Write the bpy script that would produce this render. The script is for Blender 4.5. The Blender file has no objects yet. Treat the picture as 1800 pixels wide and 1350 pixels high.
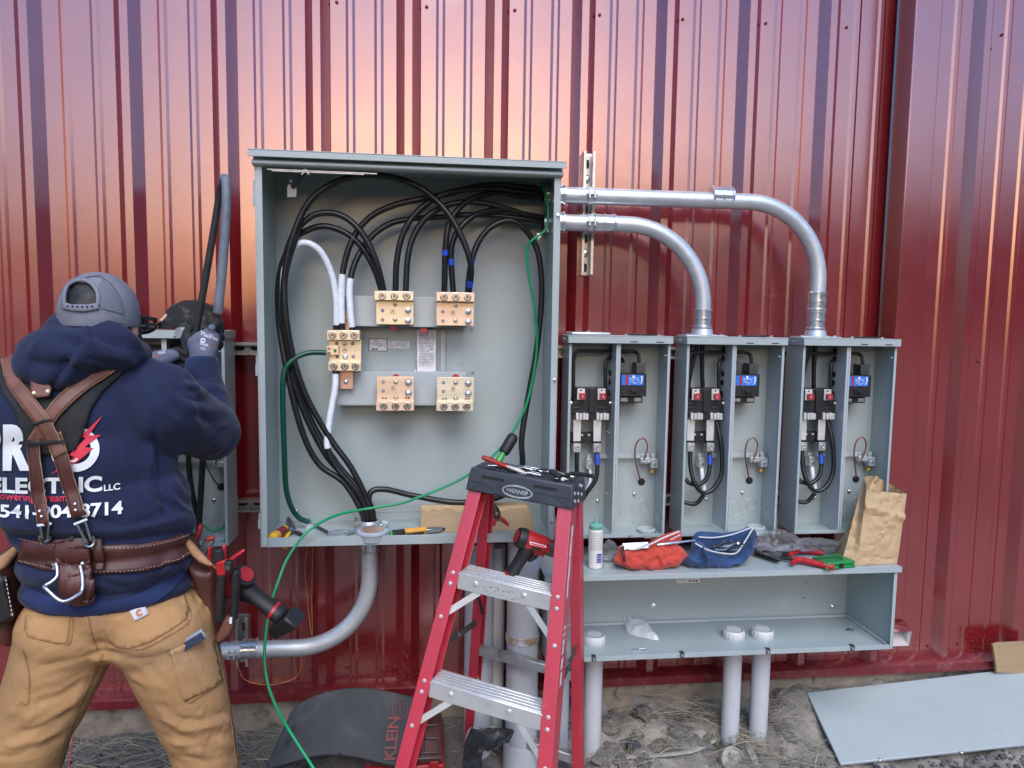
import bpy, bmesh, math, random
import numpy as np
from mathutils import Vector, Matrix, noise
from mathutils.bvhtree import BVHTree
from mathutils.geometry import delaunay_2d_cdt

R = math.radians
random.seed(7)
scene = bpy.context.scene
COL = scene.collection

# ------------------------------------------------------------------ camera
CAM = Vector((0.0, -2.52, 1.55))
FPX = 1248.0                                     # focal length in photo pixels (1800 wide)
AX = np.array([[0.99331907, -0.11448624, 0.01449588],
               [0.00435446, -0.08833989, -0.99608087],
               [0.11531812, 0.98948924, -0.08725117]])   # world axes seen by the camera (x right, y down, z forward)
cd = bpy.data.cameras.new('camera')
cam = bpy.data.objects.new('camera', cd)
COL.objects.link(cam)
cd.sensor_width = 36.0
cd.lens = 36.0 * FPX / 1800.0
cd.clip_start = 0.02
cd.clip_end = 3000
_r, _d, _f = (Vector(AX[i]) for i in range(3))
_m = Matrix((_r, -_d, -_f)).transposed().to_4x4()
_m.translation = CAM
cam.matrix_world = _m
scene.camera = cam

# ------------------------------------------------------------------ sky, sun, exposure
w = bpy.data.worlds.new('World')
scene.world = w
w.use_nodes = True
nt = w.node_tree
sky = nt.nodes.new('ShaderNodeTexSky')
sky.sky_type = 'NISHITA'
sky.sun_disc = False
SUN_AZ = 177.0                                   # degrees clockwise from +Y: low behind the photographer
sky.sun_elevation = R(2.0)
sky.sun_rotation = R(SUN_AZ)
sky.air_density = 1.0
sky.dust_density = 6.0
sky.ozone_density = 3.5
bg = nt.nodes['Background']
bg.inputs['Strength'].default_value = 0.15
nt.links.new(sky.outputs[0], bg.inputs['Color'])

sl = bpy.data.lights.new('sun', 'SUN')
sun = bpy.data.objects.new('sun', sl)
COL.objects.link(sun)
sl.energy = 0.24                                  # soft light of the bright evening sky; no direct sun reaches the wall
sl.angle = R(40)
sl.color = (1.0, 0.97, 0.95)
_el, _az = R(50), R(SUN_AZ)
_sd = Vector((math.sin(_az) * math.cos(_el), math.cos(_az) * math.cos(_el), math.sin(_el)))
sun.rotation_euler = _sd.to_track_quat('Z', 'Y').to_euler()

scene.view_settings.view_transform = 'Standard'
scene.view_settings.look = 'None'
scene.view_settings.gamma = 1.0
scene.view_settings.exposure = 3.65
try:
    scene.cycles.max_bounces = 8
    scene.cycles.caustics_reflective = False
    scene.cycles.caustics_refractive = False
    scene.cycles.use_denoising = True
except Exception:
    pass

# ------------------------------------------------------------------ helpers
def ray(px, py):
    c = np.array([px - 900.0, py - 675.0, FPX])
    return Vector(AX.T @ c)

def P(px, py, Y):
    """world point on the plane y=Y that the photo shows at this pixel"""
    d = ray(px, py)
    return CAM + d * ((Y - CAM.y) / d.y)

def PZ(px, py, Z):
    d = ray(px, py)
    return CAM + d * ((Z - CAM.z) / d.z)

def proj(P3):
    c = (np.asarray(P3, float) - np.array(CAM)) @ AX.T
    return np.stack([900 + FPX * c[:, 0] / c[:, 2], 675 + FPX * c[:, 1] / c[:, 2]], 1)

def mpp(Y):
    return (Y - CAM.y) / FPX / 0.99

def catmull(pts, sub=8):
    pts = [Vector(p) for p in pts]
    if len(pts) < 3:
        return pts
    out = []
    n = len(pts)
    for i in range(n - 1):
        p0 = pts[i - 1] if i else pts[0] * 2 - pts[1]
        p1, p2 = pts[i], pts[i + 1]
        p3 = pts[i + 2] if i + 2 < n else pts[-1] * 2 - pts[-2]
        for k in range(sub):
            t = k / sub
            out.append(0.5 * ((2 * p1) + (p2 - p0) * t + (2 * p0 - 5 * p1 + 4 * p2 - p3) * t * t + (3 * p1 - p0 - 3 * p2 + p3) * t ** 3))
    out.append(pts[-1])
    return out

def link(name, me, mats, parent=None, origin=None):
    o = bpy.data.objects.new(name, me)
    COL.objects.link(o)
    for m in (mats if isinstance(mats, (list, tuple)) else [mats]):
        me.materials.append(m)
    if parent:
        o.parent = parent
    return o

def world_loc(o):
    v = Vector(o.location)
    p = o.parent
    while p:
        v += Vector(p.location)
        p = p.parent
    return v

def tag(o, label=None, cat=None, group=None, kind=None):
    if label: o['label'] = label
    if cat: o['category'] = cat
    if group: o['group'] = group
    if kind: o['kind'] = kind
    return o

def thing(name, label, cat, loc, group=None):
    o = bpy.data.objects.new(name, None)
    COL.objects.link(o)
    o.location = loc
    o.empty_display_size = 0.05
    return tag(o, label, cat, group)

def copy_tree(o, parent=None):
    c = o.copy()
    COL.objects.link(c)
    c.parent = parent
    for ch in list(o.children):
        copy_tree(ch, c)
    return c

class MB:
    def __init__(s, M=None):
        s.v, s.f, s.mi, s.M = [], [], [], M
    def add(s, vs, fs, mi=0):
        b = len(s.v)
        s.v += [tuple((s.M @ Vector(p)) if s.M is not None else p) for p in vs]
        s.f += [tuple(b + i for i in f) for f in fs]
        s.mi += [mi] * len(fs)
        return s
    def box(s, x0, x1, y0, y1, z0, z1, mi=0):
        vs = [(x, y, z) for x in (x0, x1) for y in (y0, y1) for z in (z0, z1)]
        return s.add(vs, [(0, 1, 3, 2), (4, 6, 7, 5), (0, 4, 5, 1), (2, 3, 7, 6), (0, 2, 6, 4), (1, 5, 7, 3)], mi)
    def hexa(s, c, mi=0):
        """8 corners: bottom loop 0-3, top loop 4-7"""
        return s.add(c, [(3, 2, 1, 0), (4, 5, 6, 7), (0, 1, 5, 4), (1, 2, 6, 5), (2, 3, 7, 6), (3, 0, 4, 7)], mi)
    def bar(s, a, b, wx, wy, up=(0, 0, 1), mi=0):
        a, b = Vector(a), Vector(b)
        t = (b - a).normalized()
        u = t.cross(Vector(up))
        u = (u if u.length > 1e-4 else t.cross(Vector((1, 0, 0)))).normalized()
        v = u.cross(t)
        c = []
        for p in (a, b):
            for i, j in ((-1, -1), (1, -1), (1, 1), (-1, 1)):
                c.append(p + u * (i * wx / 2) + v * (j * wy / 2))
        return s.hexa(c, mi)
    def cyl(s, a, b, r, r2=None, n=16, mi=0, caps=True):
        return s.tube([a, b], [r, r if r2 is None else r2], n, mi, caps)
    def tube(s, pts, r, n=10, mi=0, caps=True, flat=None):
        pts = [Vector(p) for p in pts]
        m = len(pts)
        rr = r if isinstance(r, (list, tuple)) else [r] * m
        T = []
        for i in range(m):
            T.append((pts[min(i + 1, m - 1)] - pts[max(i - 1, 0)]).normalized())
        u = T[0].cross(Vector((0, 0, 1)))
        if u.length < 1e-3: u = T[0].cross(Vector((1, 0, 0)))
        u.normalize()
        vs, fs = [], []
        for i in range(m):
            u = (u - T[i] * u.dot(T[i])).normalized()
            v = T[i].cross(u)
            for k in range(n):
                a = 2 * math.pi * k / n
                vs.append(pts[i] + (u * math.cos(a) + v * math.sin(a) * (flat or 1)) * rr[i])
        for i in range(m - 1):
            for k in range(n):
                k2 = (k + 1) % n
                fs.append((i * n + k, i * n + k2, (i + 1) * n + k2, (i + 1) * n + k))
        if caps:
            fs.append(tuple(range(n))[::-1])
            fs.append(tuple((m - 1) * n + k for k in range(n)))
        return s.add(vs, fs, mi)
    def lathe(s, prof, a, axis, n=20, mi=0, ref=None, sx=1.0):
        """profile [(r, h)] revolved about axis from point a"""
        a = Vector(a); ax = Vector(axis).normalized()
        u = ax.cross(Vector(ref) if ref else Vector((0, 0, 1)))
        if u.length < 1e-3: u = ax.cross(Vector((1, 0, 0)))
        u.normalize(); v = ax.cross(u)
        vs, fs = [], []
        m = len(prof)
        for r, h in prof:
            for k in range(n):
                t = 2 * math.pi * k / n
                vs.append(a + ax * h + (u * math.cos(t) * sx + v * math.sin(t)) * r)
        for i in range(m - 1):
            for k in range(n):
                k2 = (k + 1) % n
                fs.append((i * n + k, i * n + k2, (i + 1) * n + k2, (i + 1) * n + k))
        fs.append(tuple(range(n))[::-1]); fs.append(tuple((m - 1) * n + k for k in range(n)))
        return s.add(vs, fs, mi)
    def prism(s, loop, d, mi=0):
        """planar loop of 3D points extruded by vector d"""
        loop = [Vector(p) for p in loop]; d = Vector(d); n = len(loop)
        vs = loop + [p + d for p in loop]
        fs = [tuple(range(n))[::-1], tuple(range(n, 2 * n))] + [(i, (i + 1) % n, n + (i + 1) % n, n + i) for i in range(n)]
        return s.add(vs, fs, mi)
    def pxp(s, poly, Y, t, mi=0):
        """pixel outline standing on the plane y=Y, t metres thick (towards the wall)"""
        return s.prism([P(x, y, Y) for x, y in poly], (0, t, 0), mi)
    def pxb(s, x0, y0, x1, y1, Y, t, mi=0):
        a, b = P(x0, y0, Y), P(x1, y1, Y)
        return s.box(a.x, b.x, Y, Y + t, b.z, a.z, mi)
    def build(s, name, mats, parent=None, bevel=0.0, seg=2, angle=38, solid=0, **kw):
        o_w = world_loc(parent) if parent else None
        me = bpy.data.meshes.new(name)
        V = np.array([tuple(p) for p in s.v], float)
        if o_w is None:
            lo, hi = V.min(0), V.max(0)
            o_w = Vector(((lo[0] + hi[0]) / 2, (lo[1] + hi[1]) / 2, lo[2]))
            top = True
        else:
            top = False
        V = V - np.array(o_w)
        me.from_pydata([tuple(p) for p in V], [], s.f)
        me.polygons.foreach_set('material_index', s.mi)
        bm = bmesh.new(); bm.from_mesh(me)
        bmesh.ops.recalc_face_normals(bm, faces=bm.faces)
        bm.to_mesh(me); bm.free()
        me.shade_smooth()
        me.set_sharp_from_angle(angle=R(angle))
        o = link(name, me, mats, parent)
        if top: o.location = o_w
        if solid:
            md = o.modifiers.new('solid', 'SOLIDIFY'); md.thickness = solid; md.offset = -1
        if bevel:
            md = o.modifiers.new('bevel', 'BEVEL'); md.width = bevel; md.segments = seg; md.limit_method = 'ANGLE'; md.angle_limit = R(40)
            md.use_clamp_overlap = True; md.harden_normals = False
        tag(o, **kw)
        return o

# ---- 2D regions -------------------------------------------------------------
def densify(poly, step):
    out = []
    n = len(poly)
    for i in range(n):
        a, b = Vector(poly[i]), Vector(poly[(i + 1) % n])
        k = max(1, int(round((b - a).length / step)))
        for j in range(k):
            out.append(a + (b - a) * (j / k))
    return out

def smooth_loop(poly, sub=4):
    pts = [Vector((p[0], p[1], 0)) for p in poly]
    n = len(pts); out = []
    for i in range(n):
        p0, p1, p2, p3 = pts[i - 1], pts[i], pts[(i + 1) % n], pts[(i + 2) % n]
        for k in range(sub):
            t = k / sub
            q = 0.5 * ((2 * p1) + (p2 - p0) * t + (2 * p0 - 5 * p1 + 4 * p2 - p3) * t * t + (3 * p1 - p0 - 3 * p2 + p3) * t ** 3)
            out.append((q.x, q.y))
    return out

def seg_dist(pts, poly, closed=True):
    pts = np.asarray(pts, float)[:, :2]
    n = len(poly)
    best = np.full(len(pts), 1e9)
    for i in range(n if closed else n - 1):
        a = np.array(poly[i][:2], float); b = np.array(poly[(i + 1) % n][:2], float)
        ab = b - a
        t = np.clip(((pts - a) @ ab) / max(ab @ ab, 1e-9), 0, 1)
        best = np.minimum(best, np.linalg.norm(pts - (a + t[:, None] * ab), axis=1))
    return best

def inside(pts, poly):
    x, y = np.asarray(pts, float)[:, 0], np.asarray(pts, float)[:, 1]
    c = np.zeros(len(x), bool)
    n = len(poly)
    for i in range(n):
        x1, y1 = poly[i][:2]; x2, y2 = poly[(i + 1) % n][:2]
        if y1 == y2: continue
        k = ((y1 > y) != (y2 > y)) & (x < (x2 - x1) * (y - y1) / (y2 - y1) + x1)
        c ^= k
    return c

def region(poly, step):
    bd = densify(poly, step)
    xs = [p.x for p in bd]; ys = [p.y for p in bd]
    g = []
    rnd = random.Random(3)
    ny = int((max(ys) - min(ys)) / step) + 1; nx = int((max(xs) - min(xs)) / step) + 1
    for j in range(ny):
        for i in range(nx):
            g.append((min(xs) + (i + 0.5 * (j % 2)) * step + rnd.uniform(-.1, .1) * step, min(ys) + (j + .5) * step + rnd.uniform(-.1, .1) * step))
    if g:
        ga = np.array(g)
        k = inside(ga, [tuple(p) for p in bd]) & (seg_dist(ga, [tuple(p) for p in bd]) > step * .45)
        g = ga[k]
    pts = [Vector((p[0], p[1])) for p in bd] + [Vector((p[0], p[1])) for p in g]
    nb = len(bd)
    r = delaunay_2d_cdt(pts, [(i, (i + 1) % nb) for i in range(nb)], [], 1, 1e-5)
    v2 = [tuple(p) for p in r[0]]
    fs = [tuple(f) for f in r[2]]
    d = seg_dist(np.array(v2), [tuple(p) for p in bd])
    return v2, fs, d

def inflate(poly, Y, thick, step=3.0, power=0.5, rim=None, bulge=None, front=1.0, back=1.0, jitter=0, jscale=.05):
    """soft object: pixel outline on plane y=Y puffed to both sides"""
    v2, fs, d = region(poly, step)
    rim = rim or max(d) * 1.0
    h = np.clip(d / rim, 0, 1)
    h = (1 - (1 - h) ** 2) ** power
    mb = MB()
    n = len(v2)
    onb = d < 1e-3
    front_id, back_id, vs = [], [], []
    for i, (x, y) in enumerate(v2):
        p = P(x, y, Y)
        dd = thick * h[i] * (bulge(x, y) if bulge else 1)
        q = p + Vector((0, -dd * front, 0))
        if jitter:
            q += noise.noise_vector(Vector((p.x, p.z, 3.1)) / jscale) * jitter * min(1, d[i] / 3 + .3)
        vs.append(q); front_id.append(len(vs) - 1)
        if onb[i]:
            back_id.append(len(vs) - 1)
        else:
            vs.append(p + Vector((0, dd * back, 0))); back_id.append(len(vs) - 1)
    F = [tuple(front_id[k] for k in f) for f in fs] + [tuple(back_id[k] for k in f)[::-1] for f in fs]
    mb.add(vs, F)
    return mb

# ---- draping things over a mesh ----------------------------------------------
def bvh_of(o):
    dg = bpy.context.evaluated_depsgraph_get()
    e = o.evaluated_get(dg); me = e.to_mesh()
    off = world_loc(o)
    vs = [v.co + off for v in me.vertices]
    fs = [tuple(p.vertices) for p in me.polygons]
    e.to_mesh_clear()
    return BVHTree.FromPolygons(vs, fs)

def drape_pts(v2, bvh, off):
    out = []
    for x, y in v2:
        d = ray(x, y).normalized()
        h = bvh.ray_cast(CAM, d)
        if h[0] is None:
            g = P(x, y, -.78)
            h = bvh.find_nearest(g)
        nrm = h[1] if h[1].dot(d) < 0 else -h[1]
        nrm = (nrm - d * 0.35).normalized()
        out.append(h[0] + nrm * off)
    return out

def drape(v2, fs, bvh, off):
    mb = MB()
    mb.add(drape_pts(v2, bvh, off), fs)
    return mb

def drape_poly(poly, bvh, off, step=4.0):
    v2, fs, d = region(poly, step)
    return drape(v2, fs, bvh, off)

def strip_poly(pts, wd):
    pts = [Vector((p[0], p[1], 0)) for p in pts]
    ws = wd if isinstance(wd, (list, tuple)) else [wd] * len(pts)
    L, Rr = [], []
    for i, p in enumerate(pts):
        t = (pts[min(i + 1, len(pts) - 1)] - pts[max(i - 1, 0)]).normalized()
        nn = Vector((-t.y, t.x, 0)) * ws[i] / 2
        L.append((p + nn)[:2]); Rr.append((p - nn)[:2])
    return L + Rr[::-1]

def drape_strip(pts, wd, bvh, off, cols=5, sub=6):
    c = catmull([Vector((p[0], p[1], 0)) for p in pts], sub)
    ws = wd if isinstance(wd, (list, tuple)) else None
    v2, fs = [], []
    n = len(c)
    for i, p in enumerate(c):
        t = (c[min(i + 1, n - 1)] - c[max(i - 1, 0)]).normalized()
        nn = Vector((-t.y, t.x, 0))
        ww = wd if ws is None else np.interp(i / (n - 1), np.linspace(0, 1, len(ws)), ws)
        for k in range(cols):
            q = p + nn * (ww * (k / (cols - 1) - .5))
            v2.append((q.x, q.y))
    for i in range(n - 1):
        for k in range(cols - 1):
            a = i * cols + k
            fs.append((a, a + 1, a + cols + 1, a + cols))
    return drape(v2, fs, bvh, off)

def text2d(s, size, bold=0.0, shear=0.0, space=1.0):
    cu = bpy.data.curves.new('txt', 'FONT')
    cu.body = s; cu.size = size; cu.offset = bold; cu.shear = shear; cu.space_character = space
    cu.align_x = 'CENTER'; cu.align_y = 'CENTER'
    cu.resolution_u = 4
    o = bpy.data.objects.new('txt', cu)
    COL.objects.link(o)
    dg = bpy.context.evaluated_depsgraph_get()
    e = o.evaluated_get(dg)
    me = e.to_mesh()
    v = [(a.co.x, a.co.y) for a in me.vertices]
    f = [tuple(p.vertices) for p in me.polygons]
    e.to_mesh_clear()
    bpy.data.objects.remove(o); bpy.data.curves.remove(cu)
    return v, f

def fine(v2, fs, maxlen):
    bm = bmesh.new()
    vv = [bm.verts.new((x, y, 0)) for x, y in v2]
    for f in fs:
        try: bm.faces.new([vv[i] for i in f])
        except ValueError: pass
    bmesh.ops.triangulate(bm, faces=bm.faces)
    for _ in range(5):
        es = [e for e in bm.edges if e.calc_length() > maxlen]
        if not es: break
        bmesh.ops.subdivide_edges(bm, edges=es, cuts=1)
        bmesh.ops.triangulate(bm, faces=bm.faces)
    bm.verts.index_update()
    v = [(a.co.x, a.co.y) for a in bm.verts]; f = [tuple(x.index for x in p.verts) for p in bm.faces]
    bm.free()
    return v, f

def text_plane(s, size, org, ux, uz, nrm, bold=0, shear=0, space=1.0, sx=1.0):
    """flat lettering in the plane spanned by ux, uz"""
    v, f = text2d(s, size, bold, shear, space)
    ux, uz = Vector(ux).normalized(), Vector(uz).normalized()
    mb = MB()
    mb.add([Vector(org) + ux * (x * sx) + uz * y for x, y in v], f)
    return mb

# ---- remeshed soft bodies -----------------------------------------------------
def blob(prims, voxel=0.012, smooth=6):
    """prims: ('c', a, b, ra, rb) tapered capsule | ('e', centre, (rx, ry, rz), [rotz]) ellipsoid -> one continuous mesh"""
    mb = MB()
    for p in prims:
        if p[0] == 'c':
            a, b, ra, rb = Vector(p[1]), Vector(p[2]), p[3], p[4]
            t = (b - a).normalized()
            pts, rr = [], []
            for k in range(7):
                q = -math.pi / 2 + math.pi / 2 * (k / 6)
                pts.append(a + t * (ra * math.sin(q))); rr.append(max(ra * math.cos(q), ra * .05))
            for k in range(7):
                q = math.pi / 2 * (k / 6)
                pts.append(b + t * (rb * math.sin(q))); rr.append(max(rb * math.cos(q), rb * .05))
            mb.tube(pts, rr, 20)
        else:
            c, r = Vector(p[1]), p[2]
            M = Matrix.Rotation(p[3], 3, 'Z') if len(p) > 3 else Matrix.Identity(3)
            if len(p) > 4: M = M @ Matrix.Rotation(p[4], 3, 'X')
            if len(p) > 5: M = M @ Matrix.Rotation(p[5], 3, 'Y')
            vs, fs = [], []
            nu, nv = 24, 16
            for j in range(nv + 1):
                q = -math.pi / 2 + math.pi * j / nv
                for i in range(nu):
                    a = 2 * math.pi * i / nu
                    cq = max(math.cos(q), .01)
                    vs.append(c + M @ Vector((r[0] * cq * math.cos(a), r[1] * cq * math.sin(a), r[2] * math.sin(q))))
            for j in range(nv):
                for i in range(nu):
                    fs.append((j * nu + i, j * nu + (i + 1) % nu, (j + 1) * nu + (i + 1) % nu, (j + 1) * nu + i))
            fs.append(tuple(range(nu))[::-1]); fs.append(tuple(nv * nu + k for k in range(nu)))
            mb.add(vs, fs)
    me = bpy.data.meshes.new('tmp')
    me.from_pydata([tuple(v) for v in mb.v], [], mb.f)
    bm = bmesh.new(); bm.from_mesh(me); bmesh.ops.recalc_face_normals(bm, faces=bm.faces); bm.to_mesh(me); bm.free()
    o = bpy.data.objects.new('tmp', me); COL.objects.link(o)
    md = o.modifiers.new('r', 'REMESH'); md.mode = 'VOXEL'; md.voxel_size = voxel
    ms = o.modifiers.new('s', 'SMOOTH'); ms.factor = .5; ms.iterations = smooth
    dg = bpy.context.evaluated_depsgraph_get()
    e = o.evaluated_get(dg); m2 = e.to_mesh()
    V = np.array([v.co[:] for v in m2.vertices]); F = [tuple(p.vertices) for p in m2.polygons]
    N = np.array([v.normal[:] for v in m2.vertices])
    e.to_mesh_clear()
    bpy.data.objects.remove(o); bpy.data.meshes.remove(me)
    return V, F, N

def folds(V, N, lst, noise_amp=0.0, nscale=.08, stretch=(1, 1, 1), wr=()):
    """raise or sink folds along pixel polylines (only where the cloth faces the camera)"""
    px = proj(V)
    view = V - np.array(CAM); view /= np.linalg.norm(view, axis=1)[:, None]
    facing = np.clip(-(view * N).sum(1) * 2.5, 0, 1)
    D = np.zeros(len(V))
    for pts, amp, wd in lst:
        c = [tuple(p[:2]) for p in catmull([Vector((p[0], p[1], 0)) for p in pts], 5)]
        d = seg_dist(px, c, False)
        D += amp * np.exp(-np.abs(d / wd) ** 1.45) * facing
    for k, (cx, cy, rx, ry, ang, wl, amp) in enumerate(wr):
        # a patch of small sharp creases: centre, radii, crease direction, spacing (pixels), height
        ca, sa = math.cos(R(ang)), math.sin(R(ang))
        u = (px[:, 0] - cx) * ca + (px[:, 1] - cy) * sa; v = -(px[:, 0] - cx) * sa + (px[:, 1] - cy) * ca
        wgt = np.exp(-((u / rx) ** 2 + (v / ry) ** 2)) * facing
        for i in np.nonzero(wgt > .03)[0]:
            q = noise.noise(Vector((u[i] / (wl * 4.5), v[i] / wl, k * 7.3)))
            q2 = noise.noise(Vector((u[i] / (wl * 3) + 5, v[i] / (wl * .55), k * 3.1)))
            D[i] += amp * wgt[i] * ((1 - abs(q) * 2.2) + .45 * (1 - abs(q2) * 2.2) - .5)
    if noise_amp:
        for i, p in enumerate(V):
            q = Vector((p[0] * stretch[0], p[1] * stretch[1], p[2] * stretch[2])) / nscale
            D[i] += noise_amp * noise.noise(q) + noise_amp * .5 * noise.noise(q * 2.3)
    return V + N * D[:, None]

def mesh_np(V, F):
    mb = MB(); mb.v = [tuple(p) for p in V]; mb.f = list(F); mb.mi = [0] * len(mb.f)
    return mb
# ------------------------------------------------------------------ materials
def lin(r, g, b):
    f = lambda c: c / 12.92 if c <= .04045 else ((c + .055) / 1.055) ** 2.4
    return (f(r / 255), f(g / 255), f(b / 255))

def mat(name, col, rough=.5, metal=0., var=.0, vscale=6., bump=0., bscale=60., coat=0., spec=None, ior=None, dirt=None,
        rvar=0., stretch=None, bdist=.002, trans=0., alpha=1., detail=4., sheen=0., brick=None, emis=None, coat_rough=.1):
    m = bpy.data.materials.new(name)
    m.use_nodes = True
    n, l = m.node_tree.nodes, m.node_tree.links
    b = n['Principled BSDF']
    b.inputs['Roughness'].default_value = rough
    b.inputs['Metallic'].default_value = metal
    if ior: b.inputs['IOR'].default_value = ior
    if spec is not None: b.inputs['Specular IOR Level'].default_value = spec
    if coat:
        b.inputs['Coat Weight'].default_value = coat
        b.inputs['Coat Roughness'].default_value = coat_rough
    if sheen: b.inputs['Sheen Weight'].default_value = sheen
    if trans: b.inputs['Transmission Weight'].default_value = trans
    if alpha < 1: b.inputs['Alpha'].default_value = alpha
    tc = n.new('ShaderNodeTexCoord')
    src = tc.outputs['Object']
    if stretch:
        mp = n.new('ShaderNodeMapping'); mp.inputs['Scale'].default_value = stretch
        l.new(src, mp.inputs['Vector']); src = mp.outputs[0]
    cur = None
    def nz(scale, det=4., rgh=.6):
        t = n.new('ShaderNodeTexNoise'); t.inputs['Scale'].default_value = scale; t.inputs['Detail'].default_value = det
        t.inputs['Roughness'].default_value = rgh
        l.new(src, t.inputs['Vector']); return t.outputs['Fac']
    def ramp(fac, lo, hi):
        r = n.new('ShaderNodeMapRange'); r.inputs['From Min'].default_value = lo; r.inputs['From Max'].default_value = hi
        r.interpolation_type = 'SMOOTHSTEP'
        l.new(fac, r.inputs['Value']); return r.outputs[0]
    def mix(fac, a, c):
        x = n.new('ShaderNodeMix'); x.data_type = 'RGBA'
        l.new(fac, x.inputs['Factor'])
        for s, val in ((6, a), (7, c)):
            if hasattr(val, 'links'): l.new(val, x.inputs[s])
            else: x.inputs[s].default_value = (*val[:3], 1)
        return x.outputs[2]
    b.inputs['Base Color'].default_value = (*col, 1)
    if var:
        a = tuple(c * (1 - var) for c in col); c2 = tuple(min(1, c * (1 + var)) for c in col)
        cur = mix(ramp(nz(vscale, detail), .3, .7), a, c2)
    if dirt:
        for dc, ds, lo, hi in (dirt if isinstance(dirt[0], (tuple, list)) and isinstance(dirt[0][0], (tuple, list)) else [dirt]):
            cur = mix(ramp(nz(ds, 8., .65), lo, hi), cur if cur is not None else col, dc)
    if cur is not None: l.new(cur, b.inputs['Base Color'])
    if rvar:
        r = n.new('ShaderNodeMapRange'); r.inputs['To Min'].default_value = max(.02, rough - rvar); r.inputs['To Max'].default_value = min(1, rough + rvar)
        r.inputs['From Min'].default_value = .3; r.inputs['From Max'].default_value = .7
        l.new(nz(vscale * 2.3, 6.), r.inputs['Value']); l.new(r.outputs[0], b.inputs['Roughness'])
    if bump:
        bp = n.new('ShaderNodeBump'); bp.inputs['Strength'].default_value = bump; bp.inputs['Distance'].default_value = bdist
        l.new(nz(bscale, detail), bp.inputs['Height']); l.new(bp.outputs[0], b.inputs['Normal'])
    if emis: b.inputs['Emission Color'].default_value = (*emis, 1)
    return m

M = {}
M['red_wall'] = mat('red_wall', (.185, .007, .010), rough=.20, ior=3.1, var=.05, vscale=3, bump=.10, bscale=2.2, bdist=.02, rvar=.03, detail=1.,
                    dirt=((.20, .05, .045), 35., .68, .82))
M['red_wall'].node_tree.nodes['Principled BSDF'].inputs['Specular Tint'].default_value = (1.0, .78, .75, 1)   # tinted flake paint
M['red_trim'] = mat('red_trim', (.15, .009, .013), rough=.35, ior=1.6, var=.08, vscale=9, dirt=((.26, .13, .11), 24., .5, .85), bump=.05, bscale=90)
M['screw_red'] = mat('screw_red', (.2, .03, .03), rough=.35, metal=.3)
M['grey_paint'] = mat('grey_paint', (.365, .42, .415), rough=.36, var=.03, vscale=4, bump=.03, bscale=350, bdist=.001, rvar=.08, dirt=[((.24, .275, .27), 16., .62, .85), ((.47, .51, .50), 4.5, .58, .85), ((.13, .14, .14), 210., .72, .78)])
M['grey_dusty'] = mat('grey_dusty', (.34, .40, .40), rough=.42, var=.06, vscale=7, dirt=[((.16, .17, .16), 60., .66, .8), ((.45, .47, .45), 9., .6, .8)], bump=.04, bscale=300, bdist=.001)
M['grey_rail'] = mat('grey_rail', (.42, .46, .47), rough=.3, var=.03, vscale=8)
M['dark_slot'] = mat('dark_slot', (.012, .012, .013), rough=.7)
M['zinc'] = mat('zinc', (.62, .66, .69), rough=.40, metal=.62, var=.07, vscale=25, rvar=.05, dirt=((.45, .47, .48), 30., .62, .85))
M['zinc_bright'] = mat('zinc_bright', (.72, .78, .84), rough=.2, metal=.85, var=.08, vscale=40, rvar=.06)
M['zinc_strut'] = mat('zinc_strut', (.58, .58, .55), rough=.36, metal=1., var=.14, vscale=30, rvar=.1)
M['steel_dark'] = mat('steel_dark', (.16, .16, .16), rough=.4, metal=.9, var=.2, vscale=40)
M['steel'] = mat('steel', (.55, .55, .54), rough=.28, metal=1., var=.12, vscale=40, rvar=.08)
M['aluminium'] = mat('aluminium', (.82, .82, .80), rough=.38, metal=.6, var=.06, vscale=12, rvar=.1, dirt=((.42, .4, .36), 26., .62, .78), stretch=(1, 1, 1))
M['alu_worn'] = mat('alu_worn', (.62, .62, .60), rough=.42, metal=.85, var=.15, vscale=18, rvar=.1, dirt=((.3, .28, .25), 30., .55, .75))
M['brass'] = mat('brass', (.84, .70, .47), rough=.38, metal=.5, var=.08, vscale=9, bump=.12, bscale=60, bdist=.001, stretch=(.6, 1, 6))
M['brass_pink'] = mat('brass_pink', (.84, .62, .44), rough=.38, metal=.5, var=.08, vscale=9, bump=.12, bscale=60, bdist=.001, stretch=(.6, 1, 6))
M['brass_pale'] = mat('brass_pale', (.80, .72, .54), rough=.38, metal=.5, var=.1, vscale=9, bump=.12, bscale=60, bdist=.001, stretch=(.6, 1, 6))
M['copper'] = mat('copper', (.74, .47, .35), rough=.4, metal=.6, var=.12, vscale=30)
M['copper_brown'] = mat('copper_brown', (.23, .09, .05), rough=.4, metal=.5, var=.2, vscale=60)
M['black_cable'] = mat('black_cable', (.011, .011, .012), rough=.36, var=.3, vscale=50, bump=.1, bscale=200, bdist=.001)
M['black_dusty'] = mat('black_dusty', (.022, .022, .022), rough=.5, var=.2, vscale=40, dirt=((.10, .095, .085), 45., .58, .8))
M['grey_cable'] = mat('grey_cable', (.13, .15, .18), rough=.55, var=.2, vscale=30, dirt=((.3, .29, .28), 40., .6, .8))
M['white_tape'] = mat('white_tape', (.72, .76, .80), rough=.42, var=.08, vscale=30, bump=.3, bscale=40, stretch=(1, 1, 3))
M['blue_tape'] = mat('blue_tape', (.02, .07, .5), rough=.4)
M['green_wire'] = mat('green_wire', (.0, .27, .10), rough=.32, var=.1, vscale=20)
M['green_dark'] = mat('green_dark', (.0, .055, .033), rough=.35, var=.2, vscale=40)
M['black_plastic'] = mat('black_plastic', (.014, .014, .015), rough=.45, var=.2, vscale=40, bump=.08, bscale=200)
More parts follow.
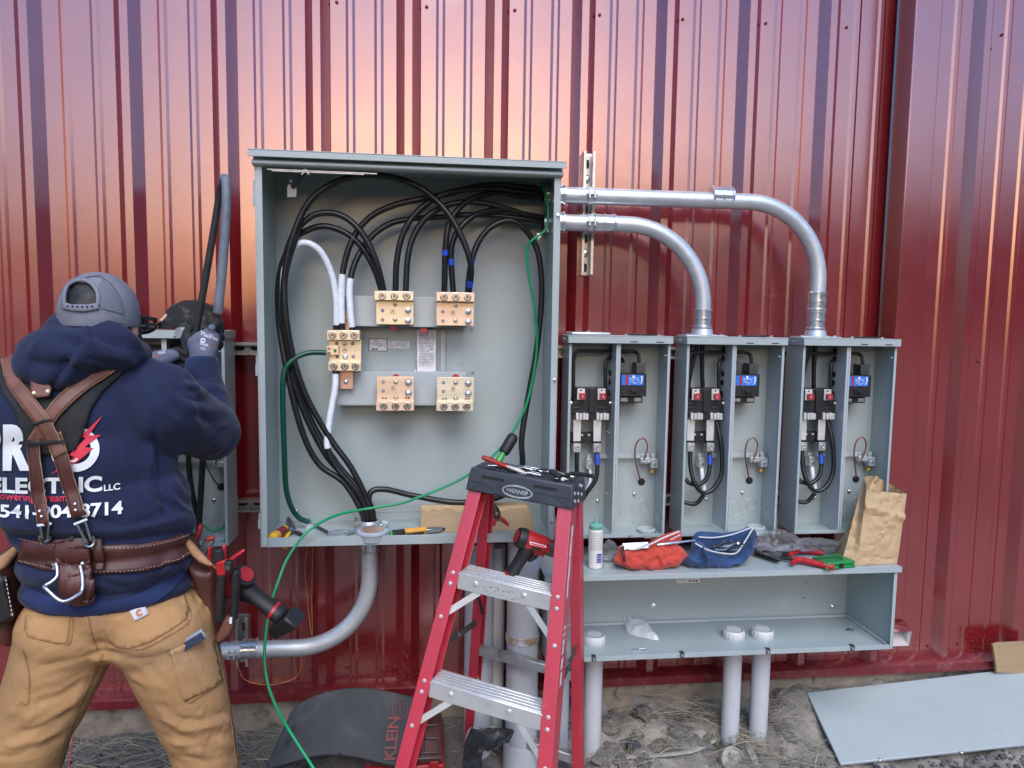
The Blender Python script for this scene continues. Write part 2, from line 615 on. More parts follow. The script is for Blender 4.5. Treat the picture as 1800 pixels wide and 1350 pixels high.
M['cap_plastic'] = mat('cap_plastic', (.045, .052, .063), rough=.48, var=.15, vscale=18, bump=.1, bscale=220, bdist=.001, dirt=((.22, .23, .24), 60., .66, .78))
M['white_print'] = mat('white_print', (.75, .78, .8), rough=.5, var=.03, vscale=20)
M['dark_print'] = mat('dark_print', (.03, .03, .035), rough=.6)
M['grey_print'] = mat('grey_print', (.25, .25, .26), rough=.6)
M['sticker'] = mat('sticker', (.72, .73, .74), rough=.45, var=.04, vscale=20)
M['paper'] = mat('paper', (.76, .72, .74), rough=.7, var=.05, vscale=30)
M['red_paint'] = mat('red_paint', (.42, .03, .05), rough=.34, var=.1, vscale=30)
M['blue_label'] = mat('blue_label', (.02, .16, .62), rough=.4, dirt=((.25, .5, .85), 130., .6, .66))
M['fiberglass'] = mat('fiberglass', (.54, .030, .058), rough=.36, ior=1.95, var=.06, vscale=20, bump=.05, bscale=250, stretch=(1, 1, .2),
                      dirt=((.62, .30, .30), 38., .63, .78))
M['pvc'] = mat('pvc', (.50, .51, .53), rough=.38, var=.05, vscale=5, dirt=((.33, .30, .27), 13., .58, .78))
M['pvc_band'] = mat('pvc_band', (.38, .26, .14), rough=.6, var=.4, vscale=25, dirt=((.6, .58, .55), 30., .45, .6))
M['white_plastic'] = mat('white_plastic', (.68, .69, .69), rough=.4, var=.05, vscale=10)
M['concrete'] = mat('concrete', (.26, .215, .165), rough=.9, var=.22, vscale=9, bump=.6, bscale=45, bdist=.006, detail=8., dirt=((.10, .085, .065), 16., .52, .72))
M['dirt'] = mat('dirt', (.27, .245, .205), rough=.95, var=.3, vscale=9, bump=.9, bscale=55, bdist=.012, detail=10., dirt=[((.12, .105, .09), 24., .54, .72), ((.36, .33, .29), 34., .58, .75)])
M['far_ground'] = mat('far_ground', (.13, .11, .075), rough=.95, var=.3, vscale=.4)
M['trees_dark'] = mat('trees_dark', (.035, .045, .025), rough=.95, var=.4, vscale=.5)
M['stone'] = mat('stone', (.11, .11, .115), rough=.85, var=.35, vscale=35, bump=.4, bscale=90, dirt=((.2, .19, .17), 30., .55, .75))
M['stone_dark'] = mat('stone_dark', (.05, .052, .058), rough=.75, var=.35, vscale=35, bump=.4, bscale=90)
M['straw'] = mat('straw', (.36, .30, .20), rough=.8, var=.35, vscale=12)
M['straw_grey'] = mat('straw_grey', (.27, .245, .20), rough=.85, var=.35, vscale=12)
M['grass'] = mat('grass', (.07, .11, .04), rough=.7, var=.35, vscale=20)
M['cardboard'] = mat('cardboard', (.36, .25, .14), rough=.8, var=.07, vscale=10, bump=.1, bscale=60, stretch=(.3, 1, 6))
M['kraft'] = mat('kraft', (.48, .33, .18), rough=.72, var=.08, vscale=8, bump=.15, bscale=50)
M['kraft_in'] = mat('kraft_in', (.36, .25, .14), rough=.8, var=.08, vscale=8)
M['foam'] = mat('foam', (.035, .038, .042), rough=.75, var=.2, vscale=9, bump=.25, bscale=130, dirt=((.10, .10, .095), 9., .52, .8))
M['pad_red'] = mat('pad_red', (.17, .03, .03), rough=.6, dirt=((.06, .05, .05), 40., .55, .7))
M['red_plastic'] = mat('red_plastic', (.40, .015, .018), rough=.36, var=.1, vscale=20, bump=.04, bscale=300)
M['smoke_lid'] = mat('smoke_lid', (.09, .035, .035), rough=.3, var=.2, vscale=14, dirt=((.16, .14, .13), 25., .55, .8))
M['red_grip'] = mat('red_grip', (.42, .012, .02), rough=.38, var=.12, vscale=40, dirt=((.16, .01, .012), 50., .6, .8))
M['red_rubber'] = mat('red_rubber', (.32, .02, .02), rough=.42, var=.15, vscale=40)
M['green_grip'] = mat('green_grip', (.05, .42, .06), rough=.25, trans=.3)
M['yellow'] = mat('yellow', (.75, .42, .02), rough=.4, var=.1, vscale=40)
M['maroon_grip'] = mat('maroon_grip', (.18, .02, .03), rough=.4)
M['orange_grip'] = mat('orange_grip', (.68, .33, .06), rough=.45, var=.1, vscale=50)
M['green_case'] = mat('green_case', (.012, .22, .05), rough=.42, var=.06, vscale=30, bump=.06, bscale=250)
M['red_cloth'] = mat('red_cloth', (.52, .055, .035), rough=.85, var=.12, vscale=18, bump=.35, bscale=260, bdist=.001, sheen=.2, dirt=((.2, .03, .025), 22., .64, .8))
M['blue_cloth'] = mat('blue_cloth', (.02, .055, .15), rough=.85, var=.2, vscale=18, bump=.35, bscale=260, bdist=.001, sheen=.2)
M['zip_white'] = mat('zip_white', (.6, .6, .58), rough=.6)
M['clear_bag'] = mat('clear_bag', (.88, .90, .92), rough=.1, trans=.9, bump=.5, bscale=30, bdist=.01, alpha=.5)
M['white_bag'] = mat('white_bag', (.72, .74, .77), rough=.25, bump=.6, bscale=35, bdist=.01, trans=.25)
M['tub'] = mat('tub', (.62, .70, .78), rough=.2, trans=.35)
M['hoodie'] = mat('hoodie', (.0075, .0135, .050), rough=.92, var=.16, vscale=7, bump=.45, bscale=75, bdist=.0035, detail=9., sheen=.08, dirt=((.04, .06, .14), 9., .62, .85))
M['rib_knit'] = mat('rib_knit', (.010, .022, .085), rough=.9, var=.1, vscale=7, bump=.7, bscale=90, bdist=.002, stretch=(3, 3, .2), sheen=.08)
M['duck'] = mat('duck', (.38, .21, .088), rough=.9, var=.14, vscale=6, bump=.5, bscale=70, bdist=.0035, detail=9., dirt=((.42, .27, .15), 6.5, .55, .78))
M['duck_seam'] = mat('duck_seam', (.42, .24, .10), rough=.9, var=.25, vscale=60, bump=.6, bscale=160)
M['duck_dark'] = mat('duck_dark', (.24, .12, .045), rough=.9, var=.2, vscale=60)
M['leather'] = mat('leather', (.075, .022, .017), rough=.48, var=.25, vscale=14, bump=.2, bscale=120, dirt=((.16, .07, .045), 30., .62, .8))
M['leather_light'] = mat('leather_light', (.16, .062, .04), rough=.5, var=.25, vscale=14, bump=.2, bscale=120, dirt=((.28, .16, .10), 26., .62, .8))
M['leather_edge'] = mat('leather_edge', (.40, .22, .11), rough=.7, var=.2, vscale=30)
M['leather_black'] = mat('leather_black', (.016, .014, .014), rough=.5, var=.3, vscale=30, bump=.2, bscale=120, dirt=((.12, .11, .10), 40., .64, .8))
M['harness_pad'] = mat('harness_pad', (.018, .018, .019), rough=.9, var=.25, vscale=20, bump=.4, bscale=300)
M['stitch'] = mat('stitch', (.62, .55, .46), rough=.8)
M['cap_cloth'] = mat('cap_cloth', (.19, .198, .23), rough=.9, var=.12, vscale=15, bump=.6, bscale=260, bdist=.002)
M['cap_mesh'] = mat('cap_mesh', (.155, .165, .20), rough=.9, var=.12, vscale=400, bump=.8, bscale=500, bdist=.002, detail=1.)
M['camo'] = mat('camo', (.012, .013, .013), rough=.9, bump=.3, bscale=300, bdist=.001, dirt=((.06, .06, .045), 22., .53, .6))
M['hair'] = mat('hair', (.012, .010, .009), rough=.55, var=.4, vscale=30, bump=.8, bscale=70, stretch=(1, 1, .3))
M['skin'] = mat('skin', (.52, .27, .20), rough=.5, var=.08, vscale=20)
M['glove'] = mat('glove', (.13, .135, .19), rough=.85, var=.15, vscale=30, bump=.5, bscale=320, bdist=.001)
M['glove_palm'] = mat('glove_palm', (.022, .022, .025), rough=.8, var=.25, vscale=30, bump=.3, bscale=200)
M['glass_lens'] = mat('glass_lens', (.10, .10, .11), rough=.05, trans=.6, alpha=.8)
M['patch'] = mat('patch', (.62, .60, .66), rough=.85, var=.06, vscale=60, bump=.4, bscale=300)
M['orange_print'] = mat('orange_print', (.48, .19, .05), rough=.8)
M['red_print'] = mat('red_print', (.62, .03, .06), rough=.65, var=.05, vscale=40)
M['bottle'] = mat('bottle', (.70, .69, .64), rough=.4, var=.05, vscale=20)
M['bottle_blue'] = mat('bottle_blue', (.05, .09, .32), rough=.45)
M['green_cap'] = mat('green_cap', (.15, .36, .29), rough=.4, var=.15, vscale=40)
M['phone'] = mat('phone', (.03, .04, .07), rough=.12, coat=.6)
M['phone_case'] = mat('phone_case', (.42, .46, .52), rough=.2, trans=.4)
M['orange_wire'] = mat('orange_wire', (.55, .19, .07), rough=.5, var=.25, vscale=90)
M['red_string'] = mat('red_string', (.6, .06, .05), rough=.6)
M['strap_dirty'] = mat('strap_dirty', (.36, .34, .29), rough=.85, var=.2, vscale=20)
M['black_sheet'] = mat('black_sheet', (.03, .03, .032), rough=.4, var=.3, vscale=12, bump=.4, bscale=25, bdist=.01, dirt=((.13, .12, .1), 12., .5, .75))
M['webbing'] = mat('webbing', (.10, .085, .07), rough=.7, metal=.3, var=.25, vscale=30)
M['black_rubber'] = mat('black_rubber', (.012, .012, .013), rough=.55, var=.2, vscale=30, bump=.12, bscale=180)
M['logo_grey'] = mat('logo_grey', (.34, .36, .38), rough=.5, var=.25, vscale=60)
M['hoodie_seam'] = mat('hoodie_seam', (.014, .03, .11), rough=.9, bump=.5, bscale=200)
M['washer'] = mat('washer', (.5, .46, .40), rough=.35, metal=.8)
M['hex_hole'] = mat('hex_hole', (.20, .17, .11), rough=.4, metal=.8)
M['white_inside'] = mat('white_inside', (.62, .58, .58), rough=.5)

def speckle_low(m, z0, z1, col):
    """mud splashed up from the ground: fine specks that thin out with height"""
    n, l = m.node_tree.nodes, m.node_tree.links
    b = n['Principled BSDF']; old = b.inputs['Base Color'].links[0].from_socket
    tc = n.new('ShaderNodeTexCoord'); sp = n.new('ShaderNodeSeparateXYZ'); l.new(tc.outputs['Object'], sp.inputs[0])
    r = n.new('ShaderNodeMapRange'); r.inputs['From Min'].default_value = z0; r.inputs['From Max'].default_value = z1; r.inputs['To Min'].default_value = .17; r.inputs['To Max'].default_value = -.05
    l.new(sp.outputs['Z'], r.inputs['Value'])
    t = n.new('ShaderNodeTexNoise'); t.inputs['Scale'].default_value = 150; t.inputs['Detail'].default_value = 5; l.new(tc.outputs['Object'], t.inputs['Vector'])
    ad = n.new('ShaderNodeMath'); ad.operation = 'ADD'; l.new(t.outputs['Fac'], ad.inputs[0]); l.new(r.outputs[0], ad.inputs[1])
    q = n.new('ShaderNodeMapRange'); q.inputs['From Min'].default_value = .66; q.inputs['From Max'].default_value = .80; q.inputs['To Max'].default_value = .32; l.new(ad.outputs[0], q.inputs['Value'])
    x = n.new('ShaderNodeMix'); x.data_type = 'RGBA'; l.new(q.outputs[0], x.inputs['Factor']); l.new(old, x.inputs[6]); x.inputs[7].default_value = (*col, 1)
    l.new(x.outputs[2], b.inputs['Base Color'])
speckle_low(M['red_wall'], 0.0, .55, (.30, .20, .17))
def soil_split(m, x0, x1, col):
    """dark stony soil on the left, pale dry clay on the right"""
    n, l = m.node_tree.nodes, m.node_tree.links
    b = n['Principled BSDF']; old = b.inputs['Base Color'].links[0].from_socket
    tc = n.new('ShaderNodeTexCoord'); sp = n.new('ShaderNodeSeparateXYZ'); l.new(tc.outputs['Object'], sp.inputs[0])
    t = n.new('ShaderNodeTexNoise'); t.inputs['Scale'].default_value = 5; l.new(tc.outputs['Object'], t.inputs['Vector'])
    ad = n.new('ShaderNodeMath'); ad.operation = 'MULTIPLY_ADD'; l.new(t.outputs['Fac'], ad.inputs[0]); ad.inputs[1].default_value = .5; l.new(sp.outputs['X'], ad.inputs[2])
    r = n.new('ShaderNodeMapRange'); r.inputs['From Min'].default_value = x0 + .25; r.inputs['From Max'].default_value = x1 + .25; r.inputs['To Min'].default_value = .8; r.inputs['To Max'].default_value = 0.; l.new(ad.outputs[0], r.inputs['Value'])
    x = n.new('ShaderNodeMix'); x.data_type = 'RGBA'; l.new(r.outputs[0], x.inputs['Factor']); l.new(old, x.inputs[6]); x.inputs[7].default_value = (*col, 1)
    l.new(x.outputs[2], b.inputs['Base Color'])
M['clay'] = mat('clay', (.33, .30, .255), rough=.95, var=.25, vscale=2, bump=.8, bscale=5, bdist=.1, detail=8., dirt=((.18, .16, .135), 3., .55, .72))
soil_split(M['dirt'], -.4, -.1, (.10, .09, .078))
# ------------------------------------------------------------------ ground
GR = random.Random(11)
def ground_z(x, y):
    """earth bank against the footing, falling towards the photographer"""
    t = max(0.0, -y)
    base = 0.115 - 0.02 * math.sin(x * 1.3 + .4)
    if x < .2: base -= 0.035 * min(1, (.2 - x) / .5)
    if x > .3: base += .02 * min(1, (x - .3) / .3)
    drop = 0.20 * (1 - math.exp(-(t / .42) ** 1.6))
    z = base - drop
    q = Vector((x, y, 0))
    lump = noise.noise(q * 6.5) * .018 + noise.noise(q * 15) * .012 + (.5 - noise.cell(q * 9)) * .006 + noise.noise(q * 34) * .006
    if x > .3: lump = lump * 2.3 + .034 * (noise.voronoi(q * 11 + Vector((0, 0, 1)))[0][1] - .35) * min(1, (x - .3) / .2)
    return z + lump * math.exp(-((t - .2) / .6) ** 2) + .004 * noise.noise(q * 9)

gx = sorted(set(list(np.round(np.arange(-1.7, 2.39, .022), 4)) + list(np.round(np.arange(-3.9, -1.7, .07), 4)) + list(np.round(np.arange(2.42, 5.0, .07), 4))))
gy = list(np.round(np.arange(0.02, -.9, -.018), 4)) + [-.95, -1.05, -1.2, -1.4, -1.7, -2.1, -2.6, -3.2]
mb = MB()
for y in gy:
    for x in gx:
        mb.v.append((x, y, ground_z(x, y) if y > -.93 else ground_z(x, -.93) * (1 - min(1, (-y - .93) / .6)) + min(1, (-y - .93) / .6) * -.09))
nx = len(gx)
for j in range(len(gy) - 1):
    for i in range(nx - 1):
        mb.f.append((j * nx + i, (j + 1) * nx + i, (j + 1) * nx + i + 1, j * nx + i + 1)); mb.mi.append(0)
mb.build('soil_bank', M['dirt'], kind='structure', angle=180)
g = MB()
g.add([(-900, 900, -.1), (900, 900, -.1), (900, -900, -.1), (-900, -900, -.1)], [(0, 3, 2, 1)])
g.build('ground', M['far_ground'], kind='structure')
# a low wooded ridge behind the photographer, to the right: it is what darkens the lower part of the wall's reflection
hb = MB()
hv = []
for k in range(61):
    az = R(100 + k * 2.1)                       # clockwise from +Y, right side round to straight behind
    rr = 150
    h = 37 * min(1, k / 6) * (0.86 + .14 * noise.noise(Vector((k * .35, 0, 1)))) * max(.10, min(1, (45 - k) / 9))
    for rad, hh in ((rr, -1), (rr + 12, h * .7), (rr + 30, h), (rr + 70, h * .9), (rr + 120, -1)):
        hv.append((math.sin(az) * rad, math.cos(az) * rad, hh))
hf = [(k * 5 + j, (k + 1) * 5 + j, (k + 1) * 5 + j + 1, k * 5 + j + 1) for k in range(60) for j in range(4)]
hb.add(hv, hf)
hb.build('hill', M['trees_dark'], kind='structure', angle=60)

# ------------------------------------------------------------------ red metal wall
PER = 0.3005
RIB0 = -0.075
wall = thing('metal_wall', 'red ribbed sheet metal wall of a building, filling the whole background', 'wall', (0, 0, .21))
def prof(k):
    """outline of one rib period starting at the rib's left foot"""
    x0 = RIB0 + k * PER - .0415
    pts = [(0, 0), (.029, .032), (.054, .032), (.083, 0)]
    a = .083 + .05
    for s in (a, a + .094):
        pts += [(s, 0), (s + .009, .0045), (s + .022, .0045), (s + .031, 0)]
    return [(x0 + x, -h) for x, h in pts]
k0, k1, kk = -12, 16, 3
for s in range(k0, k1, kk):
    pts = []
    for k in range(s, s + kk): pts += prof(k)
    pts.append((RIB0 + (s + kk) * PER - .0415, 0))
    mb = MB()
    zs = [.232, 3.9]
    # panels lap: each one lies a hair proud of the last
    lift = -.0006 * ((s // kk) % 2)
    for z in zs:
        for x, y in pts: mb.v.append((x, y + lift, z))
    n = len(pts)
    for i in range(n - 1):
        mb.f.append((i, i + 1, n + i + 1, n + i)); mb.mi.append(0)
    mb.build('wall_panel', M['red_wall'], wall, angle=15)
tr = MB()
x0, x1 = -3.7, 4.8
sec = [(0.012, .252), (-.052, .243), (-.058, .238), (-.058, .208), (-.05, .208), (-.05, .226), (.012, .226)]
tr.prism([(x0, y, z) for y, z in sec], (x1 - x0, 0, 0))
tr.build('base_trim', M['red_trim'], wall)
ft = MB(); ft.box(x0, x1, -.008, .3, -.4, .2070)
nxf, nzf = 420, 16
for j in range(nzf + 1):
    for i in range(nxf + 1):
        x = -1.8 + 4.4 * i / nxf; z = -.1 + .3072 * j / nzf
        q = Vector((x, 0, z))
        y = -.030 + .010 * noise.noise(q * 9) + .008 * noise.noise(q * 24) + .004 * noise.noise(q * 60) + .010 * noise.voronoi(q * 13)[0][0] - .03 * max(0, .5 - j / nzf)
        ft.v.append((x, min(y, -.010), z))
b0_ = len(ft.v) - (nxf + 1) * (nzf + 1)
for j in range(nzf):
    for i in range(nxf):
        a_ = b0_ + j * (nxf + 1) + i; ft.f.append((a_, a_ + 1, a_ + nxf + 2, a_ + nxf + 1)); ft.mi.append(0)
ft.build('footing', M['concrete'], wall)
rf = MB(); rf.box(x0, x1, -.35, .4, 3.86, 4.0)
rf.build('eave', M['red_trim'], wall)
bw = MB(); bw.box(x0, x1, .06, .12, .21, 3.9)
bw.build('backing', M['dark_slot'], wall)
sm = None
def wall_screw(px, py, Y=-.001, flip=1):
    m = MB()
    p = P(px, py, Y)
    m.lathe([(.0062, 0), (.0062, -.0015), (.0042, -.002), (.0040, -.0055), (.0028, -.0068)], p, (0, 1, 0), 10)
    m.build('screw', M['screw_red'], wall)
for px, py in ((390, 21), (592, 4), (750, 12), (874, 43), (905, 18), (1054, 26), (1200, 34), (1346, 41), (1488, 48), (1761, 61), (1720, 635),
               (246, 1189), (397, 1183), (547, 1177), (610, 1173), (695, 1171), (1631, 1136), (1684, 1132), (1754, 1129)):
    wall_screw(px, py)
for px, py in ((1320, 66), (1740, 86), (1702, 635), (1667, 1140)):
    wall_screw(px, py, -.024)

# downspout on the right
dsp = thing('downspout', 'red square metal downspout running down the wall right of the grey boxes', 'downspout', (1.6, -.06, .35))
xl = P(1592, 300, -.125).x; xr = P(1639, 300, -.125).x
mb = MB()
def duct(m, x0, x1, y0, y1, z0, z1, t=.0015):
    m.box(x0, x1, y0, y0 + t, z0, z1); m.box(x0, x1, y1 - t, y1, z0, z1)
    m.box(x0, x0 + t, y0 + t + .0005, y1 - t - .0005, z0, z1); m.box(x1 - t, x1, y0 + t + .0005, y1 - t - .0005, z0, z1)
zb = P(1590, 1085, -.1).z
mb.box(xl, xr, -.125, -.035, zb, 3.85)
mb.build('pipe', M['red_wall'], dsp, bevel=.004)
el = MB()
zt_, yo_ = P(1585, 1110, -.2).z, -.2
xc_ = P(1580, 1125, yo_).x; hw_ = (xr - xl) / 2
o0 = [Vector((xl, -.125, zb)), Vector((xr, -.125, zb)), Vector((xr, -.035, zb)), Vector((xl, -.035, zb))]
e1 = [Vector((xc_ - hw_, yo_, zt_)), Vector((xc_ + hw_, yo_, zt_)), Vector((xc_ + hw_, yo_ + .012, zt_ - .062)), Vector((xc_ - hw_, yo_ + .012, zt_ - .062))]
el.add(o0 + e1, [(i, (i + 1) % 4, 4 + (i + 1) % 4, 4 + i) for i in range(4)])
eb = el.build('elbow', [M['red_trim'], M['white_inside']], dsp, solid=.002)
eb.modifiers['solid'].material_offset = 1
# ------------------------------------------------------------------ strut channels on the wall
def strut(name, a, b, face, label, slots):
    """C-channel from a to b (centres of the back), open side towards face"""
    a, b, face = Vector(a), Vector(b), Vector(face).normalized()
    t = (b - a).normalized(); s = t.cross(face).normalized()
    root = thing(name, label, 'strut channel', a if a.z <= b.z else b)
    W, H, th, lip = .0413, .0413, .0025, .0095
    sec = [(-W/2, 0), (W/2, 0), (W/2, H), (W/2 - lip, H), (W/2 - lip, H - .007), (W/2 - lip + th, H - .007), (W/2 - lip + th, H - th), (W/2 - th, H - th),
           (W/2 - th, th), (-W/2 + th, th), (-W/2 + th, H - th), (-W/2 + lip - th, H - th), (-W/2 + lip - th, H - .007), (-W/2 + lip, H - .007), (-W/2 + lip, H), (-W/2, H)]
    m = MB(); m.prism([a + s * x + face * y for x, y in sec], b - a)
    m.build('channel', M['zinc_strut'], root, bevel=.0006, seg=1)
    L = (b - a).length
    n = int(L / .051)
    for i in range(n):
        c = a + t * (.026 + i * .051)
        m = MB()
        k = 10
        lp = []
        for q in range(k + 1): lp.append(c + t * (.009 + .0065 * math.sin(math.pi * q / k)) + s * (.0065 * math.cos(math.pi * q / k)))
        for q in range(k + 1): lp.append(c - t * (.009 + .0065 * math.sin(math.pi * q / k)) - s * (.0065 * math.cos(math.pi * q / k)))
        m.prism([p + face * (th + .0003) for p in lp], face * .0004)
        m.build('slot', M['dark_slot'], root)
        if i in slots:
            m = MB(); m.lathe([(.011, 0), (.011, .002), (.0075, .0022), (.0075, .008), (.004, .0085)], c + face * (th + .001), face, 12)
            m.build('bolt', M['zinc_bright'], root)
    return root

pa, pb = P(1027.5, 484, -.034), P(1030, 270, -.034)
pb.x = pa.x
strut('strut_channel', pa, pb, (0, -1, 0), 'short vertical slotted zinc strut channel behind the two silver conduits', (1, 6))
for py, lb in ((613, 'long horizontal zinc strut channel behind the upper part of the meter boxes'), (888, 'long horizontal zinc strut channel behind the lower part of the meter boxes')):
    z = P(435, py, -.06).z
    strut('strut_channel', (-1.12, -.034, z), (1.62, -.034, z), (0, -1, 0), lb, ())

# ------------------------------------------------------------------ big open cabinet
YB, YF = -.08, -.345
xL, xR = P(452, 600, YF).x, P(981, 600, YF).x
zT, zB = P(700, 271.5, YF - .028).z, P(700, 957, YF).z
cab = thing('electrical_cabinet', 'large open grey steel electrical cabinet full of thick black cables', 'cabinet', ((xL + xR) / 2, YB, zB))
t = .003
FL = .021                                    # flange
m = MB(); m.box(xL + t, xR - t, YB, YB + t, zB + t, zT - t); m.build('back_panel', M['grey_paint'], cab)
m = MB(); m.box(xL, xL + t, YF, YB + t, zB, zT); m.box(xL + t, xL + FL, YF, YF + t, zB + .0005, zT - .03); m.build('side_panel', M['grey_paint'], cab, bevel=.0008, seg=1)
m = MB(); m.box(xR - t, xR, YF, YB + t, zB, zT); m.box(xR - FL, xR - t, YF, YF + t, zB + .0005, zT - .03); m.build('side_panel', M['grey_paint'], cab, bevel=.0008, seg=1)
m = MB(); m.box(xL + t, xR - t, YF + .0005, YB, zB, zB + t); m.box(xL + FL + .0005, xR - FL - .0005, YF, YF + t, zB - .0005, zB + .029); m.build('bottom_panel', M['grey_dusty'], cab, bevel=.0008, seg=1)
m = MB(); m.box(xL - .012, xR + .010, YF - .028, YB + t, zT - .003, zT); m.box(xL - .012, xR + .010, YF - .028, YF - .025, zT - .021, zT - .0035)
m.build('drip_top', M['grey_paint'], cab, bevel=.001)
m = MB(); m.box(xL + .0035, xR - .0035, YF + .001, YB, zT - .008, zT - .0045); m.build('top_panel', M['grey_paint'], cab)
m = MB()
xm = (xL + xR) / 2
pr = [(YF + .002, zT - .009), (YF + .002, zT - .022), (YF - .013, zT - .028), (YF - .017, zT - .033), (YF - .017, zT - .037), (YF - .013, zT - .041), (YF - .002, zT - .043), (YF + .02, zT - .043), (YF + .02, zT - .009)]
m.prism([(xL - .004, y, z) for y, z in pr], (xR - xL + .008, 0, 0)); m.build('door_header', M['grey_paint'], cab, bevel=.002)
# creases of the back panel
m = MB(); zz = P(700, 899, YB).z; m.box(xL + .02, xR - .01, YB - .0015, YB - .0003, zz - .001, zz + .001); m.build('seam', M['grey_rail'], cab)
m = MB(); xx = P(956, 500, YB).x; m.box(xx - .001, xx + .001, YB - .0015, YB - .0003, zB + .05, zT - .03); m.build('seam', M['grey_rail'], cab)
# hinge pins and lugs on the flanges
for px, py0, py1 in ((445.5, 318, 362), (449, 625, 660), (457, 902, 928)):
    m = MB(); a, b = P(px, py0, YF + .02), P(px, py1, YF + .02)
    x = xL - .006; m.box(x - .003, x + .006, YF + .012, YF + .024, b.z, b.z + (a.z - b.z) * .6); m.cyl((x, YF + .018, b.z), (x, YF + .018, a.z), .0028, n=10)
    m.build('hinge', M['grey_rail'], cab)
for px, py in ((975, 378), (974, 668), (976, 915)):
    m = MB(); p = P(px, py, YF); p.x = xR - .008; m.lathe([(.006, 0), (.006, .002), (.004, .0025), (.004, .008)], p, (0, -1, 0), 10); m.build('bolt', M['zinc_bright'], cab)
def bolt(px, py, Y, parent, r=.008, mt='zinc_bright', name='bolt', washer=True, h=.007):
    m = MB(); p = P(px, py, Y)
    pr = ([(r * 1.25, 0), (r * 1.25, .0015)] if washer else []) + [(r * .8, .0016 if washer else 0), (r * .8, h), (r * .55, h + .0012)]
    m.lathe(pr, p, (0, -1, 0), 6 if not washer else 12)
    return m.build(name, M[mt], parent)
bolt(520, 899, YB, cab); bolt(510, 317, YB, cab, .009); bolt(536, 345, YB, cab, .01, 'grey_rail')
# door stay
m = MB(); m.pxp([(505, 325), (521, 325), (521, 346), (505, 346)], -.26, .002); m.build('stay_bracket', M['grey_rail'], cab)
m = MB(); m.bar(P(513, 330, -.262), P(538, 301, -.30), .012, .0025, (0, 1, 0)); m.build('stay_arm', M['steel_dark'], cab)
m = MB(); m.bar(P(470, 298, -.335), P(663, 306, -.335), .014, .0025, (0, 0, 1)); m.bar(P(478, 300.5, -.337), P(640, 307, -.337), .010, .002, (0, 0, 1)); m.build('stay_rod', M['zinc'], cab)
m = MB(); m.lathe([(.006, 0), (.006, .006)], P(537, 300, -.33), (0, -1, 0), 8)
for sx in (-1, 1): m.bar(P(537 + sx * 2, 302, -.338), P(537 + sx * 6.5, 307, -.338), .005, .002)
m.build('wing_nut', M['zinc'], cab)
# pressed mounting base, rails
m = MB(); m.pxb(600, 574, 812, 658, YB - .004, .0035); m.build('mount_plate', M['grey_paint'], cab, bevel=.001)
def rail(x0, y0, x1, y1, lipbot):
    m = MB(); Y = -.15
    m.pxb(x0, y0, x1, y1, Y, .003)
    a, b = P(x0, y0, Y), P(x1, y1, Y)
    m.box(a.x, b.x, Y + .0035, YB - .0045, a.z - .003, a.z); m.box(a.x, b.x, Y - (.014 if lipbot else 0), YB - .0045, b.z - .0035, b.z - .0005)
    m.build('mount_rail', M['grey_rail'], cab, bevel=.001)
rail(592, 519, 819, 574, True); rail(592, 653, 819, 711, False)
m = MB(); m.pxb(775, 580, 782, 652, -.10, .012); m.build('bracket', M['grey_rail'], cab)
for px, py in ((692, 576), (745, 579)):
    m = MB(); a = P(px, py, -.155); m.cyl(a, a + Vector((0, .04, 0)), .011, n=16); m.build('standoff', M['red_paint'], cab)
for px, py in ((696, 664), (801, 664)):
    m = MB(); a = P(px, py, -.16); m.cyl(a, a + Vector((0, .02, 0)), .012, n=16); m.build('standoff', M['red_paint'], cab)
for px, py in ((830, 577), (831, 653), (730, 650), (667, 652)): bolt(px, py, YB, cab, .005)

# lug blocks
def ring_letter(ch, px, py, Y, parent):
    m = MB(); p = P(px, py, Y)
    n = 24
    for k in range(n):
        a0, a1 = 2 * math.pi * k / n, 2 * math.pi * (k + 1) / n
        q = lambda a, r: p + Vector((math.cos(a) * r, 0, math.sin(a) * r))
        m.add([q(a0, .0080), q(a1, .0080), q(a1, .0070), q(a0, .0070)], [(0, 1, 2, 3)])
    if ch:
        v, f = text2d(ch, .011, .0003)
        m.add([p + Vector((x, 0, y)) for x, y in v], f)
    m.build('phase_mark', M['dark_print'], parent)
def socket_row(xs, y, Y, parent):
    for x in xs:
        p = P(x, y, Y)
        m = MB()
        m.lathe([(.0125, 0), (.0125, .0018), (.0105, .0022), (.0095, .0012), (.009, -.0005)], p, (0, -1, 0), 20)
        s = m.build('set_screw', M['steel'], parent)
        m = MB(); m.lathe([(.0055, 0), (.0055, .0012)], p + Vector((0, -.0002, 0)), (0, -1, 0), 6); m.build('hex_socket', M['hex_hole'], s)
def dark_hole(x, y, Y, parent, r=.006):
    m = MB(); m.lathe([(r, 0), (r, .0005)], P(x, y, Y), (0, -1, 0), 16); m.build('hole', M['grey_print'], parent)
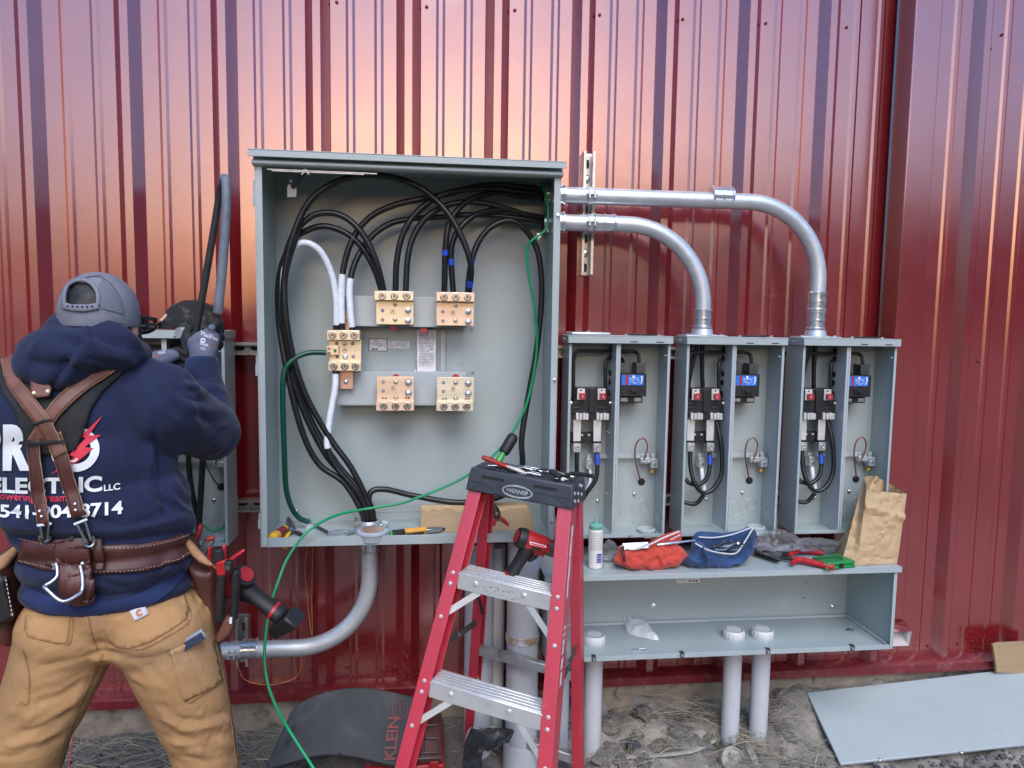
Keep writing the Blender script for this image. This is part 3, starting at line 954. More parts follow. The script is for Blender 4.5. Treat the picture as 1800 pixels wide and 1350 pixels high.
def lug(name, x0, x1, ya, yb, strip, mt, ch, label, top, Y=-.195):
    o = MB()
    o.pxb(x0, ya, x1, yb, Y, .014)
    blk = o.build(name, M[mt], cab, bevel=.0012)
    s = MB(); s.pxb(strip[0], strip[1], strip[2], strip[3], Y - .026, .042)
    st = s.build('terminal_strip', M[mt], cab, bevel=.0012)
    w3 = (strip[2] - strip[0])
    yc = (strip[1] + strip[3]) / 2
    socket_row([strip[0] + w3 * k for k in (.2, .51, .82)], yc, Y - .0262, st)
    H = yb - ya
    for fy in ((.42, .80) if top else (.22, .58)): dark_hole(x0 + 11.5, ya + H * fy, Y - .0003, blk)
    xm_ = x0 + (x1 - x0) * .5
    ring_letter(ch, xm_ - 4, ya + H * (.47 if top else .48), Y - .0005, blk)
    for fy in ((.16, .78) if top else (.22, .84)):
        bolt(xm_ + .5, ya + H * fy, Y, blk, .0065, 'washer', h=.003)
    for fy in ((.40, .83) if top else (.24, .66)):
        bolt(x1 - 10, ya + H * fy, Y, blk, .0095, 'zinc_bright', h=.010)
    if not top:
        for k in (.2, .51, .82):
            mm = MB(); xx = x0 + (x1 - x0) * k
            for dx in (-4, 1): mm.pxb(xx + dx, yb - 6.5, xx + dx + 3.5, yb - 4.3, Y - .0006, .0004)
            mm.build('stamping', M['dark_print'], blk)
    blk['label'] = label
    return blk
lug('lug_block', 661, 727, 528, 571, (658, 511, 727, 528.5), 'brass', 'A', 'upper left lug block with three black cables', True)
lug('lug_block', 767, 833, 530, 573, (767, 513, 834, 530.5), 'brass_pink', 'B', 'upper right lug block with blue taped cables', True)
lug('lug_block', 662, 728, 662, 705.5, (661, 705, 728, 722), 'brass_pink', 'A', 'empty lower left lug block', False)
lug('lug_block', 768, 833, 663, 706.5, (767, 706, 832, 722.5), 'brass_pale', 'B', 'empty lower right lug block', False)
# neutral block and copper bars
Yn = -.185
m = MB(); m.pxb(594, 546, 616, 580, Yn + .012, .006); nb = m.build('neutral_bar', M['copper'], cab, bevel=.001); bolt(608, 561, Yn + .012, nb, .006, 'washer')
m = MB(); m.pxb(596, 652, 621, 684, Yn + .012, .006); nb = m.build('neutral_bar', M['copper'], cab, bevel=.001); bolt(608, 671, Yn + .012, nb, .007, 'zinc_bright')
m = MB(); m.pxb(578, 597, 635, 636, Yn, .014); nbk = m.build('neutral_block', M['brass'], cab, bevel=.0012)
for b in ((574.5, 580, 632, 598), (577, 635, 634, 652)):
    s = MB(); s.pxb(*b, Yn - .026, .042); st = s.build('terminal_strip', M['brass'], cab, bevel=.0012)
    w3 = b[2] - b[0]; socket_row([b[0] + w3 * k for k in (.17, .51, .84)], (b[1] + b[3]) / 2, Yn - .0262, st)
ring_letter('N', 606, 616, Yn - .0005, nbk)
bolt(606, 604, Yn, nbk, .0065, 'washer', h=.003); bolt(607, 627, Yn, nbk, .0075, 'zinc_bright', h=.004)
for x, y in ((592, 604), (620, 604), (593, 627), (621, 627)): dark_hole(x, y, Yn - .0003, nbk)
m = MB(); m.pxb(574, 608, 595, 624, Yn - .016, .015); gl = m.build('ground_lug', M['brass_pink'], cab, bevel=.001)
for y in (612, 619.5): bolt(578.5, y, Yn - .016, gl, .004, 'steel')
bolt(589, 616, Yn - .016, gl, .004, 'green_wire')
# stickers and paper
def print_lines(parent, x0, y0, x1, y1, Y, rows, seed, mt='grey_print', h=.45, name='print'):
    r = random.Random(seed); m = MB()
    dy = (y1 - y0) / rows
    for i in range(rows):
        x = x0 + r.uniform(0, 1.5)
        while x < x1 - 1:
            w_ = r.uniform(1.2, 6)
            xe = min(x + w_, x1)
            if r.random() < .85: m.add([P(x, y0 + dy * i, Y), P(xe, y0 + dy * i, Y), P(xe, y0 + dy * (i + h), Y), P(x, y0 + dy * (i + h), Y)], [(0, 1, 2, 3)])
            x = xe + r.uniform(.6, 1.4)
    return m.build(name, M[mt], parent)
Ys = YB - .0045
m = MB(); m.pxb(648, 595, 681, 617.5, Ys - .0005, .0004); bd = m.build('label_border', M['dark_print'], cab)
m = MB(); m.pxb(649.3, 596.2, 679.8, 616.4, Ys - .001, .0004); st = m.build('sticker', M['sticker'], bd)
print_lines(bd, 652, 604, 678, 611, Ys - .0013, 3, 1); print_lines(bd, 652, 612.5, 664, 615.5, Ys - .0013, 1, 2, 'dark_print', .8)
mm = MB(); p = P(661, 600, Ys - .0013)
for k in range(16):
    a0, a1 = 2 * math.pi * k / 16, 2 * math.pi * (k + 1) / 16
    q = lambda a, r: p + Vector((math.cos(a) * r, 0, math.sin(a) * r))
    mm.add([q(a0, .0055), q(a1, .0055), q(a1, .0042), q(a0, .0042)], [(0, 1, 2, 3)])
mm.build('seal_mark', M['dark_print'], bd)
m = MB(); m.pxb(682, 599, 720, 612.5, Ys - .0005, .0004); st = m.build('sticker', M['sticker'], cab); print_lines(st, 684, 600.5, 716, 611, Ys - .0008, 4, 5)
m = MB()
for i in range(13):
    for j in range(5):
        q = P(733 + 33 * j / 4, 580 + 74 * i / 12, -.105); q.y += .004 * math.sin(i * .7) + .002 * math.cos(j * 1.3 + i)
        m.v.append(tuple(q))
for i in range(12):
    for j in range(4): m.f.append((i * 5 + j, i * 5 + j + 1, i * 5 + j + 6, i * 5 + j + 5)); m.mi.append(0)
ps = m.build('instruction_sheet', M['paper'], cab)
print_lines(ps, 736, 584, 763, 640, -.1125, 20, 9, 'grey_print', .35)
mm = MB(); a = [P(742, 642, -.1125), P(759, 642, -.1125), P(750, 634, -.1125)]
mm.bar(a[0], a[1], .0012, .0006); mm.bar(a[0], a[2], .0008, .0005); mm.bar(a[2], a[1], .0008, .0005); mm.build('diagram', M['dark_print'], ps)
# bushing at the bottom and at the two conduit entries
zf = zB + .003
bp_ = P(649, 925, -.2); bx = bp_.x
m = MB(); m.lathe([(.035, 0), (.035, .03), (.033, .034), (.029, .034), (.028, .004)], (bx, -.195, zf), (0, 0, 1), 24)
bs = m.build('conduit_bushing', M['zinc'], cab)
m = MB(); m.box(bx - .05, bx - .034, -.2, -.19, zf + .012, zf + .03); m.cyl((bx - .044, -.195, zf + .03), (bx - .044, -.195, zf + .044), .004, n=8); m.build('bonding_lug', M['zinc_strut'], bs)
CY = -.145
for py in (341, 391):
    c = P(960, py, CY); c.x = xR - t
    m = MB(); m.lathe([(.037, 0), (.037, .012), (.034, .02), (.029, .02), (.028, .001)], c, (-1, 0, 0), 24); bb = m.build('conduit_bushing', M['steel'], cab)
    m = MB(); q = c + Vector((-.012, -.03, -.028)); m.box(q.x - .006, q.x + .006, q.y - .006, q.y + .006, q.z - .008, q.z + .006); m.build('bonding_lug', M['zinc_bright'], bb)
m = MB(); q = P(947, 414, -.26); m.box(q.x - .006, q.x + .006, q.y - .004, q.y + .006, q.z - .007, q.z + .007); m.lathe([(.004, 0), (.004, .006)], q + Vector((0, 0, -.007)), (0, 0, -1), 8); m.build('wire_lug', M['zinc_bright'], cab)
m = MB(); q = P(545, 914, -.16); m.box(q.x - .012, q.x + .012, -.168, -.152, zf, zf + .016); m.cyl((q.x, -.16, zf + .016), (q.x, -.16, zf + .034), .004, n=8); m.lathe([(.009, 0), (.009, .006)], (q.x, -.16, zf + .017), (0, 0, 1), 6); m.build('ground_post', M['zinc_bright'], cab)

# ------------------------------------------------------------------ cables in the cabinet
RC = .0098
def cable(path, r, mt, name, label, cat, tapes=(), group=None, n=12, sub=8, flat=None):
    pts = [P(a, b, c) if len(a_b) == 3 else Vector(a_b) for a_b in path for (a, b, c) in [a_b]]
    c = catmull(pts, sub)
    if not tapes:
        m = MB(); m.tube(c, r, n)
        return m.build(name, M[mt], None, angle=60, label=label, cat=cat, group=group)
    lo = min(c, key=lambda p: p.z)
    root = thing(name, label, cat, lo, group)
    m = MB(); m.tube(c, r, n); m.build('insulation', M[mt], root, angle=60)
    px = proj(np.array([tuple(p) for p in c]))
    for (ax, ay), (bx_, by), tm in tapes:
        i = int(np.argmin((px[:, 0] - ax) ** 2 + (px[:, 1] - ay) ** 2)); j = int(np.argmin((px[:, 0] - bx_) ** 2 + (px[:, 1] - by) ** 2))
        i, j = min(i, j), max(i, j)
        if j - i < 1: j = min(i + 1, len(c) - 1)
        m = MB(); m.tube(c[i:j + 1], r + .0009, n); m.build('tape', M[tm], root, angle=60)
    return root
G = 'black cables wired inside the large cabinet'
W, BT = 'white_tape', 'blue_tape'
cable([(654, 935, -.195), (652, 905, -.2), (632, 862, -.21), (590, 812, -.2), (545, 735, -.2), (512, 640, -.22), (498, 540, -.24), (508, 440, -.25), (545, 353, -.25), (610, 313, -.25), (680, 310, -.25), (740, 331, -.25), (786, 373, -.26), (815, 425, -.26), (828, 470, -.25), (824, 515, -.21)], RC, 'black_cable',
      'black_cable', 'black cable making the tallest arch across the top of the cabinet', 'cable', [((826, 490), (825, 506), BT)], G)
cable([(646, 935, -.19), (643, 905, -.19), (615, 850, -.19), (570, 795, -.2), (527, 705, -.21), (500, 600, -.22), (492, 510, -.22), (510, 425, -.23), (542, 384, -.23), (575, 374, -.23), (608, 383, -.23), (638, 412, -.23), (660, 456, -.225), (672, 500, -.21), (674, 516, -.2)], RC, 'black_cable',
      'black_cable', 'black cable arching to the left end of the upper left lug block', 'cable', group=G)
cable([(643, 938, -.2), (638, 905, -.21), (606, 850, -.21), (560, 815, -.21), (530, 755, -.22), (505, 655, -.225), (490, 560, -.215), (492, 480, -.2), (515, 424, -.2), (545, 403, -.2), (575, 398, -.2), (612, 412, -.2), (640, 440, -.2), (660, 478, -.195), (672, 515, -.188)], RC, 'black_cable',
      'black_cable', 'black cable arch just below and behind the second arch', 'cable', group=G)
cable([(650, 938, -.185), (648, 905, -.18), (622, 855, -.175), (585, 805, -.18), (540, 725, -.19), (515, 650, -.21), (507, 590, -.225), (499, 530, -.225), (500, 470, -.225), (515, 437, -.225), (537, 427, -.225), (563, 442, -.22), (582, 480, -.21), (591, 530, -.205), (591, 585, -.2)], RC, 'black_cable',
      'black_cable', 'black cable whose arch is wrapped in white tape, entering the neutral block', 'cable', [((505, 560), (591, 574), W)], G)
cable([(590, 650, -.195), (589, 680, -.20), (583, 715, -.205), (577, 755, -.21), (576, 788, -.215), (592, 822, -.215), (622, 857, -.215), (642, 890, -.21), (649, 938, -.2)], RC, 'black_cable',
      'black_cable', 'cable with white tape hanging from the underside of the neutral block', 'cable', [((590, 656), (576, 788), W)], G)
cable([(975, 336, CY), (930, 330, -.16), (880, 325, -.17), (835, 328, -.18), (790, 340, -.19), (745, 349, -.2), (695, 360, -.2), (650, 382, -.2), (620, 420, -.2), (604, 470, -.2), (600, 520, -.2), (601, 585, -.2)], RC, 'black_cable',
      'black_cable', 'black cable from the upper conduit, white taped above the neutral block middle', 'cable', [((602, 481), (601, 572), W)], G)
cable([(975, 393, CY), (925, 386, -.16), (870, 379, -.165), (820, 378, -.17), (770, 382, -.17), (720, 385, -.17), (680, 396, -.175), (648, 422, -.18), (625, 460, -.19), (615, 500, -.195), (616, 545, -.2), (620, 585, -.2)], RC, 'black_cable',
      'black_cable', 'black cable from the lower conduit, white taped above the neutral block right end', 'cable', [((614, 487), (620, 575), W)], G)
cable([(975, 342, CY), (920, 337, -.165), (870, 331, -.18), (820, 333, -.2), (776, 343, -.215), (738, 368, -.22), (711, 405, -.22), (698, 455, -.215), (695, 516, -.205)], RC, 'black_cable',
      'black_cable', 'black cable dropping to the middle of the upper left lug block', 'cable', group=G)
cable([(975, 387, CY), (920, 376, -.17), (870, 361, -.19), (825, 355, -.2), (785, 361, -.205), (752, 380, -.21), (729, 411, -.21), (717, 452, -.21), (713, 516, -.205)], RC, 'black_cable',
      'black_cable', 'black cable dropping to the right end of the upper left lug block', 'cable', group=G)
cable([(975, 346, CY), (920, 345, -.15), (872, 339, -.175), (835, 347, -.2), (808, 365, -.22), (790, 392, -.23), (784, 425, -.23), (782, 465, -.22), (781, 516, -.205)], RC, 'black_cable',
      'black_cable', 'black cable to the left end of the upper right lug block', 'cable', [((784, 438), (784, 450), BT)], G)
cable([(975, 389, CY), (935, 381, -.15), (900, 371, -.17), (864, 370, -.19), (832, 380, -.21), (808, 402, -.22), (795, 428, -.22), (793, 460, -.215), (797, 516, -.205)], RC, 'black_cable',
      'black_cable', 'black cable to the middle of the upper right lug block', 'cable', [((793, 454), (794, 468), BT)], G)
cable([(822, 516, -.205), (824, 490, -.215), (830, 455, -.22), (842, 424, -.22), (862, 400, -.22), (889, 388, -.215), (912, 394, -.21), (934, 418, -.2), (948, 455, -.2), (952, 520, -.195), (944, 610, -.195), (928, 700, -.2), (917, 770, -.21), (918, 820, -.21), (905, 855, -.2), (865, 878, -.18), (800, 883, -.16), (730, 872, -.16), (675, 860, -.17), (650, 868, -.18), (651, 905, -.19), (652, 938, -.19)], RC, 'black_cable',
      'black_cable', 'black cable sweeping down the right side and along the cabinet bottom', 'cable', [((831, 455), (828, 466), BT)], G)
cable([(656, 938, -.19), (655, 900, -.2), (641, 868, -.215), (616, 820, -.215), (580, 770, -.215), (540, 700, -.225), (516, 630, -.235), (503, 560, -.245), (500, 500, -.245), (508, 455, -.245), (528, 392, -.24)], RC, 'black_cable',
      'black_cable', 'outermost black cable of the bundle rising along the cabinet left side', 'cable', group=G)
cable([(573, 620, -.215), (545, 620, -.225), (520, 629, -.235), (502, 648, -.245), (497, 680, -.25), (498, 740, -.25), (500, 800, -.245), (503, 858, -.22), (513, 893, -.19), (527, 911, -.17), (545, 918, -.16)], .0085, 'green_dark',
      'ground_cable', 'dark green ground cable curving down the left side of the cabinet', 'cable')
# bright green wire: from the upper conduit, through the cabinet, over its front lip, off the picture
cable([(949, 322, -.2), (957, 336, -.23), (963, 358, -.25), (963, 385, -.26), (960, 403, -.262), (947, 414, -.262), (934, 424, -.26), (927, 440, -.25), (929, 480, -.24), (938, 530, -.23), (944, 585, -.22), (941, 640, -.22), (927, 706, -.22), (904, 755, -.225), (868, 800, -.24), (819, 837, -.25), (777, 858, -.255), (734, 875, -.26), (703, 885, -.26), (660, 892, -.265), (629, 897, -.28), (597, 904, -.31), (570, 915, -.345), (549, 928, -.37), (532, 943, -.385), (505, 982, -.41), (490, 1020, -.44), (475, 1065, -.47), (467, 1117, -.50), (465, 1162, -.53), (471, 1203, -.56), (486, 1243, -.6), (508, 1283, -.65), (552, 1352, -.72), (600, 1430, -.8)], .0042, 'green_wire',
      'green_wire', 'long bright green wire spilling out of the cabinet and down to the ground', 'wire')
m = MB()
rr = random.Random(2)
for k in range(14):
    a = P(948 + rr.uniform(-3, 3), 323 + rr.uniform(-2, 3), -.2); b = P(946 + rr.uniform(-9, 8), 318 + rr.uniform(-5, 9), -.2 - rr.uniform(0, .02)); m.cyl(a, b, .0006, n=5)
m.build('copper_strand', M['copper'], None, label='frayed bare copper strands at the upper conduit opening', cat='wire')
# ------------------------------------------------------------------ meter boxes
KB, KF = -.077, -.197
c1L, c1R = P(1000, 640, KF).x, P(1178, 640, KF).x
c2L, c3L = P(1207, 640, KF).x, P(1411, 640, KF).x
kT, kB = P(1100, 590, KF).z, P(1100, 945, KF).z
def meter_box(label):
    r = thing('meter_box', label, 'meter box', ((c1L + c1R) / 2, KB, kB), 'open grey meter boxes on the wall')
    t = .0022
    x0, x1 = c1L, c1R
    gp = M['grey_paint']
    m = MB(); m.box(x0 + t, x1 - t, KB - t, KB, kB + t, kT - t); m.build('back_panel', gp, r)
    for a, b, f0, f1 in ((x0, x0 + t, x0 + t, x0 + .009), (x1 - t, x1, x1 - .009, x1 - t)):
        m = MB(); m.box(a, b, KF, KB, kB, kT - .02); m.box(f0, f1, KF, KF + t, kB, kT - .02); m.build('side_panel', gp, r, bevel=.0006, seg=1)
    m = MB(); m.box(x0 + t, x1 - t, KF + .0004, KB - t, kB, kB + t); m.box(x0 + .0095, x1 - .0095, KF, KF + t, kB - .0004, kB + .012); m.build('bottom_panel', M['grey_dusty'], r, bevel=.0006, seg=1)
    m = MB(); m.box(x0 - .006, x1 + .004, KF - .014, KB, kT - .003, kT); m.box(x0 - .006, x1 + .004, KF - .014, KF - .0115, kT - .026, kT - .0034)
    m.box(x0 - .006, x0 - .0035, KF - .011, KB, kT - .026, kT - .0034); m.box(x1 + .0015, x1 + .004, KF - .011, KB, kT - .026, kT - .0034)
    cap = m.build('top_cap', gp, r, bevel=.0008, seg=1)
    for dx in (.62, .88):
        m = MB(); xx = x0 + (x1 - x0) * dx; m.box(xx - .013, xx + .013, KF - .0145, KF - .0138, kT - .022, kT - .0185); m.build('slot', M['dark_slot'], cap)
    for dx in (-.003, .012):
        m = MB(); m.cyl((x0 - .0062, KF + .05 + dx, kT - .014), (x0 - .0062 - .002, KF + .05 + dx, kT - .014), .003, n=8); m.build('rivet', M['zinc'], cap)
    # centre divider with side plate and cable holes
    dx0 = P(1083, 640, KF).x; dx1 = dx0 + .0145
    m = MB(); m.box(dx0, dx0 + .006, KF - .001, KF + .001, kB + .001, kT - .027); m.box(dx0 + .0085, dx1, KF - .001, KF + .001, kB + .001, kT - .027)
    m.box(dx0 + .0058, dx0 + .0087, KF + .0012, KF + .012, kB + .014, kT - .027); m.box(dx0, dx0 + .002, KF + .0013, KB - .003, kB + .014, kT - .027)
    dv = m.build('divider', M['grey_rail'], r, bevel=.0005, seg=1)
    for py in (612, 628, 656, 672, 692):
        z = P(1075, py, -.14).z
        m = MB(); m.lathe([(.0105, 0), (.0105, .003), (.0085, .004), (.0085, -.002)], (dx0 - .0002, -.125, z), (-1, 0, 0), 16); m.build('grommet', M['black_plastic'], dv)
    for py in (760, 868):
        for dyy in (0, .022):
            m = MB(); m.lathe([(.004, 0), (.004, .002), (.002, .003)], (dx0 - .0005, -.11 - dyy, P(1075, py, -.12).z), (-1, 0, 0), 8); m.build('rivet', M['zinc'], dv)
    # meter socket block
    Ys = -.145
    m = MB()
    m.pxp([(1014, 682), (1064, 682), (1064, 700), (1078, 704), (1078, 727), (1052, 729), (1050, 737), (1032, 737), (1030, 729), (1002, 727), (1002, 704), (1014, 700)], Ys, .05)
    for px in (1012, 1056): m.pxb(px - 4, 708, px + 12, 711, Ys - .003, .0031); m.pxb(px - 4, 716, px + 12, 719, Ys - .003, .0031)
    m.pxb(1036, 684, 1046, 726, Ys - .006, .0061)
    sb = m.build('socket_block', M['black_plastic'], r, bevel=.0015)
    for px in (1021.5, 1057.5):
        m = MB(); m.pxb(px - 6.5, 683, px + 6.5, 703, Ys - .006, .004); j = m.build('meter_jaw', M['aluminium'], sb, bevel=.0006, seg=1)
        m = MB(); p = P(px, 686, Ys - .0065); m.lathe([(.003, 0), (.003, .0005)], p, (0, -1, 0), 12); m.build('hole', M['dark_slot'], j)
        m = MB()
        m.pxb(px - 2, 691.5, px + 2, 702, Ys - .018, .012); m.pxb(px + 4.5, 691.5, px + 8, 702, Ys - .018, .012); m.pxb(px + 2.1, 699, px + 4.4, 702, Ys - .018, .012); m.pxb(px + 2.1, 691.5, px + 4.4, 694, Ys - .018, .012)
        m.build('jaw_clip', M['red_paint'], sb, bevel=.0004, seg=1)
        m = MB(); m.pxb(px + 2.4, 694.3, px + 4.2, 698.7, Ys - .015, .008); m.build('jaw_spring', M['aluminium'], sb)
    for px in (1004, 1073):
        m = MB(); m.lathe([(.0055, 0), (.0055, .003), (.003, .004)], P(px, 708.5, Ys), (0, -1, 0), 10); m.build('bolt', M['zinc_bright'], sb)
    for px in (1022, 1058):
        m = MB()
        for k, dx in enumerate((-9, -3, 3, 8)): m.pxb(px + dx, 726 + (k % 2), px + dx + 4.5, 738, Ys - .012 - .003 * (k % 2), .011)
        m.build('load_jaw', M['aluminium'], sb, bevel=.0006, seg=1)
    m = MB(); m.pxb(1003, 762, 1057, 778, -.125, .045); br = m.build('bar_support', M['black_plastic'], r, bevel=.001)
    for px in (1023, 1035):
        m = MB(); m.lathe([(.004, 0), (.004, .003)], P(px, 764.5, -.126), (0, -1, 0), 8); m.build('bolt', M['zinc'], br)
    for px in (1014.5, 1050):
        m = MB(); m.pxb(px - 6.3, 738, px + 6.3, 777, -.14, .006); m.build('bus_bar', M['aluminium'], r, bevel=.0008, seg=1)
        m = MB(); m.pxb(px - 6.5, 780, px + 6.5, 795, -.152, .03); lg = m.build('cable_lug', M['alu_worn'], r, bevel=.001)
        m = MB(); m.lathe([(.007, 0), (.007, .002), (.0045, .0022), (.004, -.001)], P(px + .5, 787, -.152), (0, -1, 0), 14); m.build('set_screw', M['zinc_bright'], lg)
        m = MB(); m.pxb(px - 7, 776, px + 7, 779.5, -.148, .03); m.build('insulator', M['black_plastic'], r)
    # neutral lug and ground bar
    m = MB(); m.pxb(1032, 798, 1128, 805.5, -.1, .004); gb = m.build('ground_bar', M['grey_rail'], r, bevel=.0006, seg=1)
    m = MB(); m.pxb(1031, 806, 1042, 824, -.125, .028); nl = m.build('neutral_lug', M['alu_worn'], r, bevel=.001); 
    m = MB(); m.lathe([(.006, 0), (.006, .002), (.0035, .0022)], P(1037, 817, -.125), (0, -1, 0), 12); m.build('set_screw', M['zinc_bright'], nl)
    m = MB(); m.lathe([(.004, 0), (.004, .002)], P(1035, 802, -.1), (0, -1, 0), 8); m.build('bolt', M['zinc'], gb)
    m = MB(); m.pxb(1127, 806, 1146, 815, -.115, .02); m.pxb(1128, 798, 1134, 806, -.108, .012); m.pxb(1136, 798, 1142, 806, -.108, .012); m.pxb(1145, 797, 1152, 806, -.108, .012); m.pxb(1145, 807, 1157, 823, -.122, .03); gc = m.build('ground_connector', M['zinc'], r, bevel=.001)
    for px, py, rr in ((1132, 812, .0045), (1141, 812, .0045), (1151, 816, .006), (1148, 801, .003)):
        m = MB(); m.lathe([(rr, 0), (rr, .0025), (rr * .6, .003)], P(px, py, -.122), (0, -1, 0), 10); m.build('bolt', M['zinc_bright'], gc)
    m = MB(); m.pxb(1144, 826, 1149, 831, -.11, .008); m.build('bonding_screw', M['yellow'], gc)
    # breaker
    Yb = -.165
    m = MB(); m.pxb(1091, 657, 1136, 697, Yb, .07); bk = m.build('breaker', M['black_plastic'], r, bevel=.0015)
    m = MB(); m.pxb(1093, 659, 1131, 677, Yb - .0008, .0007); lb = m.build('breaker_label', M['blue_label'], bk)
    m = MB(); m.pxb(1100, 659.1, 1104, 676.9, Yb - .0012, .0003); m.build('stripe', M['red_paint'], bk)
    print_lines(bk, 1106, 664, 1124, 676, Yb - .0012, 5, 3, 'white_print', .3); print_lines(bk, 1126, 661, 1130, 675, Yb - .0012, 3, 4, 'white_print', .8)
    m = MB(); m.pxb(1112, 660, 1116, 664, Yb - .0012, .0003); m.build('logo_mark', M['white_print'], bk)
    m = MB(); m.pxb(1106, 682, 1124, 692, Yb - .004, .0045); m.pxb(1111, 684, 1119, 690, Yb - .012, .008); m.build('handle', M['black_rubber'], bk, bevel=.001)
    for px in (1096, 1127):
        m = MB(); m.pxb(px - 8, 638, px + 8, 656, Yb + .012, .05)
        hd = m.build('terminal_shroud', M['steel_dark'], bk, bevel=.001)
        m = MB()
        for i in range(5):
            for jx in range(5): m.pxb(px - 6.6 + jx * 2.7, 640 + i * 3, px - 5.2 + jx * 2.7, 641.5 + i * 3, Yb + .0117, .0004)
        m.build('vent', M['dark_slot'], hd)
    m = MB(); m.pxb(1092, 697.5, 1129, 708, Yb + .015, .05); bt = m.build('breaker_foot', M['black_plastic'], r, bevel=.001)
    for px in (1097, 1121):
        m = MB(); m.pxb(px - 6, 699, px + 6, 706, Yb + .010, .006); q = m.build('terminal', M['washer'], bt, bevel=.0006, seg=1)
        m = MB(); m.lathe([(.0035, 0), (.0035, .002)], P(px, 702.5, Yb + .010), (0, -1, 0), 8); m.build('bolt', M['steel'], q)
    # knockouts, hole, bolts, bottom hub
    def ringo(px, py, rad, Y, w_=.0016, name='knockout'):
        p = P(px, py, Y); m = MB(); n = 28
        for k in range(n):
            a0, a1 = 2 * math.pi * k / n, 2 * math.pi * (k + 1) / n
            q = lambda a, rr, dy: p + Vector((math.cos(a) * rr, dy, math.sin(a) * rr))
            m.add([q(a0, rad, 0), q(a1, rad, 0), q(a1, rad - w_, -.001), q(a0, rad - w_, -.001), q(a0, rad - 2 * w_, 0), q(a1, rad - 2 * w_, 0)], [(0, 1, 2, 3), (3, 2, 5, 4)])
        return m.build(name, gp, r)
    Yk = KB - .0024
    ringo(1130, 889, .024, Yk); ringo(1130, 889, .019, Yk); ringo(1101, 898, .03, Yk); ringo(1101, 898, .023, Yk)
    for rad in (.03, .023):                   # on the right wall
        m = MB(); n = 28; c = Vector((x1 - t - .0003, -.135, P(1157, 905, -.14).z))
        for k in range(n):
            a0, a1 = 2 * math.pi * k / n, 2 * math.pi * (k + 1) / n
            q = lambda a, rr, dx: c + Vector((dx, math.cos(a) * rr, math.sin(a) * rr))
            m.add([q(a0, rad, 0), q(a1, rad, 0), q(a1, rad - .0016, -.001), q(a0, rad - .0016, -.001), q(a0, rad - .0032, 0), q(a1, rad - .0032, 0)], [(0, 1, 2, 3), (3, 2, 5, 4)])
        m.build('knockout', gp, r)
    m = MB(); m.lathe([(.0135, 0), (.0135, .0006)], P(1127.5, 847, Yk), (0, -1, 0), 18); m.build('cable_hole', M['dark_slot'], r)
    for px, py in ((1115, 868), (1050, 880)):
        bolt(px, py, Yk, r, .006)
    for px, py in ((1145, 747), (1142, 868), (1120, 612)):
        m = MB(); m.lathe([(.006, 0), (.0055, .0008)], P(px, py, Yk), (0, -1, 0), 14); m.build('dimple', M['grey_rail'], r)
    m = MB(); hx = P(1136, 932, -.14).x; m.lathe([(.03, 0), (.033, .004), (.033, .011), (.029, .014), (.026, .014), (.025, .003)], (hx, -.14, kB + t), (0, 0, 1), 28); m.build('bushing', M['grey_print'] if 0 else M['grey_rail'], r)
    m = MB(); m.pxb(1133, 940, 1144, 946, KF - .002, .002); m.build('latch', M['zinc'], r)
    m = MB(); m.lathe([(.004, 0), (.004, .003)], P(1107, 942, KF), (0, -1, 0), 8); m.build('bolt', M['zinc_bright'], r)
    m = MB(); zz = P(1165, 624, -.17).z; m.box(x1 - .018, x1 - .0095, KF + .006, KF + .012, zz - .002, zz + .001); m.build('cover_tab', M['grey_rail'], r)
    # round closing plate and screws on the top
    m = MB(); m.lathe([(.045, 0), (.045, .004), (.04, .006)], (P(1127, 585, -.13).x, -.13, kT + .0002), (0, 0, 1), 28); tc = m.build('top_plate', M['black_plastic'], r)
    for dx in (-.058, .056):
        m = MB(); m.lathe([(.005, 0), (.005, .006)], (P(1127, 585, -.13).x + dx, -.15, kT), (0, 0, 1), 8); m.build('bolt', M['zinc_bright'], tc)
    # wiring that is the same in every box
    rc = .0062
    def w3(path, rad, mt, name='lead'):
        m = MB(); m.tube(catmull([P(*q) for q in path], 6), rad, 10); m.build(name, M[mt], r, angle=60)
    w3([(1008, 705, -.14), (1008, 680, -.155), (1008, 640, -.16), (1009, 626, -.16), (1013, 618.5, -.16), (1022, 617, -.155), (1050, 617, -.145), (1082, 617, -.13), (1100, 617, -.125), (1114, 618, -.13), (1121, 622, -.14), (1123, 632, -.145), (1123, 642, -.145)], rc, 'black_cable')
    w3([(1065, 700, -.14), (1064, 670, -.14), (1064, 645, -.14), (1066, 634, -.135), (1072, 630, -.13), (1084, 629, -.125), (1094, 632, -.13), (1096, 642, -.145)], rc, 'black_cable')
    w3([(1127, 848, Yk + .01), (1124, 838, -.1), (1118, 815, -.115), (1116, 795, -.12), (1119, 779, -.122), (1127, 771, -.122), (1134, 773, -.122), (1138, 783, -.122), (1136, 797, -.122), (1132, 808, -.12), (1131, 816, -.12)], .0026, 'copper_brown', 'copper_wire')
    return r
boxA = meter_box('open grey meter box nearest the big cabinet, no conduit on top')
def place(dx, label):
    c = copy_tree(boxA); c.location.x += dx; c['label'] = label; return c
boxB = place(c2L - c1L, 'middle open grey meter box with the shorter bent conduit on top')
boxC = place(c3L - c1L, 'rightmost open grey meter box beside the downspout and paper bag')
kx = P(413, 640, KB).x
boxD = place(kx - c1R, 'grey meter box on the left, half hidden behind the electrician')
m = MB(); a, b = P(1001, 588, -.15), P(1068, 588, -.15)
m.prism([(a.x, -.19, kT + .0005), (b.x, -.19, kT + .0005), (b.x, -.085, kT + .0005), (a.x, -.085, kT + .0005)], (0, 0, .009)); hp = m.build('hub_cover', M['zinc'], boxA, bevel=.003)
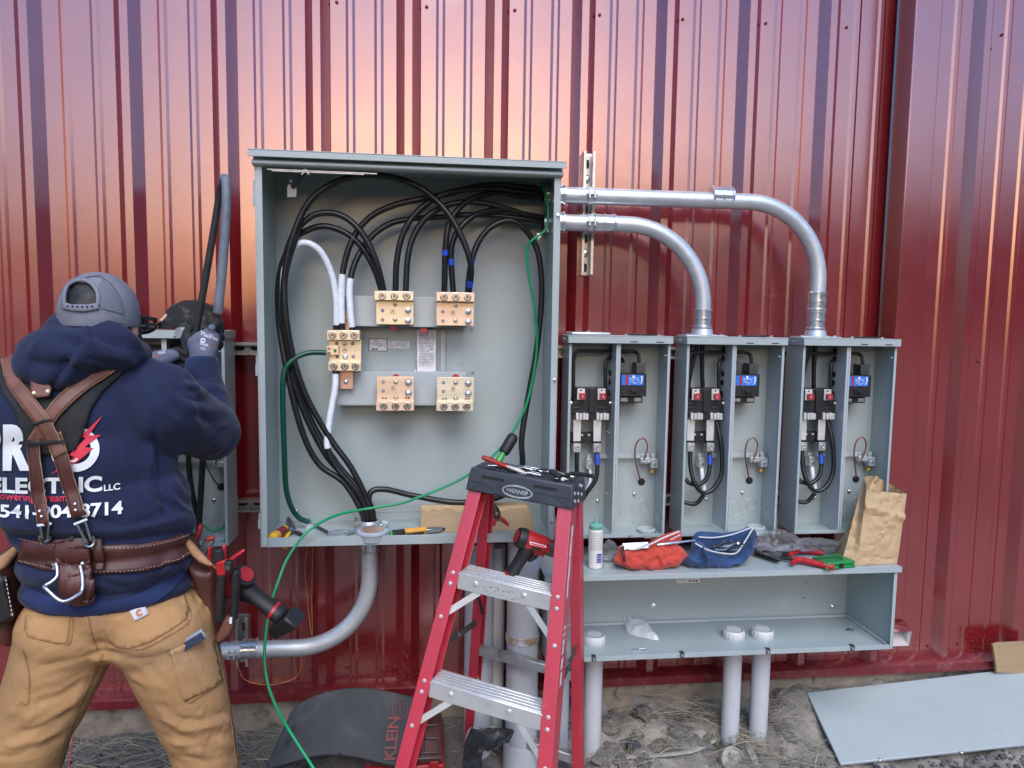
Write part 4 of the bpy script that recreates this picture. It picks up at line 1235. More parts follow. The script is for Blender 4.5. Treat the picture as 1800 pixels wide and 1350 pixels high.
m = MB(); m.lathe([(.006, 0), (.006, .006)], ((a.x + b.x) / 2, -.14, kT + .0095), (0, 0, 1), 8); m.build('bolt', M['zinc_bright'], hp)

# wires particular to each box
o2, o3 = c2L - c1L, c3L - c1L
def bw_(path, rr, mt, name, label, dx, tapes=(), cat='cable'):
    pts = [P(*q) + Vector((dx, 0, 0)) for q in path]
    c = catmull(pts, 7)
    low = min(c, key=lambda p: p.z)
    if tapes:
        root = thing(name, label, cat, low)
        m = MB(); m.tube(c, rr, 10); m.build('insulation', M[mt], root, angle=60)
        px = proj(np.array([tuple(p - Vector((dx, 0, 0))) for p in c]))
        for (ax, ay), (bx_, by), tm in tapes:
            i = int(np.argmin((px[:, 0] - ax) ** 2 + (px[:, 1] - ay) ** 2)); j = int(np.argmin((px[:, 0] - bx_) ** 2 + (px[:, 1] - by) ** 2))
            i, j = min(i, j), max(max(i, j), min(i, j) + 1)
            m = MB(); m.tube(c[i:j + 1], rr + .0008, 10); m.build('tape', M[tm], root, angle=60)
        return root
    m = MB(); m.tube(c, rr, 10); return m.build(name, M[mt], None, angle=60, label=label, cat=cat)
rc = .0078
bw_([(1014, 793, -.14), (1014, 830, -.145), (1016, 870, -.145), (1020, 930, -.14)], rc, 'black_cable', 'black_cable', 'straight black cable hanging from the left lug of the first meter box', 0)
bw_([(1049, 793, -.14), (1050, 825, -.15), (1046, 845, -.155), (1034, 862, -.155), (1022, 880, -.15)], rc, 'black_cable', 'black_cable', 'blue banded black cable in the first meter box', 0, [((1049, 800), (1049, 815), BT)])
bw_([(1037, 822, -.115), (1038, 838, -.125), (1036, 852, -.13), (1028, 868, -.13)], .0055, 'white_tape', 'white_wire', 'short white wire below the neutral lug of the first meter box', 0, cat='wire')
for dx, nm, lab in ((o2, 'b', 'middle'), (o3, 'c', 'rightmost')):
    q = lambda x, y, Y: (x, y, Y)
    bw_([(1014, 793, -.14), (1014, 822, -.15), (1020, 850, -.165), (1034, 868, -.17), (1052, 864, -.17), (1067, 842, -.165), (1071, 810, -.16), (1067, 770, -.15), (1060, 735, -.13)], rc, 'black_cable', 'black_cable', 'large hanging loop of black cable in the %s meter box' % lab, dx)
    bw_([(1049, 793, -.14), (1049, 822, -.15), (1044, 842, -.155), (1030, 854, -.155), (1014, 852, -.145), (1006, 844, -.135)], rc, 'black_cable', 'black_cable', 'blue banded smaller loop of black cable in the %s meter box' % lab, dx, [((1049, 801), (1049, 820), BT)])
    bw_([(1037, 822, -.115), (1038, 842, -.13), (1040, 866, -.14), (1036, 878, -.14), (1024, 889, -.135), (1006, 886, -.125)], .0075, 'black_cable', 'neutral_cable', 'half white taped cable below the neutral lug of the %s meter box' % lab, dx, [((1037, 824), (1040, 872), W)])
    bw_([(1034, 575, -.135), (1034, 610, -.13), (1035, 650, -.12), (1038, 690, -.11)], rc, 'black_cable', 'black_cable', 'black cable dropping straight from the hub in the %s meter box' % lab, dx)
    bw_([(1028, 575, -.14), (1022, 610, -.135), (1012, 660, -.13), (1006, 705, -.125)], rc, 'black_cable', 'black_cable', 'black cable slanting left from the hub in the %s meter box' % lab, dx)
    bw_([(1024, 575, -.15), (1014, 612, -.15), (1006, 645, -.15), (1003, 690, -.14)], rc, 'black_cable', 'black_cable', 'leftmost black cable from the hub in the %s meter box' % lab, dx)
# left box: cables seen below the elbow, green wire
bw_([(328, 560, -.14), (330, 760, -.14), (335, 850, -.14), (352, 925, -.14)], .0085, 'black_cable', 'black_cable', 'thin black cable left of the pair inside the left meter box', 0)
bw_([(362, 560, -.16), (358, 760, -.17), (354, 850, -.17), (349, 935, -.15)], .0095, 'black_cable', 'black_cable', 'thick black cable in front inside the left meter box', 0)
bw_([(398, 800, -.16), (400, 860, -.165), (400, 905, -.165), (390, 928, -.16), (372, 933, -.155), (355, 922, -.15)], .0038, 'green_wire', 'green_wire', 'green wire curving down inside the left meter box', 0, cat='wire')

# ------------------------------------------------------------------ conduits
RP = .0275
def coupling(root, c, ax, L, rr=.0335):
    ax = Vector(ax).normalized(); c = Vector(c)
    p = []
    h = -L / 2
    p = [(RP + .001, h), (rr - .002, h), (rr, h + .002), (rr, h + .006), (rr - .0035, h + .008), (rr - .0035, -.004), (rr - .001, -.003), (rr - .001, .003), (rr - .0035, .004), (rr - .0035, -h - .008), (rr, -h - .006), (rr, -h - .002), (rr - .002, -h), (RP + .001, -h)]
    m = MB(); m.lathe(p, c, ax, 28); return m.build('coupling', M['zinc_bright'], root)
def strap(root, c, ax):
    m = MB(); ax = Vector(ax).normalized(); c = Vector(c)
    m.lathe([(RP + .0005, -.011), (RP + .003, -.011), (RP + .003, .011), (RP + .0005, .011)], c, ax, 24)
    for s in (-1, 1): m.box(c.x + s * .009 - .003, c.x + s * .009 + .003, c.y - RP - .014, c.y - RP, c.z - .012, c.z + .012)
    m.cyl((c.x - .018, c.y - RP - .008, c.z + .002), (c.x + .018, c.y - RP - .008, c.z + .002), .004, n=8)
    m.build('strap', M['zinc'], root, bevel=.0006, seg=1)
def arc_path(a, corner, b, rad, n=14):
    a, corner, b = Vector(a), Vector(corner), Vector(b)
    d0, d1 = (a - corner).normalized(), (b - corner).normalized()
    cc = corner + d0 * rad + d1 * rad
    out = [a]
    for k in range(n + 1):
        t_ = math.pi / 2 * k / n
        out.append(cc - d1 * rad * math.cos(t_) - d0 * rad * math.sin(t_))
    return out + [b]
for hub, py, label, sx, xcoup, rad in ((1234, 391, 'shorter silver conduit bending down into the middle meter box', 'low', 1062, .275), (1433, 343, 'longer silver conduit bending down into the rightmost meter box', 'high', 1268, .265)):
    s = P(985, py, CY); s.x = xR
    e = P(hub, 588, CY)
    corner = Vector((e.x, CY, s.z)); e.z = kT
    root = thing('conduit', label, 'conduit', e, 'silver conduits above the meter boxes')
    m = MB(); m.tube(arc_path(s + Vector((.02, 0, 0)), corner, e + Vector((0, 0, .03)), rad), RP, 28); m.build('pipe', M['zinc'], root, angle=60)
    m = MB(); m.lathe([(RP, 0), (.034, .0), (.036, .003), (.036, .012), (.0335, .014), (.033, .04), (.036, .042), (.036, .048), (RP, .05)], s, (1, 0, 0), 28); m.build('connector', M['zinc_bright'], root)
    coupling(root, P(xcoup, py + 2, CY), (1, 0, 0), .075)
    st = P(1037, py + 1, CY); st.z = s.z; strap(root, st, (1, 0, 0))
    m = MB(); m.lathe([(.05, 0), (.05, .006), (.037, .008), (.034, .026), (RP, .027)], (e.x, CY, kT + .0004), (0, 0, 1), 28); m.build('hub', M['zinc'], root)
    for dx in (-.062, .062):
        m = MB(); m.lathe([(.005, 0), (.005, .009)], (e.x + dx, CY - .02, kT), (0, 0, 1), 8); m.build('bolt', M['zinc_bright'], root)
    m = MB(); m.prism([(e.x - .072, CY - .045, kT + .0006), (e.x + .072, CY - .045, kT + .0006), (e.x + .072, CY + .045, kT + .0006), (e.x - .072, CY + .045, kT + .0006)], (0, 0, .004)); m.build('hub_plate', M['zinc'], root, bevel=.001)
    coupling(root, (e.x, CY, kT + .062), (0, 0, 1), .065)
    if sx == 'high': coupling(root, (e.x, CY, kT + .128), (0, 0, 1), .065)
# conduit under the cabinet
s = Vector((bx, -.195, zB)); zlow = P(500, 1140, -.195).z
e = P(340, 1141, -.195); e.z = zlow
root = thing('conduit', 'silver conduit curving from under the cabinet towards the electrician', 'conduit', (bx, -.195, zlow - RP))
m = MB(); m.tube(arc_path(s - Vector((0, 0, .01)), Vector((bx, -.195, zlow)), e, .235), RP, 28); m.build('pipe', M['zinc'], root, angle=60)
coupling(root, (bx, -.195, zB - .038), (0, 0, 1), .066); coupling(root, P(440, 1140, -.195), (1, 0, 0), .05)
st = P(412, 1140, -.195); st.z = zlow; strap(root, st, (1, 0, 0))
m = MB(); m.lathe([(.034, 0), (.034, .012)], e + Vector((0.06, 0, 0)), (1, 0, 0), 24); m.build('locknut', M['black_plastic'], root)
for px in (408, 424):
    pass
strut('strut_channel', (P(416, 1188, -.16).x, -.05, P(416, 1188, -.15).z), (P(416, 1188, -.16).x, -.05, P(416, 1100, -.15).z), (0, -1, 0), 'short zinc strut channel under the low conduit beside the electrician', ())

# ------------------------------------------------------------------ trough with open front
TB, TF = -.05, -.332
tl, trr = P(957, 1005, TF).x, P(1583, 1003, TF).x
tT, tB = P(1300, 1003, TF).z, P(1300, 1152, TF).z
tg = thing('wireway_trough', 'long open grey steel trough below the meter boxes, tools on top', 'trough', ((tl + trr) / 2, TB, tB))
t = .0025
m = MB(); m.box(tl, trr, TF - .008, TB, tT - t, tT); m.box(tl, trr, TF - .008, TF - .0055, tT - .019, tT - t - .0004); m.build('top_panel', M['grey_paint'], tg, bevel=.001)
x0, x1 = tl + .012, trr - .010
m = MB(); m.box(x0 + t, x1 - t, TB - t, TB, tB + t, tT - t - .0005); m.build('back_panel', M['grey_paint'], tg)
for a, b, f0, f1 in ((x0, x0 + t, x0 + t, x0 + .012), (x1 - t, x1, x1 - .012, x1 - t)):
    m = MB(); m.box(a, b, TF, TB, tB, tT - t - .0005); m.box(f0, f1, TF, TF + t, tB, tT - .02); m.build('end_panel', M['grey_paint'], tg, bevel=.0006, seg=1)
m = MB(); m.box(x0 + t, x1 - t, TF + .0004, TB - t, tB, tB + t); m.box(x0 + .0125, x1 - .0125, TF, TF + t, tB - .0005, tB + .016); m.build('bottom_panel', M['grey_dusty'], tg, bevel=.0006, seg=1)
m = MB(); m.box(x0 + .01, x1 - .01, TB - .02, TB - .003, tB + t + .0003, tB + .011); m.box(x1 - .014, x1 - .003, TF + .02, TB - .021, tB + t + .0003, tB + .012); m.build('inner_lip', M['grey_rail'], tg, bevel=.001)
for px, py in ((1149, 1064), (1463, 1066), (1247, 1013)): bolt(px, py, TB - t, tg, .008)
for px, py in ((1417, 1024), (1413, 1051)):
    m = MB(); m.lathe([(.003, 0), (.003, .0004)], P(px, py, TB - t - .0002), (0, -1, 0), 10); m.build('hole', M['dark_slot'], tg)
m = MB(); m.pxb(1190, 1010, 1230, 1024, TB - t - .0006, .0004); stx = m.build('sticker', M['sticker'], tg); print_lines(stx, 1192, 1012, 1208, 1022, TB - t - .0009, 4, 8); print_lines(stx, 1210, 1019.5, 1227, 1023, TB - t - .0009, 1, 9, 'dark_print', .9)
for px in (1044, 1199, 1350, 1498):
    m = MB(); p = P(px, 1142, TF); m.box(p.x - .007, p.x + .007, TF - .003, TF + .012, tB + .0165, tB + .0185); m.box(p.x - .007, p.x + .007, TF - .003, TF - .0006, tB + .002, tB + .0165); cl = m.build('clip', M['steel_dark'], tg)
    m = MB(); m.lathe([(.004, 0), (.004, .003)], (p.x, TF - .003, tB + .009), (0, -1, 0), 8); m.build('bolt', M['zinc_bright'], cl)
m = MB(); p = PZ(1120, 1142, tB + .005); m.box(p.x - .018, p.x + .008, p.y - .006, p.y + .006, tB + .003, tB + .006); m.cyl((p.x + .006, p.y, tB + .008), (p.x + .028, p.y + .002, tB + .008), .003, n=8); m.build('zinc_clip', M['zinc_bright'], None, label='small loose zinc clip on the trough floor near its front edge', cat='clip')
m = MB(); p = PZ(1488, 1107, tB + .006); m.tube(catmull([p, p + Vector((.012, .002, .001)), p + Vector((.026, -.004, 0))], 4), .0028, 6); m.build('wire_scrap', M['black_cable'], None, label='tiny black wire scrap on the trough floor at the right', cat='scrap')
# pipes from the ground into the trough, each with its ring
def pvc(px, py, Y, rad, zt, label, ring=True, zb_=-.2, px2=None):
    p = P(px, py, Y)
    root = thing('plastic_pipe', label, 'pipe', (p.x, Y, zb_), 'white plastic pipes rising from the ground')
    q = P(px2[0], px2[1], Y) if px2 else Vector((p.x, Y, zb_))
    m = MB(); m.lathe([(rad, -.2 - p.z), (rad, zt - p.z)], p, (0, 0, 1), 28); m.build('pipe', M['pvc'], root, angle=60)
    if ring:
        c = p + ((p - q).normalized() if px2 else Vector((0, 0, 1))) * (zt - p.z)
        m = MB(); n = 36
        pr = [(rad * .86, -.03), (rad * 1.02, -.03), (rad * 1.12, -.026), (rad * 1.14, -.006), (rad * 1.08, 0), (rad * .9, 0), (rad * .84, -.006), (rad * .82, -.028)]
        m.lathe(pr, (c.x, Y, zt), (0, 0, 1), n); rg = m.build('bushing', M['white_plastic'], root)
        m = MB()
        for k in range(16):
            a = 2 * math.pi * k / 16; d = Vector((math.cos(a), math.sin(a), 0))
            m.bar(Vector((c.x, Y, zt - .024)) + d * rad * 1.14, Vector((c.x, Y, zt - .008)) + d * rad * 1.14, .002, .002)
        m.build('grip_ribs', M['white_plastic'], rg, kind='stuff')
        m = MB(); m.lathe([(rad * 1.3, 0), (rad * 1.3, .004), (rad * 1.1, .005)], (c.x, Y, tB + .0028), (0, 0, 1), 24); m.build('locknut', M['zinc'], root)
    return root
zt = tB + .034
pvc(1288, 1160, -.205, .0315, zt, 'left one of the two white pipes standing side by side below the trough')
pvc(1338, 1160, -.21, .0315, zt, 'right one of the two white pipes standing side by side below the trough')
pvc(1044, 1160, -.205, .0315, zt, 'white pipe into the trough behind the ladder right leg')
# ------------------------------------------------------------------ step ladder
CAPW = .326
hw = CAPW / 2
LA, LT = R(27), R(4.5)                         # turned from the wall; leaning on uneven ground
LM = Matrix.Translation(P(909.5, 879, -.56)) @ Matrix.Rotation(-LA, 4, 'Z') @ Matrix.Rotation(LT, 4, 'Y')
zc = 0.0
ux = (LM.to_3x3() @ Vector((1, 0, 0))).normalized()
by = (LM.to_3x3() @ Vector((0, 1, 0))).normalized()
uzl = (LM.to_3x3() @ Vector((0, 0, 1))).normalized()
org = LM.translation.copy()
CH = .068                                      # cap height
GZ = -1.13
lad = thing('step_ladder', 'red fiberglass step ladder with black top and aluminium steps', 'ladder', (org.x, org.y, org.z + GZ))
CD = .145                                      # cap depth
m = MB(LM)
tp = .008
b0 = [(-hw, 0, zc), (hw, 0, zc), (hw, CD, zc), (-hw, CD, zc)]
t0 = [(-hw + tp, tp, zc + CH), (hw - tp, tp, zc + CH), (hw - tp, CD - tp, zc + CH), (-hw + tp, CD - tp, zc + CH)]
m.hexa(b0 + t0)
capo = m.build('top_cap', M['cap_plastic'], lad, bevel=.005)
def cpt(u, v, d=0):                            # point on the front face of the cap: u 0..1, v 0..1 up
    x = -hw + tp * v + u * (2 * hw - 2 * tp * v); return LM @ Vector((x, tp * v - d, zc + v * CH))
for u0, u1, v in ((.14, .34, .70), (.64, .84, .70)):
    m = MB(); lp = []
    for k in range(9):
        a = -math.pi / 2 + math.pi * k / 8; lp.append(cpt(u1 + .014 * math.cos(a), v + .065 * math.sin(a), .0006))
    for k in range(9):
        a = math.pi / 2 + math.pi * k / 8; lp.append(cpt(u0 + .014 * math.cos(a), v + .065 * math.sin(a), .0006))
    m.prism(lp, by * .0004); m.build('slot', M['dark_slot'], capo)
m = MB()
for (u0, v0), (u1, v1) in (((.03, .45), (.16, .45)), ((.03, .08), (.03, .45)), ((.04, .1), (.165, .45)), ((.17, .08), (.17, .45)), ((.18, .45), (.31, .08)), ((.32, .08), (.32, .45)), ((.33, .1), (.42, .34)),
                           ((.66, .08), (.66, .45)), ((.67, .1), (.81, .45)), ((.82, .08), (.82, .45)), ((.83, .45), (.97, .08)), ((.66, .45), (.97, .45)), ((.58, .30), (.65, .1)), ((.49, .02), (.49, .12)), ((.32, .45), (.40, .45)), ((.58, .45), (.66, .45))):
    m.bar(cpt(u0, v0, .0008), cpt(u1, v1, .0008), .0022, .0016, by)
m.build('moulded_ribs', M['cap_plastic'], capo, kind='stuff')
m = MB(); n = 32; c0 = .49
for k in range(n):
    a0, a1 = 2 * math.pi * k / n, 2 * math.pi * (k + 1) / n
    q = lambda a, s: cpt(c0 + .145 * s[0] * math.cos(a), .34 + .27 * s[1] * math.sin(a), .0016)
    m.add([q(a0, (1, 1)), q(a1, (1, 1)), q(a1, (.90, .72)), q(a0, (.90, .72))], [(0, 1, 2, 3)])
m.build('logo_ring', M['logo_grey'], capo)
m = text_plane('WERNER', .0165, cpt(c0, .335, .0016), ux, uzl, -by, .0006, sx=1.0); m.build('logo_text', M['logo_grey'], capo)
for ex, ez in ((.022, .3), (.022, .62), (.058, .2), (.058, .5), (.075, .8), (.095, .34), (.095, .7)):
    m = MB(); p = LM @ Vector((hw - tp * ez, ex, zc + CH * ez)); m.lathe([(.0055, 0), (.0055, .0015), (.003, .003)], p, ux, 10); m.build('rivet', M['aluminium'], capo)
# top tray rim and dirt smears
m = MB(LM); m.box(-hw + .02, hw - .02, .022, CD - .022, zc + CH - .004, zc + CH + .0015); m.build('tray', M['black_plastic'], capo, bevel=.001)

# rails: C channels
FSL, RSL, FLARE = .256, .19, .092               # lean of front / rear rails, widening per metre
def railpts(side, front, z):
    dz = zc + .012 - z
    x = side * (hw - .008 + FLARE * dz * (1 if front else .62))
    y = (.012 - FSL * dz) if front else (CD - .046 + RSL * dz)
    return Vector((x, y, z))
def channel(side, front, z0, z1, w_, d_, th=.0035):
    m = MB(LM)
    def sec(z):
        c = railpts(side, front, z)
        s = -side
        return [c + Vector(v) for v in ((0, 0, 0), (s * w_, 0, 0), (s * w_, th, 0), (s * th, th, 0), (s * th, d_ - th, 0), (s * w_, d_ - th, 0), (s * w_, d_, 0), (0, d_, 0))]
    a, b = sec(z0), sec(z1)
    n = len(a)
    m.add(a + b, [tuple(range(n)), tuple(range(n, 2 * n))] + [(i, (i + 1) % n, n + (i + 1) % n, n + i) for i in range(n)])
    return m
for side in (-1, 1):
    channel(side, True, GZ + .03, zc + .012, .040, .062).build('front_rail', M['fiberglass'], lad, bevel=.0012)
    channel(side, False, GZ + .03, zc + .012, .032, .042).build('rear_rail', M['fiberglass'], lad, bevel=.0012)
    for fr_ in (True, False):
        p = railpts(side, fr_, GZ + .03); m = MB(LM); m.box(p.x - .006 if side < 0 else p.x - .046, p.x + .046 if side < 0 else p.x + .006, p.y - .004, p.y + .068, GZ, GZ + .05); m.build('foot', M['black_rubber'], lad, bevel=.004)
# steps
def zstep(px, py):
    p = PZ(px, py, .7)
    # solve height so that the step's front edge centre lands on this pixel
    best = min((abs(proj([tuple(LM @ Vector((0, railpts(1, True, z).y - .004, z)))])[0][1] - py), z) for z in np.arange(-1.0, -.05, .002))
    return best[1]
STEPZ = [zstep(880, 1027), zstep(845, 1228)]
STEPZ.append(2 * STEPZ[1] - STEPZ[0])
for zi, zs in enumerate(STEPZ):
    fz = zs
    a = railpts(-1, True, fz); b = railpts(1, True, fz)
    xl_, xr_ = a.x + .036, b.x - .036
    y0 = a.y - .001
    m = MB(LM)
    hgt = .046
    m.box(xl_, xr_, y0, y0 + .003, fz - hgt, fz)
    m.box(xl_, xr_, y0 + .0032, y0 + .078, fz - .003, fz)
    m.box(xl_, xr_, y0 + .075, y0 + .078, fz - .03, fz - .0032)
    for k in range(5): m.box(xl_ + .002, xr_ - .002, y0 + .006 + k * .0145, y0 + .014 + k * .0145, fz + .0002, fz + .0034)
    st = m.build('step', M['aluminium'], lad, bevel=.0006, seg=1)
    for u in (.2, .72):
        m = MB(LM); m.lathe([(.0075, 0), (.0068, .003), (.003, .0045)], (xl_ + (xr_ - xl_) * u, y0, fz - hgt * .42), (0, -1, 0), 12); m.build('rivet', M['aluminium'], st)
    for side in (-1, 1):
        q = railpts(side, True, fz - .02); s = -side
        for dz in (.018, -.012):
            c = railpts(side, True, fz - .02 + dz)
            m = MB(LM); m.lathe([(.0065, 0), (.006, .0025), (.003, .004)], (c.x + s * .02, c.y, c.z), (0, -1, 0), 12); m.build('rivet', M['aluminium'], lad)
        e = railpts(side, True, fz - .125)
        m = MB(LM); m.bar((q.x + s * .105, y0 + .006, fz - hgt + .002), (e.x + s * .018, e.y + .006, e.z), .018, .003, (0, 1, 0)); m.build('brace', M['aluminium'], lad)
        m = MB(LM); m.lathe([(.0065, 0), (.006, .0025), (.003, .004)], (e.x + s * .018, e.y, e.z), (0, -1, 0), 12); m.build('rivet', M['aluminium'], lad)
# worn decals
def smear(path_z, side, mt, u0, u1, seed):
    m = MB(LM); r_ = random.Random(seed); z = path_z[1]
    while z > path_z[0]:
        h_ = r_.uniform(.004, .016); z2 = max(path_z[0], z - h_)
        c, d = railpts(side, True, z), railpts(side, True, z2)
        if r_.random() < .9:
            a, b = u0 + r_.uniform(0, .006), u1 - r_.uniform(0, .006)
            x = .0006 * side
            m.add([(c.x + x, c.y + a, z), (c.x + x, c.y + b, z), (d.x + x, d.y + b, z2), (d.x + x, d.y + a, z2)], [(0, 1, 2, 3)])
        z = z2 - (0 if r_.random() < .7 else r_.uniform(0, .003))
    m.build('warning_label', M['sticker'], lad)
smear((-.24, -.05), 1, 'sticker', .012, .036, 1); smear((-.46, -.31), 1, 'sticker', .010, .034, 4); smear((-.9, -.72), 1, 'sticker', .010, .034, 6)
# printed remains on the upper step
zs = STEPZ[0]; a = railpts(-1, True, zs); yy = a.y - .0016
m = MB(LM); r_ = random.Random(5)
for k in range(46):
    x = r_.uniform(-.06, .06); z = zs - .028 + r_.uniform(-.012, .012); s_ = r_.uniform(.002, .008); m.add([(x, yy, z), (x + s_, yy, z + r_.uniform(-.002, .002)), (x + s_ * .8, yy, z + .0016), (x, yy, z + .0022)], [(0, 1, 2, 3)])
m.build('worn_print', M['grey_print'], lad)
# rear horizontals and spreaders
def zside(side, front, py):
    return min((abs(proj([tuple(LM @ railpts(side, front, z))])[0][1] - py), z) for z in np.arange(-1.1, 0, .002))[1]
for z in (zside(-1, False, 1142), zside(-1, False, 1278)):
    p, q = railpts(-1, False, z), railpts(1, False, z)
    m = MB(LM); m.box(p.x + .004, q.x - .004, p.y + .004, p.y + .007, z - .014, z + .014); m.box(p.x + .004, q.x - .004, p.y + .0072, p.y + .03, z + .011, z + .014)
    m.build('rear_bar', M['alu_worn'], lad, bevel=.0006, seg=1)
for side in (-1, 1):
    za, zb2 = zside(-1, True, 1148), zside(-1, False, 1092)
    a = railpts(side, True, za); b = railpts(side, False, zb2); s = -side
    a = Vector((a.x + s * .006, a.y + .045, za)); b = Vector((b.x + s * .010, b.y + .004, zb2)); mid = a.lerp(b, .55) + Vector((0, 0, -.006))
    m = MB(LM); m.bar(a, mid, .004, .022); m.bar(mid + Vector((s * .005, 0, 0)), b + Vector((s * .005, 0, 0)), .004, .022)
    sp = m.build('spreader', M['webbing'], lad)
    for p in (a, mid, b):
        m = MB(LM); m.lathe([(.007, 0), (.007, .006), (.004, .008)], p + Vector((s * .002, 0, 0)), (s, 0, 0), 10); m.build('rivet', M['steel'], sp)
p = railpts(-1, False, STEPZ[0] - .145)
m = MB(LM); m.tube(catmull([p + Vector((.0, -.003, .02)), p + Vector((.016, -.008, .0)), p + Vector((.03, -.01, -.03)), p + Vector((.04, -.006, -.065))], 4), .007, 6, flat=.35); m.build('strap_tail', M['black_rubber'], lad)

# ------------------------------------------------------------------ big pipes behind the ladder
def bigpipe(px, Y, rad, ztop, label, bands=(), tilt=0):
    p = P(px, 1100, Y)
    root = thing('plastic_pipe', label, 'pipe', (p.x, Y, -.1), 'white plastic pipes rising from the ground')
    m = MB(); m.lathe([(rad, -.1), (rad, ztop), (rad * .93, ztop), (rad * .92, ztop - .02)], (p.x, Y, 0), (0, 0, 1), 36); m.build('pipe', M['pvc'], root, angle=60)
    for z, wv in bands:
        m = MB(); n = 30
        for ph in (0, 1.7, 3.1):
            pts = [Vector((p.x + math.cos(2 * math.pi * k / n) * (rad + .001), Y + math.sin(2 * math.pi * k / n) * (rad + .001), z + wv * math.sin(2 * math.pi * k / n + ph))) for k in range(n + 1)]
            m.tube(pts, .0028, 6, caps=False)
        m.build('old_tape', M['pvc_band'], root)
    return root
wide_ = bigpipe(919, -.235, .054, P(919, 948, -.235).z, 'widest white pipe behind the ladder, with a rusty band around it', [(P(919, 1130, -.29).z, .010), (P(919, 1133, -.29).z, .006)])
cz_ = P(919, 1318, -.29).z
m = MB(); m.lathe([(.0605, -.25), (.0605, cz_ - .008), (.057, cz_), (.0545, cz_)], (P(919, 1100, -.235).x, -.235, 0), (0, 0, 1), 36); m.build('coupling', M['pvc'], wide_)
bigpipe(842, -.16, .050, P(842, 952, -.16).z, 'white pipe between the ladder left legs, below the cabinet')
pvc(872, 1000, -.13, .0315, P(872, 960, -.13).z, 'narrow white pipe squeezed between the two wide pipes', ring=False)
pvc(985, 1200, -.18, .0315, tB - .002, 'white pipe behind the ladder right front leg', ring=False)
cb = MB(); c = P(1290, 1336, -.3); cb.lathe([(.04, -.06), (.042, -.05), (.042, -.004), (.036, .0), (.034, -.006), (.012, -.007)], c, (.1, -.85, .5), 32); cb.build('end_cap', M['strap_dirty'], None, label='small white pipe end cap in the grass right of the ladder', cat='pipe cap')
# ------------------------------------------------------------------ tools lying in the cabinet
zfl = zB + .003
def axis_tool(p0, p1, segs, root=None, name=None, ref=None):
    """revolved tool from p0 to p1; segs: (part, material, [(fraction, radius)])"""
    p0, p1 = Vector(p0), Vector(p1); L = (p1 - p0).length; ax = (p1 - p0).normalized()
    for part, mt, prf in segs:
        m = MB(); m.lathe([(r, f * L) for f, r in prf], p0, ax, 16); m.build(part, M[mt], root)
def floor_pt(px, py, z): return PZ(px, py, z)
a, b = floor_pt(478, 946, zfl + .017), floor_pt(500, 922, zfl + .012)
r = thing('screwdriver', 'yellow and maroon screwdriver in the cabinet bottom left corner', 'screwdriver', (a.x, a.y, zfl))
b = a + Vector((.01, .12, 0)); b.x = a.x + .028
axis_tool(a, b, [('grip', 'maroon_grip', [(.28, .014), (.4, .0165), (.62, .0165), (.7, .012)]), ('grip_end', 'yellow', [(0, .009), (.03, .0145), (.2, .016), (.285, .0142)]), ('collar', 'yellow', [(.695, .0125), (.8, .013), (.88, .008)]), ('shaft', 'maroon_grip', [(.87, .006), (1.25, .005)])], r)
def pliers(name, label, hub, jaw_dir, up, spread, Lh, Lj, mts, wide=.011, cat='pliers', flatn=.7):
    """hub point, jaw direction, plane normal 'up'"""
    hub, jd, up = Vector(hub), Vector(jaw_dir).normalized(), Vector(up).normalized()
    sd = jd.cross(up).normalized()
    r = thing(name, label, cat, hub)
    m = MB()
    for s in (-1, 1):
        lp = [hub + sd * s * x + jd * y for x, y in ((.0008, -.015), (.011, -.012), (.013, 0), (.012, Lj * .45), (.004, Lj), (.0008, Lj))]
        m.prism([p - up * .0055 for p in lp], up * .011)
    m.build('jaw', M[mts[1]], r, bevel=.0012)
    m = MB(); m.lathe([(.006, 0), (.006, .0012), (.003, .0018)], hub + up * .0057, up, 14); m.build('pivot', M['steel_dark'], r)
    for s in (-1, 1):
        m = MB()
        pts = [hub + sd * s * .007 - jd * .012, hub + sd * s * (.010 + spread * .45) - jd * Lh * .35, hub + sd * s * (.010 + spread) - jd * Lh * .75, hub + sd * s * (.008 + spread * .9) - jd * Lh]
        c = catmull(pts, 6); n = len(c)
        rr = [wide * (.55 + .45 * min(1, i / (n * .25))) * (1 if i < n - 3 else (.95, .8, .5)[i - n + 3]) for i in range(n)]
        m.tube(c, rr, 12, flat=flatn); m.build('handle', M[mts[0] if s < 0 or len(mts) < 3 else mts[2]], r, angle=60)
    return r
h = floor_pt(512, 932, zfl + .014)
pliers('pliers', 'black and yellow pliers standing in the cabinet bottom left', h + Vector((0, -.0, .004)), (-.35, .75, .55), (.2, -.55, .8), .024, .075, .05, ['yellow', 'steel_dark', 'black_rubber'], .0085)
# long screwdriver bit + ratchet
a, b = floor_pt(549, 927, zfl + .008), floor_pt(585, 938, zfl + .008)
r = thing('ratchet_wrench', 'chrome ratchet wrench lying on the cabinet floor', 'wrench', (b.x, b.y, zfl))
hd = floor_pt(594, 938, zfl + .012)
m = MB(); m.lathe([(.020, -.008), (.024, -.005), (.024, .005), (.019, .008), (.012, .009)], hd, (0, -.1, 1), 20, sx=1.3); m.build('head', M['zinc_bright'], r)
e = floor_pt(672, 923, zfl + .012)
m = MB(); m.tube([hd, hd.lerp(e, .15), hd.lerp(e, .6), hd.lerp(e, .97), e], [.012, .007, .006, .008, .006], 12); m.build('handle', M['zinc_bright'], r)
m = MB(); m.lathe([(.011, -.008), (.012, 0), (.011, .008)], e + Vector((.006, 0, .003)), (.3, -.3, 1), 14); m.build('handle_end', M['zinc_bright'], r)
